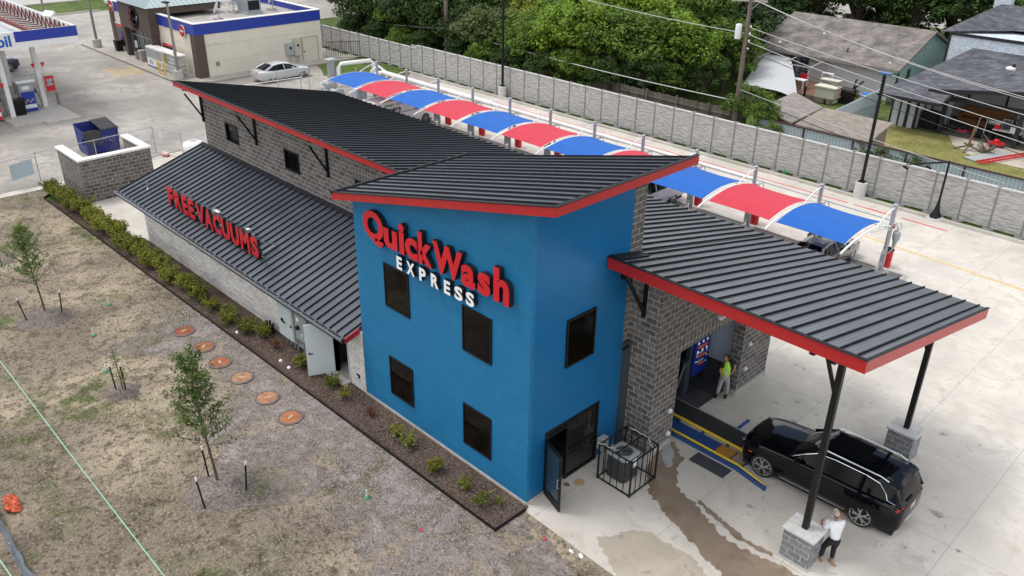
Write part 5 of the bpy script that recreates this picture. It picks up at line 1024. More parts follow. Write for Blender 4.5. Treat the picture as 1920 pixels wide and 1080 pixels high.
# ================================================================ VACUUM ROW
PXS = [.31-3.52*(11-k) for k in range(12)]
PY = 23.05
def post_thing(label, x, full=True):
    c = T('vacuum_post', label, 'vacuum post', (x, PY, 0), 0, 'vacuum posts in a row behind the car wash')
    mb = MB(); mb.box(-.32, .32, -.28, .28, .04, .22); mb.build('base_block', M_cement, c, bevel=.02)
    mb = MB(); mb.cyl(0, 0, .2, 3.45, .095, n=14); mb.cyl(0, 0, 3.45, 3.5, .11, .05, n=14); mb.cyl(0, 0, .2, .24, .17, n=14); mb.build('post', M_silver, c, smooth=50)
    mb = MB(); arc = [(0, -.09, 2.42), (0, -.6, 2.60), (0, -1.3, 2.77), (0, -2.1, 2.88), (0, -3.0, 2.90), (0, -3.9, 2.82), (0, -4.6, 2.68), (0, -4.95, 2.58)]
    mb.tube(arc, .045, 8); mb.tube([(p[0], p[1], p[2]-.16) for p in arc[:4]], .03, 6)
    for p in arc[1:4]: mb.bar(p, (p[0], p[1], p[2]-.16), .02)
    mb.build('arch_tube', M_white, c, smooth=50)
    mb = MB(); mb.tube([(0, -.06, 3.32), (0, -.5, 3.28), (0, -1.05, 3.13), (0, -1.65, 2.86)], .03, 8); mb.build('strut', M_white, c, smooth=50)
    mb = MB(); mb.loft([[(.02, -.16, .55), (.02, -.52, .55), (.02, -.50, 1.25), (.02, -.3, 1.42), (.02, -.16, 1.35)], [(.05, -.16, .55), (.05, -.52, .55), (.05, -.50, 1.25), (.05, -.3, 1.42), (.05, -.16, 1.35)]])
    mb.box(.05, .07, -.16, -.1, .6, 1.3); mb.build('mat_clamp_plate', mat('plate_grey', (.30, .31, .34), .5), c)
    mb = MB()
    for i in range(3):
        for j in range(3): mb.obox((.053, -.24-.1*i, .8+.13*j), (.01, .035, .08), rx=.3)
    mb.build('clamp_slot', M_black, c)
    mb = MB(); mb.tube([(.1, .0, 2.45), (.25, .08, 2.5), (.32, .12, 2.2), (.2, .1, 1.8), (.25, .12, 1.3), (.12, .05, 1.1)], .035, 6); mb.build('hose', M_galv, c, smooth=True)
    mb = MB(); mb.lathe((.1, .12, 2.4), [(.0, -.03), (.11, -.03), (.11, .03), (.0, .03)], 14, 'X'); mb.build('valve_cap', M_ltred, c)
    mb = MB(); mb.lathe((.28, .15, 1.75), [(.04, -.35), (.06, -.2), (.17, .12), (.17, .4), (.05, .48)], 14); mb.build('separator', M_silver, c, smooth=50)
    return c
p0 = post_thing('end vacuum post nearest the camera, standing free beside the open pavement', PXS[11])
for k in range(11):
    lab = 'vacuum post, %s counted from the far end of the shaded row' % ORD[k]
    if k == 0: lab = 'far end vacuum post beside the grey vacuum tanks'
    dup(p0, (PXS[k], PY, 0), label=lab)
fb, fr = mat('shade_blue', (.001, .098, .41), .8, var=.08, scale=2), mat('shade_red', (.50, .03, .055), .8, var=.06, scale=2)
FA = [(-.38, 2.62), (-.8, 2.75), (-1.4, 2.89), (-2.1, 2.98), (-2.8, 3.0), (-3.4, 2.95), (-3.95, 2.86), (-4.35, 2.77)]
pos = ['farthest', 'second farthest', 'third from the far end', 'fourth from the far end', 'fifth from the far end', 'sixth from the far end', 'seventh from far end beside tower roof', 'mostly hidden behind the tower roof corner', 'third nearest the free end', 'second nearest the free end', 'nearest the free end of the row']
protos = {}
for k in range(11):
    xm = (PXS[k]+PXS[k+1])/2; blue = k % 2 == 0; key = blue
    lab = '%s fabric shade over a vacuum bay, %s' % ('blue' if blue else 'red', pos[k])
    if key not in protos:
        mb = MB(); hw = 3.52/2-.17; secs = []
        for i in range(13):
            u = -1+2*i/12; x = u*hw; inn = .12*(1-u*u)
            S = []
            n = len(FA)
            for j, (y, z) in enumerate(FA):
                e = (inn if j == n-1 else 0) - (inn*.6 if j == 0 else 0)
                S.append((x, y+e, z-.03*(1-u*u)*1.0))
            secs.append(S)
        th = [[(x, y, z-.008) for x, y, z in S] for S in secs]
        mb.loft([a+b[::-1] for a, b in zip(secs, th)])
        f = mb.build('fabric', fb if blue else fr, None, smooth=60)
        c = T('shade_canopy', lab, 'shade', (xm, PY, .03), 0, 'fabric shades over the vacuum bays'); f.parent = c
        mb = MB()
        for s in (-1, 1):
            mb.tube([(s*(hw+.03), y, z-.005) for y, z in FA], .012, 5)
            for y, z in FA[::1]: mb.bar((s*(hw), y, z), (s*(hw+.16), y, z-.08), .014)
        mb.build('edge_lacing', M_white, c); protos[key] = c
    else: dup(protos[key], (xm, PY, .03), label=lab)
def can(x, lab):
    c = T('trash_can', lab, 'trash can', (x, PY+1.0, .004), 0, 'red trash cans at the vacuum posts')
    mb = MB(); mb.lathe((0, 0, 0), [(.20, 0), (.22, .08), (.24, .82), (.24, .86)], 18); mb.build('barrel', M_ltred, c, smooth=50)
    mb = MB(); mb.lathe((0, 0, .86), [(.26, 0), (.26, .05), (.16, .10), (.14, .04)], 18); mb.build('lid', M_black, c, smooth=50)
    mb = MB()
    for k in range(14):
        for j in range(5): a = 2*pi*k/14+(j % 2)*.2; mb.obox((.234*cos(a), .234*sin(a), .15+j*.14), (.008, .02, .04), rz=a)
    mb.build('perforation', mat('dark_red_hole', (.12, .005, .006), .7), c); return c
t0 = can(PXS[11]-.2, 'red perforated trash can with black lid beside the free end vacuum post')
for k in range(1, 11): dup(t0, (PXS[k]-.2, PY+1.0, .004), label='red trash can beside the %s vacuum post from the far end' % ORD[k])
c = T('vacuum_pipe', 'long white overhead vacuum pipe stepping down in width behind the posts', 'pipe', (-36, PY+.5, 2.4)); o = c.location
for a, b, r, dz in ((-38.5, -26.5, .17, 0), (-26.5, -16, .13, 0), (-16, -7, .10, 0)): mb = MB(o); mb.tube([(a, PY+.55, 2.55), (b, PY+.55, 2.55)], r, 12); mb.build('pipe_run', M_white, c, smooth=50)
mb = MB(o); mb.tube([(-7, PY+.55, 2.55), (PXS[11], PY+.35, 2.55)], .035, 8); mb.build('pipe_run', M_galv, c)
mb = MB(o); mb.tube([(-38, PY+.3, 2.2), (PXS[11], PY+.25, 2.2)], .025, 6); mb.build('conduit', M_galv, c)
for x in PXS: mb = MB(o); mb.box(x-.04, x+.04, PY+.08, PY+.7, 2.34, 2.4); mb.tube([(x+.2, PY+.55, 2.5), (x+.3, PY+.5, 2.3), (x+.12, PY+.15, 2.15)], .03, 6); mb.build('pipe_bracket', M_galv, c)
# vacuum producers at the far end
c = T('vacuum_tank', 'grey cylindrical vacuum separator tank under the farthest blue shade', 'tank', (-39.3, 21.9, 0)); mb = MB(); mb.lathe((0, 0, 0), [(.62, 0), (.62, 1.5), (.55, 1.62), (.2, 1.7)], 22); mb.build('tank_body', M_silver, c, smooth=50); mb = MB(); mb.cyl(0, 0, 1.7, 2.0, .12, n=10); mb.build('inlet', M_galv, c); mb = MB(); mb.obox((.63, 0, .9), (.06, .2, .3)); mb.build('gauge_box', M_galv, c)
for i, (x, y, lab) in enumerate(((-44.0, 22.3, 'grey vacuum motor on its stand, nearer the shop'), (-41.5, 21.3, 'grey vacuum motor with round filter, nearer the metal roof'))):
    c = T('vacuum_motor', lab, 'motor', (x, y, 0)); mb = MB(); mb.box(-.5, .5, -.35, .35, .5, .56)
    for a in (-.45, .45):
        for b in (-.3, .3): mb.box(a-.03, a+.03, b-.03, b+.03, 0, .5)
    mb.build('stand', M_galv, c); mb = MB(); mb.tube([(-.45, 0, .85), (.4, 0, .85)], .24, 14); mb.build('motor_body', M_silver, c, smooth=50); mb = MB(); mb.lathe((.5, 0, .85), [(.3, -.1), (.42, 0), (.42, .12), (.3, .2)], 16, 'X'); mb.build('blower', M_silver, c, smooth=50)
c = T('vacuum_duct', 'white looped duct pipes rising beside the far end of the row', 'duct', (-43.5, 24.5, 0)); o = c.location
mb = MB(o); mb.tube([(-45.9, 24.6, 0), (-45.9, 24.6, 1.5), (-45.85, 24.85, 1.8), (-45.3, 27.3, 1.8), (-45.25, 27.6, 1.6), (-45.25, 27.6, .1)], .17, 10); mb.build('pipe_run', M_white, c, smooth=60)
mb = MB(o); mb.tube([(-43.6, 23.4, .9), (-42.0, 24.2, 1.2), (-41.0, 24.2, 1.3), (-39.4, 23.8, 2.3), (-38.3, PY+.55, 2.55)], .15, 10); mb.build('pipe_run', M_white, c, smooth=60)
mb = MB(o); mb.tube([(-43.6, 26.2, .2), (-43.6, 26.2, 1.4), (-43.2, 26.6, 1.8), (-42.8, 27.0, 1.4), (-42.8, 27.1, .2)], .1, 8); mb.build('pipe_run', M_white, c, smooth=60)
c = T('exhaust_stack', 'square galvanised exhaust stack with cap near the far end of shades', 'vent', (-46.4, 24.2, 0)); mb = MB(); mb.box(-.22, .22, -.22, .22, 0, 2.0); mb.build('stack', M_silver, c); mb = MB(); mb.box(-.36, .36, -.36, .36, 2.06, 2.2); mb.box(-.2, .2, -.2, .2, 2.0, 2.06); mb.build('cap', M_grel, c)
q = T('iron_fence', 'short black iron picket fence between the shop and the concrete wall', 'fence', (-54.2, 30.6, 0)); mb = MB(q.location)
for k in range(16): t = k/15; mb.cyl(-55.0+1.6*t, 29.4+2.6*t, 0, 1.7, .018, n=5)
mb.build('picket', M_black, q); mb = MB(q.location)
for z in (.15, 1.6): mb.bar((-55.0, 29.4, z), (-53.4, 32.0, z), .04)
mb.build('rail', M_black, q)
# far end guard rail + gate poles near silver sedan
for i, (x, y) in enumerate(((-47.0, 19.6), (-46.2, 21.2), (-43.8, 20.5), (-44.5, 25.3))):
    q = (lambda mb: (mb.cyl(x, y, 0, 1.6, .035, n=8), mb.cyl(x, y, 1.6, 1.64, .05, .02, n=8), mb)[-1])(MB((x, y, 0))).build('fence_pole', M_galv); q.location = (x, y, 0); tag(q, 'thin steel pole of the temporary fence, %s from the shop side' % ORD[i], 'pole', 'steel poles near the silver sedan')
mb = MB(); mb.tube([(-47.6, 15.8, 1.0), (-45.6, 21.0, 1.35)], .03, 6); tag(mb.build('gate_rail', M_white), 'white diagonal gate rail beside the silver sedan', 'rail')
# ================================================================ WALL, LIGHT POLES
c = T('concrete_panel_wall', 'long pale grey precast concrete wall with stacked stone texture', 'wall', (-20, 33.0, 0)); o = c.location
def panelmat():
    m, t, b = _nm('precast_stone'); L = t.links; tc = t.nodes.new('ShaderNodeTexCoord'); mp = t.nodes.new('ShaderNodeMapping'); mp.inputs['Scale'].default_value = (1.3, 1, 5.0); L.new(tc.outputs['Object'], mp.inputs[0])
    n = t.nodes.new('ShaderNodeTexNoise'); n.inputs['Scale'].default_value = 1.6; n.inputs['Detail'].default_value = 7; n.inputs['Roughness'].default_value = .62; L.new(mp.outputs[0], n.inputs['Vector'])
    r = t.nodes.new('ShaderNodeValToRGB'); r.color_ramp.elements[0].position = .34; r.color_ramp.elements[1].position = .6; r.color_ramp.elements[0].color = (.29, .285, .275, 1); r.color_ramp.elements[1].color = (.47, .46, .44, 1); L.new(n.outputs[0], r.inputs[0]); L.new(r.outputs[0], b.inputs['Base Color'])
    b.inputs['Roughness'].default_value = .9; bp = t.nodes.new('ShaderNodeBump'); bp.inputs['Strength'].default_value = 1; bp.inputs['Distance'].default_value = .12; L.new(n.outputs[0], bp.inputs['Height']); L.new(bp.outputs[0], b.inputs['Normal']); return m
MPAN = panelmat(); wy = 32.5; sp_ = 1.555; x = 1.86+sp_*4; xs_ = []
while x > -62: xs_.append(x); x -= sp_
for i, x in enumerate(xs_):
    H = 2.36 if x > -45.5 else 2.1
    mb = MB(o); mb.box(x-sp_+.046, x-.046, wy-.05, wy+.05, .12, H-.06); mb.build('panel', MPAN, c)
    mb = MB(o); mb.box(x-.045, x+.045, wy-.07, wy+.07, 0, H+.02); mb.box(x-.075, x+.075, wy-.11, wy+.11, H+.02, H+.06); mb.lathe((x, wy, 0), [(.3, -.02), (.3, .08), (.28, .1)], 12); mb.build('wall_post', mat('wall_post', (.20, .20, .195), .9, var=.15), c)
for a, b, H in ((-45.5, xs_[0], 2.36), (-62, -45.6, 2.1)): mb = MB(o); mb.box(a, b, wy-.085, wy+.085, H-.055, H+.015); mb.build('wall_cap', mat('wall_cap', (.5, .5, .49), .85, var=.1), c)
for i, (x, y, h, lab) in enumerate(((-4.95, 32.0, 7.0, 'tall black light pole on round concrete base before the houses'), (-34.4, 32.1, 8.9, 'tall black light pole on concrete base in front of the trees'))):
    c = T('light_pole', lab, 'light pole', (x, y, 0)); mb = MB(); mb.lathe((0, 0, 0), [(.33, 0), (.33, .9), (.3, .93)], 24); mb.build('concrete_base', M_pedcap, c, smooth=40)
    mb = MB(); mb.box(-.2, .2, -.2, .2, .93, .97); mb.box(-.07, .07, -.07, .07, .95, h); mb.build('pole', M_black, c); mb = MB(); mb.box(-.35, .35, -.18, .18, h-.02, h+.08); mb.build('lamp_head', mat('lamp_blueish', (.05, .12, .25), .4) if i == 0 else M_black, c)
c = T('arm_lamp', 'black curved base lamp post with slanted arm holding two small floodlights', 'lamp post', (-.66, 31.95, 0))
mb = MB(); mb.lathe((0, 0, 0), [(.45, 0), (.45, .08), (.42, .1)], 20); mb.build('footing', M_pedcap, c); mb = MB(); mb.lathe((0, 0, .1), [(.32, 0), (.3, .08), (.16, .35), (.09, .7), (.06, 1.0), (.05, 3.15)], 16); mb.build('pole', M_black, c, smooth=60)
mb = MB(); mb.bar((.05, 0, 3.2), (-1.55, -1.15, 2.95), .08); mb.build('arm', M_blk2, c)
for p in ((-.75, -.62, 2.85), (-1.68, -1.25, 2.75)): mb = MB(); mb.obox(p, (.26, .2, .1), rz=.6, ry=.5); mb.bar(p, (p[0]+.05, p[1]+.05, 3.05), .03); mb.build('flood_head', M_black, c)
mb = MB((-9.7, 32.05, 0)); mb.lathe((-9.7, 32.05, 0), [(.09, 0), (.09, .35), (.05, .42), (.03, .44)], 12); q = mb.build('valve_marker', mat('green_marker', (.02, .25, .10), .5)); q.location = (-9.7, 32.05, 0); tag(q, 'green utility marker standing at the kerb before the concrete wall', 'marker')
# ================================================================ GAS STATION
cream = brick('cream_panel', (.64, .595, .50), (.66, .615, .52), (.38, .35, .29), bw=7.5, rh=1.35, ms=.012, r=.7, bump=.03, var=.05, nscale=.8)
brown = mat('brown_stucco', (.085, .062, .05), .9, var=.12, bump=.2)
navy = mat('royal_blue_band', (.012, .035, .30), .4)
c = T('shop_building', 'cream convenience shop with blue roof band and brown entrance tower', 'shop', (-55.1, 17.1, 0)); o = c.location
mb = MB(o); mb.box(-72.4, -55.1, 17.1, 29.0, .0, 3.62); mb.build('wall', cream, c)
mb = MB(o)
for a, b, y0, y1 in ((-72.45, -72.2, 17.04, 29.05), (-72.2, -55.3, 28.8, 29.05), (-55.3, -55.05, 17.04, 29.05), (-72.2, -68.3, 17.04, 17.3), (-61.9, -55.3, 17.04, 17.3)): mb.box(a, b, y0, y1, 3.62, 4.5)
mb.build('blue_band', navy, c)
mb = MB(o)
for a, b, y0, y1 in ((-72.5, -72.15, 17.0, 29.1), (-72.15, -55.4, 28.75, 29.1), (-55.4, -55.0, 17.0, 29.1), (-72.15, -68.3, 17.0, 17.35), (-61.9, -55.4, 17.0, 17.35)): mb.box(a, b, y0, y1, 4.5, 4.56)
mb.build('parapet_cap', M_white, c)
mb = MB(o); mb.box(-72.2, -55.3, 17.3, 28.8, 3.9, 4.0); mb.build('flat_roof', mat('roof_gravel', (.42, .40, .37), .9, scale=.8, c2=(.27, .25, .23)), c)
mb = MB(o); mb.box(-55.8, -55.02, 16.98, 17.85, 0, 3.6); mb.box(-72.5, -71.7, 16.98, 17.6, 0, 3.6); mb.build('corner_pillar', brown, c)
mb = MB(o); mb.box(-68.3, -61.9, 16.3, 17.6, 2.75, 5.0); mb.box(-68.3, -61.9, 17.6, 23.0, 4.4, 5.0); mb.box(-68.2, -67.7, 16.35, 17.0, .15, 2.75); mb.box(-62.4, -62.0, 16.35, 17.0, .15, 2.75); mb.build('entrance_tower', brown, c)
mb = MB(o); A_ = [(-68.5, 16.1, 5.02), (-61.7, 16.1, 5.02), (-61.7, 23.2, 5.02), (-68.5, 23.2, 5.02)]; R1, R2 = (-65.1, 18.9, 6.3), (-65.1, 20.4, 6.3)
mb.add(A_+[R1, R2], [(0, 1, 4), (1, 2, 5, 4), (2, 3, 5), (3, 0, 4, 5), (0, 3, 2, 1)])
for k in range(1, 16):
    t = k/16; x = -68.5+6.8*t; s = min(t, 1-t)*2; mb.bar((x, 16.1, 5.05), (x+(-65.1-x)*0, 16.1+2.8*s, 5.05+1.28*s), .03, .04)
    y = 16.1+7.1*t; s2 = min(t, 1-t)*2; s2 = min(1, s2*1.25); mb.bar((-61.7, y, 5.05), (-61.7-3.4*s2, y, 5.05+1.28*s2), .03, .04)
mb.build('hip_roof', mat('pale_green_metal', (.36, .43, .44), .4, .3), c)
def shopwin(a, b, z0, z1, band=True, nm='window'):
    mb = MB(o); mb.box(a, b, 17.02, 17.095, z0, z1); w = mb.build(nm, mat('shop_frame', (.25, .24, .23), .5), c)
    mb = MB(o); mb.box(a+.08, b-.08, 17.0, 17.015, z0+.08, z1-.08); mb.build('pane', mat('shop_glass', (.035, .045, .045), .08, var=.5, scale=2), w)
    if band: mb = MB(o); mb.box(a+.05, b-.05, 16.985, 16.998, z1-.32, z1-.1); mb.build('red_strip', M_ltred, w); mb = MB(o); mb.box(a+.0, b-.0, 16.985, 17.0, z1-.08, z1); mb.build('white_strip', M_white, w)
shopwin(-71.6, -68.35, .5, 2.6); shopwin(-61.5, -59.2, 1.25, 2.3)
mb = MB(o); mb.box(-67.7, -62.4, 16.9, 17.02, .15, 2.75); sf = mb.build('storefront', mat('shop_glass', (.035, .045, .045)), c)
mb = MB(o)
for x in (-67.7, -66.4, -65.2, -64.3, -63.4, -62.46): mb.box(x, x+.07, 16.84, 16.9, .15, 2.75)
for z in (.15, 2.1, 2.68): mb.box(-67.7, -62.4, 16.835, 16.9, z, z+.07)
mb.build('mullion', M_galv, sf)
q = text_flat('225', .34, M_white, sf, (0, 0, 0)); q.location = (-62.9+55.1, 16.82-17.1, 2.3); q.rotation_euler = (radians(90), 0, 0)
for x, m_, z in ((-70.6, 'poster_dark', 1.5), (-69.3, 'poster_red', 1.9), (-66.9, 'poster_white', 1.2)):
    mb = MB(o); mb.box(x-.3, x+.3, 16.96, 16.975, z-.35, z+.35) if x < -68 else mb.box(x-.3, x+.3, 16.81, 16.825, z-.35, z+.35); mb.build('poster', mat(m_, {'poster_dark': (.10, .06, .25), 'poster_red': (.5, .05, .02), 'poster_white': (.6, .62, .65)}[m_], .5, var=.6, scale=8), c)
# side wall details
mb = MB(o); mb.box(-55.1, -55.06, 27.0, 28.5, .12, 2.25); d = mb.build('service_door', mat('cream_door', (.60, .56, .47), .6), c)
mb = MB(o); mb.box(-55.06, -55.02, 27.05, 27.15, 1.0, 1.1); mb.build('handle', M_black, d)
mb = MB(o)
for a, b, z0, z1 in ((26.9, 27.0, .1, 2.33), (28.5, 28.6, .1, 2.33), (27.0, 28.5, 2.25, 2.33)): mb.box(-55.1, -55.045, a, b, z0, z1)
mb.build('door_frame', mat('frame_brown', (.40, .36, .29), .7), c)
for y0, y1, z0, z1, m_, lab in ((25.2, 25.95, 1.0, 2.0, M_grel, 'grey electric meter box on the cream side wall'), (26.0, 26.7, .85, 2.35, mat('cream_box', (.47, .44, .36), .6), 'tall cream electrical box on the cream side wall')):
    q = T('meter_box', lab, 'electrical box', (-55.0, (y0+y1)/2, z0)); mb = MB(q.location); mb.box(-55.09, -54.8, y0, y1, z0, z1); mb.build('box_body', m_, q, bevel=.01)
    for k in (.3, .65): mb = MB(q.location); mb.cyl(-54.95, y0+(y1-y0)*k, .02, z0, .05, n=8); mb.build('conduit', MATS['cream_box'] if 'cream_box' in MATS else M_grel, q)
    mb = MB(q.location); mb.lathe((-54.8, (y0+y1)/2, z0+(z1-z0)*.6), [(.1, 0), (.1, .08)], 12, 'X'); mb.build('dial', M_blk2, q)
mb = MB((-55, 18.7, 1.2)); mb.box(-55.09, -54.95, 18.6, 18.85, 1.0, 1.3); q = mb.build('wall_outlet', mat('outlet_grey', (.2, .19, .18))); q.location = (-55, 18.7, 1.2); tag(q, 'small grey outlet box low on the cream side wall near brown pillar', 'electrical box')
for y, w in ((18.3, 'small lamp on the cream side wall near the brown corner pillar'), (18.85, 'white dome camera high on the cream side wall')):
    mb = MB((-55, y, 2.9)); mb.ball((-54.98, y, 2.9), .1, 8, 6); q = mb.build('wall_lamp', M_white, smooth=80); q.location = (-55, y, 2.9); tag(q, w, 'lamp')
# logos and the circular sign letters
def disc_sign(name, lab, loc):
    q = T(name, lab, 'sign', loc); mb = MB(); mb.lathe((0, 0, 0), [(.48, 0), (.48, -.08)], 24, 'Y'); mb.build('disc', M_white, q)
    mb = MB(); mb.lathe((0, -.081, 0), [(.46, 0), (.46, -.01), (.40, -.01), (.40, 0)], 24, 'Y'); mb.lathe((0, -.082, 0), [(.33, 0), (.33, -.012)], 20, 'Y'); mb.build('red_emblem', M_ltred, q); mb = MB(); mb.box(-.33, .33, -.10, -.096, -.05, .05); mb.build('white_bar', M_white, q)
disc_sign('round_sign', 'round red and white sign on blue band at far left end of the shop', (-71.6, 17.0, 4.05)); disc_sign('round_sign', 'round red and white sign on blue band by the brown corner pillar', (-57.0, 17.0, 3.75))
q = T('shop_sign', 'round lettered sign in dark red and black on the brown entrance tower', 'sign', (-65.0, 16.28, 3.9))
dr = mat('dark_red_letter', (.28, .02, .02), .4)
random.seed(12); mr_, mk_ = MB(), MB()
for k in range(26):
    a = 2*pi*k/26; r = .72; t_ = mr_ if 8 < k < 18 else mk_
    for j in range(2): t_.obox((r*cos(a)+random.uniform(-.06, .06), -.04, r*sin(a)+random.uniform(-.06, .06)), (.07, .05, .26), ry=-a+random.uniform(-.9, .9)+pi/2)
for k in range(9): mk_.obox((-.42+k*.105, -.04, random.uniform(-.25, .25)), (.06, .05, .3), ry=random.uniform(-.8, .8))
mr_.build('red_lettering', dr, q); mk_.build('black_lettering', M_black, q)
mb = MB(); mb.lathe((0, -.02, 0), [(1.0, 0), (1.0, -.03), (.93, -.03), (.93, 0)], 28, 'Y'); mb.build('ring', M_black, q)
mb = MB(); mb.box(.62, .80, -.05, -.03, -.2, -.14); mb.bar((.8, -.04, .2), (.66, -.04, -.17), .06); mb.build('white_tick', M_wlet, q)
# roof equipment
for x, y, w in ((-58.3, 21.0, 'white satellite dish nearest the blue parapet on the shop roof'), (-61.0, 23.8, 'larger white satellite dish in the middle of the shop roof'), (-60.0, 27.2, 'white satellite dish at the right end of the shop roof')):
    q = T('satellite_dish', w, 'satellite dish', (x, y, 4.0)); mb = MB(); mb.cyl(0, 0, .15, .9, .04, n=8); mb.build('mast', M_galv, q); mb = MB(); mb.lathe((0, 0, 0), [(.0, .0), (.3, .03), (.52, .12), (.5, .14), (.28, .05), (0, .02)], 18, 'Y'); d = mb.build('dish', M_white, q, smooth=60); d.location = (0, -.08, 1.05); d.rotation_euler = (radians(20), 0, radians(140))
    mb = MB()
    for k in range(5): mb.obox(((k % 3-1)*.42, (k//3-.5)*.4, .1), (.38, .18, .2))
    mb.build('block_base', M_cement, q)
for x, y, s, w in ((-60.3, 25.0, (1.7, 1.4, 1.1), 'grey rooftop air conditioner with dark grille on the shop roof'), (-67.5, 24.5, (2.2, 1.6, 1.0), 'pale grey rooftop unit behind the hip roof'), (-65.5, 27, (1.6, 1.6, .8), 'dark topped rooftop unit near the far edge of the shop roof')):
    q = T('rooftop_unit', w, 'air conditioner', (x, y, 4.0)); mb = MB(); mb.box(-s[0]/2, s[0]/2, -s[1]/2, s[1]/2, .2, .2+s[2]); mb.build('casing', M_silver, q, bevel=.02); mb = MB(); mb.box(s[0]/2, s[0]/2+.02, -s[1]/2+.15, s[1]/2-.15, .35, .05+s[2]); mb.build('grille', M_blk2, q); mb = MB(); mb.box(-s[0]/2-.1, s[0]/2+.1, -s[1]/2-.1, s[1]/2+.1, 0, .2); mb.build('kerb', M_grel, q)
# ice freezers, gas bottle cages, bins
for x0, x1, w in ((-62.5, -60.9, 'white ice freezer with blue base and grey doors, farther one'), (-60.8, -59.3, 'white ice freezer with blue base beside the bottle cages')):
    q = T('ice_freezer', w, 'freezer', ((x0+x1)/2, 16.3, .15)); h = x1-x0; mb = MB(); mb.box(-h/2, h/2, -.45, .45, .12, 1.75); mb.build('cabinet', M_white, q, bevel=.02); mb = MB(); mb.box(-h/2, h/2, -.46, .44, 0, .12); mb.build('base', M_cblue, q)
    for s in (-1, 1): mb = MB(); mb.box(s*h/4-h/4+.06, s*h/4+h/4-.06, -.48, -.455, .85, 1.62); mb.build('door', mat('freezer_grey', (.28, .30, .33), .4), q)
    text_flat('ICE', .42, mat('ice_blue', (.05, .10, .30), .5), q, (0, -.46, .32), (radians(90), 0, 0), bold=.01)
for i, (x0, x1) in enumerate(((-59.0, -57.6), (-57.5, -56.2))):
    q = T('gas_bottle_cage', ['white cage of gas bottles with yellow and black poster', 'white wire cage of gas bottles beside the brown corner pillar'][i], 'cage', ((x0+x1)/2, 16.2, .15)); h = x1-x0
    mb = MB(); mb.box(-h/2, h/2, -.4, .4, 1.75, 1.82)
    for k in range(7): t = -h/2+h*k/6; mb.box(t-.015, t+.015, -.42, -.39, 0, 1.75)
    for k in range(6): z = .05+.34*k; mb.box(-h/2, h/2, -.425, -.395, z, z+.03); mb.box(h/2-.02, h/2+.01, -.4, .4, z, z+.03)
    for a in (-.38, .38): mb.box(h/2-.04, h/2+.01, a-.03, a+.03, 0, 1.75)
    mb.build('frame', M_white, q); mb = MB()
    for k in range(4):
        for z in (.1, .95): mb.cyl(-h/2+.18+k*(h-.36)/3, -.1, z, z+.55, .15, n=10); mb.cyl(-h/2+.18+k*(h-.36)/3, -.1, z+.55, z+.65, .08, n=8)
    mb.build('bottle', mat('bottle_grey', (.45, .46, .48), .4), q)
    if i == 0: mb = MB(); mb.box(-.5, .2, -.44, -.43, .95, 1.7); mb.build('poster', mat('poster_black', (.02, .02, .02), .5, scale=9, c2=(.5, .42, .05)), q)
for x, y, m_, w in ((-70.4, 16.5, M_blk2, 'dark square bin beside the left brown pillar'), (-65.6, 16.4, mat('bin_tan', (.22, .20, .18), .8), 'tan bin with black lid at the shop entrance'), (-64.6, 16.35, mat('bin_stone', (.33, .31, .28), .9, var=.2), 'small stone ash bin at the shop entrance')):
    q = T('litter_bin', w, 'bin', (x, y, .15)); mb = MB(); mb.loft([[(s*a, t*a, z) for s, t in ((-1, -1), (1, -1), (1, 1), (-1, 1))] for a, z in ((.26, 0), (.3, .75))]); mb.build('bin_body', m_, q); mb = MB(); mb.box(-.33, .33, -.33, .33, .75, .98); mb.build('lid', M_black if 'tan' in w else m_, q, bevel=.04)
q = T('store_table', 'small rack with red flowers and potted goods beside the left window', 'rack', (-70.9, 16.7, .15)); mb = MB(); mb.box(-.5, .5, -.2, .2, .7, .76); mb.box(-.48, -.4, -.2, .2, 0, .7); mb.box(.4, .48, -.2, .2, 0, .7); mb.build('shelf', M_blk2, q); mb = MB(); random.seed(3)
for k in range(9): mb.ball((random.uniform(-.45, .45), random.uniform(-.15, .15), .9), .1, 6, 4, jit=.3)
mb.build('goods', mat('goods', (.35, .06, .04), .7, c2=(.05, .12, .05), scale=9), q)
for i, x in enumerate((-58.9, -57.9)):
    q = T('hoop_barrier', 'yellow hoop barrier in front of the %s' % ('ice freezer' if i == 0 else 'gas bottle cage'), 'barrier', (x, 15.3, .15)); mb = MB(); mb.tube([(-.15, 0, 0), (-.15, 0, 1.0), (-.08, 0, 1.08), (.08, 0, 1.08), (.15, 0, 1.0), (.15, 0, 0)], .05, 8); mb.build('hoop', M_yel, q, smooth=60); mb = MB(); mb.box(-.25, .25, -.1, .1, 0, .03); mb.build('base', M_cement, q)
# lot lamp poles
for x, y, h, w in ((-73.3, 15.6, 7.5, 'grey lamp pole on round concrete base left of the shop'), (-55.95, 15.6, 6.2, 'grey lamp pole on concrete base beside the bottle cages'), (-92.5, 17.2, 7, 'distant thin pole standing in the verge by the street')):
    q = T('lamp_pole', w, 'lamp pole', (x, y, 0)); mb = MB(); mb.lathe((0, 0, 0), [(.42, 0), (.4, .9)], 20); mb.build('concrete_base', M_cement, q, smooth=40); mb = MB(); mb.loft([[(s*a, t*a, z) for s, t in ((-1, -1), (1, -1), (1, 1), (-1, 1))] for a, z in ((.10, .9), (.07, h))]); mb.build('pole', mat('pole_brown_grey', (.22, .20, .18), .6), q); mb = MB(); mb.box(-.5, .1, -.2, .2, h, h+.12); mb.build('lamp_head', M_blk2, q)
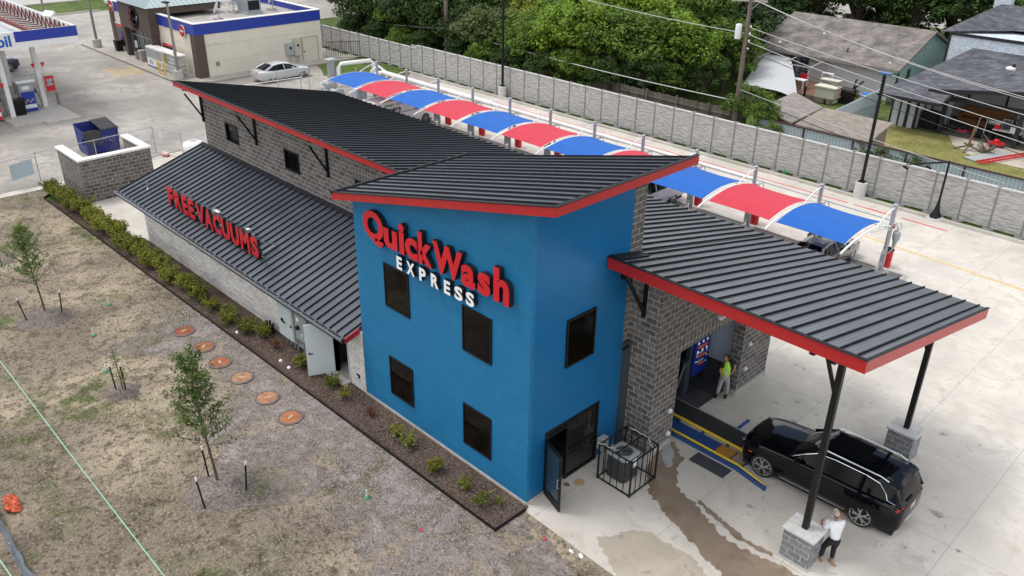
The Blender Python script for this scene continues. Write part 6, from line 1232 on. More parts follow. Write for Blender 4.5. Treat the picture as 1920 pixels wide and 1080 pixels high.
# pump canopy
c = T('fuel_canopy', 'white and blue fuel canopy with open top and red steel trusses', 'canopy', (-56, 2, 0)); o = c.location
X1, Y1, Z0, Z1 = -51.5, 7.0, 4.95, 6.05
mb = MB(o); mb.box(X1-.12, X1, -20, Y1, Z0, Z1); mb.box(-76, X1-.12, Y1-.12, Y1, Z0, Z1); mb.box(-76, -75.88, -20, Y1-.12, Z0, Z1); mb.build('fascia', M_white, c)
mb = MB(o); mb.box(X1, X1+.02, 2.95, Y1-.02, Z0+.42, Z1+.01); mb.box(-76, X1, Y1, Y1+.02, Z0+.42, Z1+.01); mb.build('blue_band', navy, c)
mb = MB(o); mb.box(-75.8, X1-.13, -20, Y1-.13, Z0+.02, Z0+.1); mb.build('deck', mat('deck_white', (.48, .50, .50), .6, var=.15, scale=.6), c)
mb = MB(o); mb.box(X1-2.2, X1-2.0, -20, Y1-2, Z0+.35, Z0+.6); mb.box(-75, X1-1.0, 4.4, 4.6, Z0+.6, Z0+.85); mb.box(-75, X1-1.0, .4, .6, Z0+.6, Z0+.85); mb.build('beam', mat('oxide_red', (.16, .035, .028), .7, var=.2), c)
mb = MB(o); x = -75.5
while x < X1-.6:
    mb.bar((x, Y1-.2, Z0+.15), (x+.45, Y1-.2, Z1-.1), .07); mb.bar((x+.45, Y1-.2, Z1-.1), (x+.9, Y1-.2, Z0+.15), .07); mb.bar((x, Y1-.2, Z0+.15), (x, Y1-1.6, Z0+.2), .07); x += .9
mb.build('truss', MATS['oxide_red'], c)
mb = MB(o); mb.box(-74, X1-2.4, 1.0, 4.2, Z0+.11, Z0+.2); mb.build('deck_panel', mat('deck_pale', (.42, .50, .50), .5), c)
text_flat('Mobil', 1.0, mat('fascia_blue', (.01, .10, .45), .4), c, (X1+.015-o.x, 2.72-o.y, Z0+.22), (radians(90), 0, radians(90)), bold=.03, align='RIGHT')
q = T('roof_floodlight', 'white tilted floodlight fixed on the corner of the fuel canopy', 'lamp', (-55.2, 6.5, 6.0)); mb = MB(); mb.obox((0, 0, .4), (.9, .5, .15), rz=.4, rx=.7); mb.build('lamp_head', M_white, q); mb = MB(); mb.cyl(0, 0, -.3, .35, .05, n=8); mb.build('bracket', MATS['oxide_red'], q)
for x, y in ((-53.1, 2.05), (-54.6, 4.7), (-62.9, 4.8), (-61.6, 2.1)): mb = MB(o); mb.box(x-.15, x+.15, y-.15, y+.15, .1, Z0); mb.build('column', M_white, c)
def redsign(x, y, z, lab, s=1, txt=None):
    q = T('advert_sign', lab, 'sign', (x, y, z)); mb = MB(); mb.box(-.02, .04, -.32*s, .32*s, -.55*s, .55*s); mb.build('panel', M_ltred, q, bevel=.015)
    mb = MB(); mb.box(.042, .05, -.2*s, .2*s, -.15*s, .35*s); mb.build('picture', mat('advert_pic', (.05, .06, .12), .5, c2=(.6, .6, .6), scale=7), q)
redsign(-54.3, 5.25, 1.75, 'red advert panel with dark picture on right canopy column'); redsign(-61.2, 2.5, 2.3, 'red advert panel on the far canopy column'); 
q = T('advert_sign', 'red curved banner sign on the far canopy column', 'sign', (-60.9, 2.6, 1.55)); mb = MB(); mb.loft([[(0, -.7, -.2), (0, .7, -.2), (0, .8, .22), (0, -.8, .22)], [(.05, -.7, -.2), (.05, .7, -.2), (.05, .8, .22), (.05, -.8, .22)]]); mb.build('panel', M_ltred, q); text_flat('synergy', .32, M_white, q, (.06, 0, -.1), (radians(90), 0, radians(90)))
for (x, y, z), w in zip(((-54.3, 4.4, 3.15), (-54.3, 5.05, 3.15), (-52.8, 1.75, 2.4)), ('small red pennant bracket left side of the right canopy column', 'small red pennant bracket right side of the right canopy column', 'small red pennant on the near left canopy column')):
    mb = MB((x, y, z)); mb.loft([[(x, y-.15, z+.15), (x, y+.15, z+.15), (x, y, z-.2)], [(x+.04, y-.15, z+.15), (x+.04, y+.15, z+.15), (x+.04, y, z-.2)]]); q = mb.build('pennant_sign', M_ltred); q.location = (x, y, z); tag(q, w, 'sign')
def pump(x, y, lab, blue=True):
    q = T('fuel_pump', lab, 'fuel pump', (x, y, .1)); mb = MB(); mb.box(-.45, .38, -.5, .5, 0, 2.1); mb.build('housing', M_silver, q, bevel=.02); mb = MB(); mb.box(-.6, .55, -.62, .62, 2.1, 2.3); mb.build('cap', M_white, q, bevel=.02)
    mb = MB(); mb.box(.381, .42, -.44, .44, .05, 1.45); mb.build('front_panel', navy if blue else M_ltred, q)
    mb = MB(); mb.box(.421, .43, -.3, .3, 1.5, 1.75) if 0 else mb.box(.381, .40, -.3, .2, 1.6, 1.85); mb.box(.421, .432, -.42, .42, .28, .55); mb.build('sticker', M_white, q)
    mb = MB(); [mb.obox((.43, -.25+.17*k, .75+.12*(k % 2)), (.03, .12, .2)) for k in range(4)]; mb.build('grade_button', mat('button_mix', (.4, .1, .05), .4, c2=(.2, .35, .5), scale=14), q)
    mb = MB(); mb.tube([(.3, .5, 1.5), (.45, .7, 1.2), (.5, .75, .4), (.45, .6, .1), (.4, .52, .5)], .025, 6); mb.build('hose', M_rubber, q); mb = MB(); mb.obox((.35, .55, 1.45), (.2, .08, .25)); mb.build('nozzle', M_black, q)
pump(-54.0, 3.45, 'fuel pump with blue front panel and grey housing under the canopy')
pump(-53.1, .85, 'red fronted fuel pump at the left edge under the canopy', False)
q = T('litter_bin', 'black bin standing between the pump and the white column', 'bin', (-53.4, 2.65, .1)); mb = MB(); mb.loft([[(s*a, t*a, z) for s, t in ((-1, -1), (1, -1), (1, 1), (-1, 1))] for a, z in ((.3, 0), (.36, 1.0))]); mb.build('bin_body', M_black, q); mb = MB(); mb.box(-.38, .38, -.38, .38, 1.0, 1.12); mb.build('lid', M_blk2, q)
for x, y, w in ((-54.45, 5.6, 'grey bollard right of the fuel pump'), (-60.3, 4.4, 'grey bollard behind the fuel pump')):
    q = T('bollard', w, 'bollard', (x, y, 0)); mb = MB(); mb.cyl(0, 0, 0, 1.05, .11, n=12); mb.build('tube', mat('bollard_grey', (.20, .19, .17), .8), q, smooth=40); mb = MB(); mb.lathe((0, 0, 1.05), [(.11, 0), (.07, .05), (0, .06)], 12); mb.build('cap', M_cement, q)
# ================================================================ HOUSES BEYOND THE WALL
shing = brick('brown_shingle', (.15, .135, .125), (.24, .215, .20), (.10, .09, .08), bw=.33, rh=.16, ms=.006, var=.45, nscale=1.0, bump=.3, bias=-.3)
shing2 = brick('charcoal_shingle', (.065, .068, .080), (.15, .15, .17), (.035, .037, .045), bw=.36, rh=.2, ms=.006, var=.4, nscale=1.2, bump=.3, bias=-.4)
wbrick = brick('white_brick', (.50, .51, .51), (.58, .58, .57), (.44, .44, .43), bw=.2, rh=.07, ms=.01, var=.15, bump=.3)
sidg = brick('green_siding', (.36, .52, .48), (.40, .55, .52), (.16, .26, .24), bw=50, rh=.15, ms=.014, bump=.6)
sidb = brick('pale_blue_siding', (.50, .56, .62), (.52, .58, .64), (.40, .45, .5), bw=50, rh=.18, ms=.008, bump=.3)
grn = mat('house_black_trim', (.012, .012, .014), .6)
c = T('brown_roof_house', 'house with large brown shingle roof, white brick wall and green gable', 'house', (-19, 60, 0)); o = c.location
x0, x1, ye, yr, yb, ze, zr = -25.3, -12.7, 54.0, 60.2, 66.4, 2.6, 4.9
mb = MB(o); mb.add([(x0, ye, ze), (x1, ye, ze), (x1, yr, zr), (x0, yr, zr), (x0, yb, ze), (x1, yb, ze)], [(0, 1, 2, 3), (3, 2, 5, 4)])
mb.add([(x0, ye, ze-.15), (x1, ye, ze-.15), (x1, yr, zr-.15), (x0, yr, zr-.15), (x0, yb, ze-.15), (x1, yb, ze-.15)], [(3, 2, 1, 0), (4, 5, 2, 3)])
mb.add([(-19.2, ye-.02, ze+.02), (-15.9, ye+2.6, ze+1.05), (-13.0, ye-.02, ze+.02)], [(0, 2, 1)])
rf = mb.build('roof', shing, c)
mb = MB(o); mb.box(x0, x1, ye-.06, ye, ze-.2, ze); mb.loft([[(x, ye, ze-.18), (x, yr, zr-.18), (x, yb, ze-.18), (x, yb, ze), (x, yr, zr+.02), (x, ye, ze)] for x in (x1, x1+.06)]); mb.loft([[(x, ye, ze-.18), (x, yr, zr-.18), (x, yb, ze-.18), (x, yb, ze), (x, yr, zr+.02), (x, ye, ze)] for x in (x0-.06, x0)]); mb.build('fascia', mat('taupe_trim', (.22, .19, .17), .7), rf)
for x, y, h, m_ in ((-20.9, 57.5, .5, M_galv), (-17.6, 55.3, .35, M_blk2), (-23.7, 55.2, .3, M_white), (-13.8, 54.9, .7, M_galv)): mb = MB(o); z = ze+(y-ye)*.371; mb.cyl(x, y, z-.05, z+h, .05, n=8); mb.cyl(x, y, z-.04, z+.08, .16, .06, n=10); mb.build('vent_pipe', m_, rf)
mb = MB(o); mb.box(-18.6, -13.0, 54.6, 66, 0, 2.5); mb.build('wall', wbrick, c)
mb = MB(o); mb.box(-25.0, -18.6, 55.8, 66, 0, 2.5); mb.box(-20.4, -18.61, 54.6, 54.8, 0, 2.5); mb.build('wall', mat('grey_house_wall', (.44, .43, .42), .8, var=.05), c)
mb = MB(o); mb.loft([[(x, ye+.5, 0), (x, yb-.5, 0), (x, yb-.5, ze), (x, yr, zr-.2), (x, ye+.5, ze)] for x in (-13.05, -12.95)]); mb.build('gable_wall', sidg, c)
mb = MB(o); mb.box(-12.94, -12.9, 56.5, 57.1, .9, 2.3); mb.box(-12.94, -12.9, 54.6, 54.9, .2, 2.5); mb.build('shutter', mat('dark_green', (.03, .08, .07), .6), c)
for x in (-22.7, -21.2):
    mb = MB(o); mb.box(x-.7, x+.7, 55.72, 55.79, .5, 2.3); w = mb.build('window', M_white, c); mb = MB(o)
    for k in range(3):
        for j in range(4): mb.box(x-.62+k*.43, x-.62+k*.43+.37, 55.70, 55.715, .58+j*.43, .58+j*.43+.37)
    mb.build('pane', mat('house_glass', (.08, .12, .20), .1), w)
mb = MB(o)
for x in (-20.2, -17.9, -15.6): pass
for x in (-23.8, -21.3, -18.9): mb.bar((x, 55.8, 2.45), (x, 51.8, 2.1), .1)
mb.bar((-23.9, 51.8, 2.1), (-18.7, 51.8, 2.1), .1)
for x in (-23.9, -18.9): mb.box(x-.07, x+.07, 51.75, 51.9, 0, 2.1)
mb.build('pergola', mat('grey_timber', (.30, .29, .28), .8), c)
c = T('wooden_deck', 'reddish brown timber deck in front of the brown roofed house', 'deck', (-19, 52, 0)); mb = MB(c.location); mb.box(-23.5, -15.6, 49.9, 54.4, .35, .45); mb.build('decking', mat('deck_boards', (.17, .085, .055), .8, var=.25, scale=5, stretch=(.3, 6, 1)), c); mb = MB(c.location); mb.box(-23.5, -15.6, 49.82, 49.9, .05, .45); mb.build('skirt', M_wood, c)
mb = MB(c.location)
for x in (-16.2, -18.0, -20): mb.box(x-.06, x+.06, 49.75, 49.9, 0, 1.1 if x < -17 else .4)
mb.build('deck_post', M_black, c)
def furn(name, lab, cat, loc, parts, rz=0):
    q = T(name, lab, cat, loc, rz)
    for nm, m_, bx in parts:
        mb = MB()
        for b in bx: mb.box(*b)
        mb.build(nm, m_, q)
    return q
furn('garden_table', 'white table on the timber deck', 'table', (-19.4, 51.3, .45), [('table_top', M_white, [(-.6, .6, -.35, .35, .7, .75)]), ('leg', M_white, [(-.58, -.52, -.33, -.27, 0, .7), (.52, .58, -.33, -.27, 0, .7), (-.58, -.52, .27, .33, 0, .7), (.52, .58, .27, .33, 0, .7)])])
furn('garden_chair', 'red chair behind the white deck table', 'chair', (-19.8, 52.6, .45), [('seat', M_ltred, [(-.3, .3, -.3, .3, .4, .45)]), ('backrest', M_ltred, [(-.3, .3, .26, .31, .45, .9)]), ('leg', M_black, [(-.28, -.24, -.28, -.24, 0, .4), (.24, .28, -.28, -.24, 0, .4), (.24, .28, .24, .28, 0, .4), (-.28, -.24, .24, .28, 0, .4)])])
furn('shelf_unit', 'white open shelf unit standing on the deck', 'shelf', (-17.9, 53.2, .45), [('frame', M_white, [(-.45, -.4, -.2, .2, 0, 1.2), (.4, .45, -.2, .2, 0, 1.2)]), ('shelf', M_white, [(-.4, .4, -.2, .2, z, z+.05) for z in (.1, .6, 1.15)])])
furn('storage_box', 'large beige cabinet at the front edge of the deck', 'cabinet', (-16.4, 50.3, .1), [('cabinet_body', mat('beige_box', (.42, .40, .33), .7), [(-.8, .8, -.4, .4, 0, 1.15)]), ('lid', mat('pale_lid', (.58, .57, .45), .6), [(-.9, .9, -.48, .48, 1.15, 1.23)])])
furn('storage_box', 'pale topped cabinet behind the beige cabinet on the deck', 'cabinet', (-16.9, 51.8, .45), [('cabinet_body', MATS['beige_box'], [(-.7, .7, -.3, .3, 0, 1.0)]), ('lid', MATS['pale_lid'], [(-.78, .78, -.36, .36, 1.0, 1.07)])])
q = T('grill', 'black barbecue grill and covers beside the beige cabinet', 'grill', (-15.1, 51.3, .0)); mb = MB(); mb.box(-.5, .5, -.3, .3, .6, 1.0); mb.box(-.45, .45, -.25, .25, 0, .6); mb.build('body', M_black, q); mb = MB(); mb.tube([(-.5, 0, 1.0), (.5, 0, 1.0)], .28, 12); mb.bar((.3, 0, 1.2), (.9, .3, 1.9), .12); mb.build('lid', M_blk2, q); mb = MB(); mb.bar((.1, .2, .3), (.4, .1, 2.0), .2, .06); mb.build('leaning_board', M_black, q)
q = T('hot_tub', 'pale tub with a bright blue cover beside the white brick wall', 'tub', (-13.9, 52.2, 0)); mb = MB(); mb.lathe((0, 0, 0), [(.6, 0), (.65, .8)], 16); mb.build('tub', mat('tub_beige', (.42, .40, .36), .7), q); mb = MB(); mb.box(-.5, .5, -.3, .3, .8, .87); mb.build('cover', mat('bright_blue', (.02, .2, .6), .5), q)
# striped shade sail
q = T('shade_sail', 'large striped white and grey shade sail stretched beside the deck', 'shade', (-20.5, 47, 0)); o = q.location
A1, A2, A3, A4 = Vector((-20.6, 44.4, 1.35)), Vector((-24.3, 54.6, 2.1)), Vector((-22.4, 54.8, 2.15)), Vector((-16.2, 45.2, 1.2))
mb = MB(o); N = 10; P = [[None]*(N+1) for _ in range(N+1)]
for i in range(N+1):
    for j in range(N+1):
        u, v = i/N, j/N; p = (A1*(1-u)+A4*u)*(1-v)+(A2*(1-u)+A3*u)*v; k = sin(pi*u)*.35*(1-v)+0; p = p+Vector((0, 0, .55*sin(pi*u)*(1-v)*.6+.35*sin(pi*v)*.8)); P[i][j] = p
V = [p for r in P for p in r]; mb.add(V, [(i*(N+1)+j, (i+1)*(N+1)+j, (i+1)*(N+1)+j+1, i*(N+1)+j+1) for i in range(N) for j in range(N)])
m_, t_, b_ = _nm('striped_cloth'); tc = t_.nodes.new('ShaderNodeTexCoord'); wv = t_.nodes.new('ShaderNodeTexWave'); wv.bands_direction = 'Y'; wv.inputs['Scale'].default_value = 1.1; wv.inputs['Distortion'].default_value = .2; t_.links.new(tc.outputs['Object'], wv.inputs['Vector'])
rp_ = t_.nodes.new('ShaderNodeValToRGB'); rp_.color_ramp.elements[0].color = (.25, .26, .28, 1); rp_.color_ramp.elements[1].color = (.62, .63, .64, 1); rp_.color_ramp.elements[0].position = .3; rp_.color_ramp.elements[1].position = .5; t_.links.new(wv.outputs[0], rp_.inputs[0]); t_.links.new(rp_.outputs[0], b_.inputs['Base Color'])
mb.build('cloth', m_, q, smooth=80); mb = MB(o)
for p in (A1, A2, A3, A4): mb.cyl(p.x, p.y, 0, p.z+.05, .05, n=6)
mb.build('pole', M_wood, q)
# dark roofed house
c = T('charcoal_roof_house', 'white and black timbered house with charcoal shingle roofs and open porch', 'house', (-6, 55, 0)); o = c.location
mb = MB(o); A_, B_ = (-10.85, 46.3, 2.55), (-6.55, 46.3, 2.55); Pk = (-7.7, 62.5, 5.5)
mb.add([A_, B_, (-6.55, 50.0, 3.2), (3, 55.5, 4.3), (8, 62.5, 5.5), Pk], [(0, 1, 2, 3, 4, 5)]); mb.add([A_, Pk, (-10.9, 66, 2.6)], [(0, 1, 2)]); mb.add([Pk, (8, 62.5, 5.5), (8, 70, 2.6), (-10.9, 70, 2.6)], [(0, 1, 2, 3)])
rf = mb.build('roof', shing2, c)
mb = MB(o); zz = lambda x: 3.0+.15*(x+8.05)
mb.add([(-8.05, 48.1, zz(-8.05)), (6, 48.1, zz(6)), (6, 56, zz(6)+1.2), (-6.2, 52.2, 3.65)], [(0, 1, 2, 3)]); mb.add([(-8.05, 48.1, zz(-8.05)-.1), (6, 48.1, zz(6)-.1), (6, 56, zz(6)+1.1), (-6.2, 52.2, 3.55)], [(3, 2, 1, 0)]); mb.build('porch_roof', shing2, c)
mb = MB(o); mb.loft([[(-8.1, y, zz(-8.1)-.26), (6, y, zz(6)-.26), (6, y, zz(6)+.02), (-8.1, y, zz(-8.1)+.02)] for y in (48.02, 48.09)]); mb.bar((-10.85, 46.26, 2.47), (-6.5, 46.26, 2.47), .08, .2); mb.bar((-6.5, 46.3, 2.47), (-6.5, 48.3, 2.75), .08, .18)
mb.box(-7.1, 6, 48.6, 48.85, 2.35, 2.62); mb.build('fascia', grn, c)
for x in (-6.95, -2.05, 3.0): mb = MB(o); mb.box(x-.13, x+.13, 48.6, 48.85, 0, 2.35); mb.build('porch_post', grn, c)
mb = MB(o); mb.bar((-2.05, 48.72, 1.7), (-3.0, 48.72, 2.6), .12); mb.build('brace', grn, c)
ww = mat('white_board', (.50, .53, .55), .7, var=.06)
mb = MB(o); mb.box(-10.5, -8.6, 48.3, 56, 0, 2.6); mb.box(-10.5, 8, 54.0, 60, 0, 3.1); mb.box(-8.6, -7.3, 51.2, 51.4, 0, 2.6); mb.build('wall', ww, c)
mb = MB(o)
for x in (-10.45, -9.85, -9.35, -8.72): mb.box(x, x+(.1 if x in (-9.85,) else .22 if x > -9.5 else .12), 48.24, 48.29, 0, 2.6)
for y in (49.6, 51.0, 53.0): mb.box(-8.59, -8.54, y, y+.14, 0, 2.6)
for x in (-7.2, -4.6, -2.2, -.4): mb.box(x, x+.13, 53.93, 53.99, 0, 3.1)
mb.build('timber_frame', grn, c)
mb = MB(o)
for k in range(6): mb.box(-10.9+k*.07, -10.86+k*.07, 48.2, 48.23, 1.3, 2.4)
mb.build('louvre', grn, c)
for x, z0, z1, w_ in ((-1.2, .9, 2.3, 1.0), (.6, 2.0, 3.0, .9), (-5.9, 2.35, 2.8, 1.2)):
    mb = MB(o); mb.box(x-w_/2, x+w_/2, 53.9, 53.98, z0, z1); w = mb.build('window', grn, c); mb = MB(o)
    for k in range(4): mb.box(x-w_/2+.07+k*(w_-.1)/4, x-w_/2+.02+(k+1)*(w_-.1)/4, 53.87, 53.895, z0+.08, z1-.08)
    mb.build('pane', M_glass if 'M_glass' in globals() else grn, w)
mb = MB(o); mb.box(-10.6, 3, 57.2, 66, 2.6, 5.35); mb.build('upper_wall', sidb, c)
mb = MB(o); mb.box(-10.66, -10.5, 57.14, 57.3, 2.6, 5.4); mb.box(-10.7, 3.1, 57.13, 57.19, 5.28, 5.5); mb.build('upper_trim', grn, c)
mb = MB(o); mb.add([(-11.2, 56.6, 5.5), (-7.2, 60.8, 5.6), (5, 60.8, 6.2), (5, 64, 7.4), (-9.6, 64, 7.0)], [(0, 1, 2, 3, 4)]); mb.add([(-11.2, 56.6, 5.45), (-9.6, 64, 6.95), (-11.2, 72, 5.4)], [(0, 1, 2)]); mb.add([(-9.6, 64, 7.0), (5, 64, 7.4), (5, 72, 5.4), (-11.2, 72, 5.4)], [(0, 1, 2, 3)]); mb.build('upper_roof', shing2, c)
mb = MB(o); mb.box(-10.6, -9.3, 65.5, 66.2, 6.3, 8.0); mb.build('chimney', sidb, c)
q = T('roof_turbine', 'white chimney cowl with dark bird like top on the charcoal roof', 'vent', (-4.4, 52.0, 3.5)); mb = MB(); mb.cyl(0, 0, 0, .8, .06, n=8); mb.build('mast', M_galv, q); mb = MB(); mb.ball((0, 0, .95), .28, 10, 6, (1.2, 1, .6)); mb.build('cowl', M_white, q, smooth=80); mb = MB(); mb.ball((.15, 0, 1.2), .12, 8, 6); mb.build('cap', M_black, q)
# porch contents
q = T('air_conditioner', 'large dark air conditioner beside the timbered wall', 'air conditioner', (-7.85, 49.3, .02)); mb = MB(); mb.box(-.55, .55, -.5, .5, .05, 1.2); mb.build('casing', M_black, q, bevel=.06); mb = MB(); mb.lathe((0, 0, 1.2), [(.42, 0), (.4, .06), (.1, .08)], 18); mb.build('fan_grille', M_blk2, q)
q = T('sofa', 'long brown leather sofa at the back of the open porch', 'sofa', (-5.2, 52.6, .02)); lea = mat('brown_leather', (.26, .10, .03), .6, var=.15); mb = MB(); mb.box(-1.7, 1.7, -.45, .45, .1, .5); mb.build('seat', lea, q, bevel=.05); mb = MB(); mb.box(-1.8, 1.8, .3, .65, .1, 1.25); mb.build('backrest', lea, q, bevel=.06)
for s in (-1, 1): mb = MB(); mb.box(s*1.75-.12, s*1.75+.12, -.45, .3, .1, .75); mb.build('armrest', lea, q, bevel=.04)
q = T('hand_truck', 'grey tubular hand truck standing on the porch', 'trolley', (-4.6, 49.6, .02)); mb = MB(); mb.tube([(-.25, 0, .1), (-.25, .25, 1.3), (-.1, .28, 1.4), (.1, .28, 1.4), (.25, .25, 1.3), (.25, 0, .1)], .03, 6); mb.build('frame', M_galv, q); mb = MB(); mb.box(-.25, .25, -.35, 0, .05, .1); mb.box(-.3, .3, .0, .1, .05, .35); mb.build('foot_plate', M_black, q)
q = T('grill', 'black barbecue grill on the porch in front of the sofa', 'grill', (-3.9, 50.3, .02)); mb = MB(); mb.box(-.5, .5, -.3, .3, .65, .95); mb.build('body', M_black, q, bevel=.04); mb = MB(); [mb.box(a-.03, a+.03, b-.03, b+.03, 0, .65) for a in (-.45, .45) for b in (-.25, .25)]; mb.build('leg', M_black, q); mb = MB(); mb.box(-.45, .45, -.25, .3, .95, 1.2); mb.build('lid', M_galv, q, bevel=.06)
furn('work_table', 'white topped folding table with tools beside the porch post', 'table', (-2.9, 49.8, .02), [('table_top', M_white, [(-.9, .9, -.35, .35, .75, .8)]), ('leg', M_black, [(-.85, -.8, -.3, .3, 0, .75), (.8, .85, -.3, .3, 0, .75)])])
furn('tool_box', 'small white and brown appliance on the folding table', 'appliance', (-2.5, 49.8, .82), [('box_body', M_white, [(-.25, .25, -.2, .2, 0, .35)]), ('lid', mat('maroon', (.08, .02, .02), .6), [(-.28, .28, -.22, .22, .35, .5)])])
furn('toy_engine', 'red and white engine part on the folding table', 'tool', (-3.6, 49.8, .82), [('body', M_ltred, [(-.18, .18, -.15, .15, 0, .3)]), ('cap', M_white, [(-.12, .1, -.1, .1, .3, .36)])])
furn('framed_mesh', 'grey framed mesh panel leaning on the folding table', 'frame', (-3.1, 50.0, .82), [('frame', M_galv, [(-.3, -.25, 0, .04, 0, .7), (.25, .3, 0, .04, 0, .7), (-.25, .25, 0, .04, .65, .7)]), ('mesh', M_dslate, [(-.25, .25, .01, .03, 0, .65)])])
furn('refrigerator', 'pale grey freezer chest behind the folding table', 'freezer', (-2.6, 52.4, .02), [('body', ww, [(-.5, .5, -.4, .4, 0, 1.3)]), ('lid', M_white, [(-.52, .52, -.42, .42, 1.3, 1.36)])])
furn('tool_rack', 'dark tool cart beside the porch corner post', 'cart', (-6.5, 49.7, .02), [('shelf', M_dslate, [(-.35, .35, -.25, .25, .85, .9), (-.35, .35, -.25, .25, .4, .45)]), ('leg', M_black, [(-.33, -.28, -.23, -.18, 0, .9), (.28, .33, -.23, -.18, 0, .9), (.28, .33, .18, .23, 0, .9), (-.33, -.28, .18, .23, 0, .9)])])
q = T('lawn_mower', 'red lawn mower parked on the pale slab by the porch', 'lawn mower', (-3.0, 48.2, .02), .5)
mb = MB(); mb.loft([[(x*.45, y*.3, z) for x, y in ((-1, -1), (1, -1), (1.1, 0), (1, 1), (-1, 1))] for z in (.12, .3)]); mb.build('deck', M_ltred, q); mb = MB(); mb.lathe((0, 0, .3), [(.18, 0), (.18, .15), (.1, .22)], 12); mb.build('engine', M_ltred, q)
for a in (-.35, .35):
    for b in (-.3, .3): mb = MB(); mb.lathe((a, b, .1), [(.1, -.03), (.1, .03)], 12, 'Y'); mb.build('wheel', M_rubber, q)
mb = MB(); mb.tube([(-.4, -.2, .3), (-.9, -.2, .8), (-.9, .2, .8), (-.4, .2, .3)], .015, 5); mb.build('handle', M_galv, q)
furn('toy_car', 'pink red toy lying on the dark porch floor', 'toy', (-5.9, 50.2, .02), [('body', mat('pink_red', (.5, .04, .08), .5), [(-.4, .4, -.15, .15, 0, .18)]), ('seat', M_black, [(-.1, .15, -.1, .1, .18, .25)])])
q = T('wood_stand', 'weathered wooden post on crossed legs in the dry yard', 'post', (-4.0, 45.9, 0)); mb = MB(); mb.bar((0, 0, .2), (.15, 0, 1.7), .12); mb.build('post', mat('orange_wood', (.22, .10, .05), .8), q); mb = MB(); mb.bar((-.8, -.3, .05), (.3, .1, .45), .09); mb.bar((.9, .2, .05), (-.3, 0, .45), .09); mb.bar((0, -.7, .05), (0, .5, .4), .09); mb.build('leg', M_wood, q)
q = T('brush_pile', 'small pile of dry twigs beside the wooden post', 'twigs', (-3.0, 46.2, 0)); random.seed(6); mb = MB()
for k in range(60): a = random.uniform(0, 6.28); mb.bar((random.uniform(-.2, .2), random.uniform(-.2, .2), 0), (cos(a)*.6, sin(a)*.5, random.uniform(.2, .8)), .02)
mb.build('twig', M_wood, q)
q = T('ladder', 'red extension ladder lying on a grey panel in the yard', 'ladder', (-1.6, 45.6, .02), radians(70)); mb = MB()
for s in (-.2, .2): mb.box(-2.4, 2.4, s-.03, s+.03, .08, .16)
mb.build('rail', M_ltred, q); mb = MB(); [mb.box(-2.3+k*.3, -2.25+k*.3, -.17, .17, .1, .14) for k in range(16)]; mb.build('rung', M_ltred, q)
q = T('grey_panel', 'flat grey board lying on the yard beside the red ladder', 'board', (-2.5, 45.6, .02), radians(70)); mb = MB(); mb.box(-1.8, 1.6, -.35, .5, .02, .05); mb.build('board', mat('grey_board', (.35, .36, .37), .7), q); mb = MB(); mb.box(-1.8, 1.6, .5, .54, .02, .06); mb.build('edge_strip', M_wood, q)
# sheds and fences
for i, (pts, h, w) in enumerate((([(-15.6, 38.6), (-12.2, 36.9), (-12.0, 40.6), (-15.4, 43.0)], 2.0, 'small shed with weathered shingle roof beside the shrub'), ([(-12.0, 37.0), (-6.9, 36.8), (-7.2, 40.6), (-12.0, 40.8)], 1.95, 'low brown roofed shed behind the metal fence'))):
    cx = sum(p[0] for p in pts)/4; cy = sum(p[1] for p in pts)/4; q = T('garden_shed', w, 'shed', (cx, cy, 0)); mb = MB(q.location); dz = [-.15, -.15, .25, .25]
    mb.slab([(x, y, h+d) for (x, y), d in zip(pts, dz)], .1); mb.build('roof', brick('shed_shingle', (.20, .18, .16), (.28, .25, .23), (.12, .11, .10), bw=.4, rh=.2, ms=.01, var=.3) if i == 0 else mat('shed_felt', (.24, .21, .18), .95, var=.25, scale=2.5, bump=.4), q)
    mb = MB(q.location); I = [(cx+(x-cx)*.92, cy+(y-cy)*.92) for x, y in pts]; mb.loft([[(x, y, 0) for x, y in I], [(x, y, h-.2) for x, y in I]]); mb.build('wall', mat('shed_wall', (.20, .16, .12), .9, var=.2), q)
cor = brick('corrugated_blue', (.42, .49, .53), (.45, .52, .56), (.24, .30, .33), bw=.22, rh=30, ms=.02, off=0, bump=.5, var=.06)
q = T('metal_fence', 'pale blue corrugated metal fence running behind the concrete wall', 'fence', (-2, 36.6, 0)); mb = MB(q.location); mb.box(-14.6, 12, 36.45, 36.5, 0, 1.8); mb.build('sheeting', cor, q); mb = MB(q.location)
for k in range(9): mb.box(-14.4+k*3.3, -14.3+k*3.3, 36.38, 36.45, 0, 1.86)
mb.box(-14.6, 12, 36.37, 36.45, 1.8, 1.87); mb.build('fence_post', mat('maroon_post', (.07, .03, .03), .7), q)
q = T('metal_side_fence', 'tall pale corrugated metal fence rising between the two houses', 'fence', (-11.3, 44, 0)); mb = MB(q.location)
mb.loft([[(x, 41.0, 0), (x, 49.2, 0), (x, 49.2, 2.1), (x, 41.0, 1.7)] for x in (-11.9, -11.85)]); mb.build('sheeting', cor, q); mb = MB(q.location); mb.box(-11.84, -11.78, 41, 49.2, 1.0, 1.06); mb.build('rail', M_galv, q)
q = T('wooden_fence', 'dark weathered board fence behind the concrete wall at the yard', 'fence', (-22, 37, 0)); mb = MB(q.location); random.seed(9); x = -29.5
while x < -15.6: mb.box(x, x+.14, 37.0, 37.03, 0, 1.75+random.uniform(-.04, .04)); x += .155
mb.build('board', M_wood, q); mb = MB(q.location); mb.box(-29.5, -15.6, 36.92, 37.0, 1.3, 1.4); mb.box(-29.5, -15.6, 36.92, 37.0, .4, .5); mb.build('rail', M_wood, q); mb = MB(q.location)
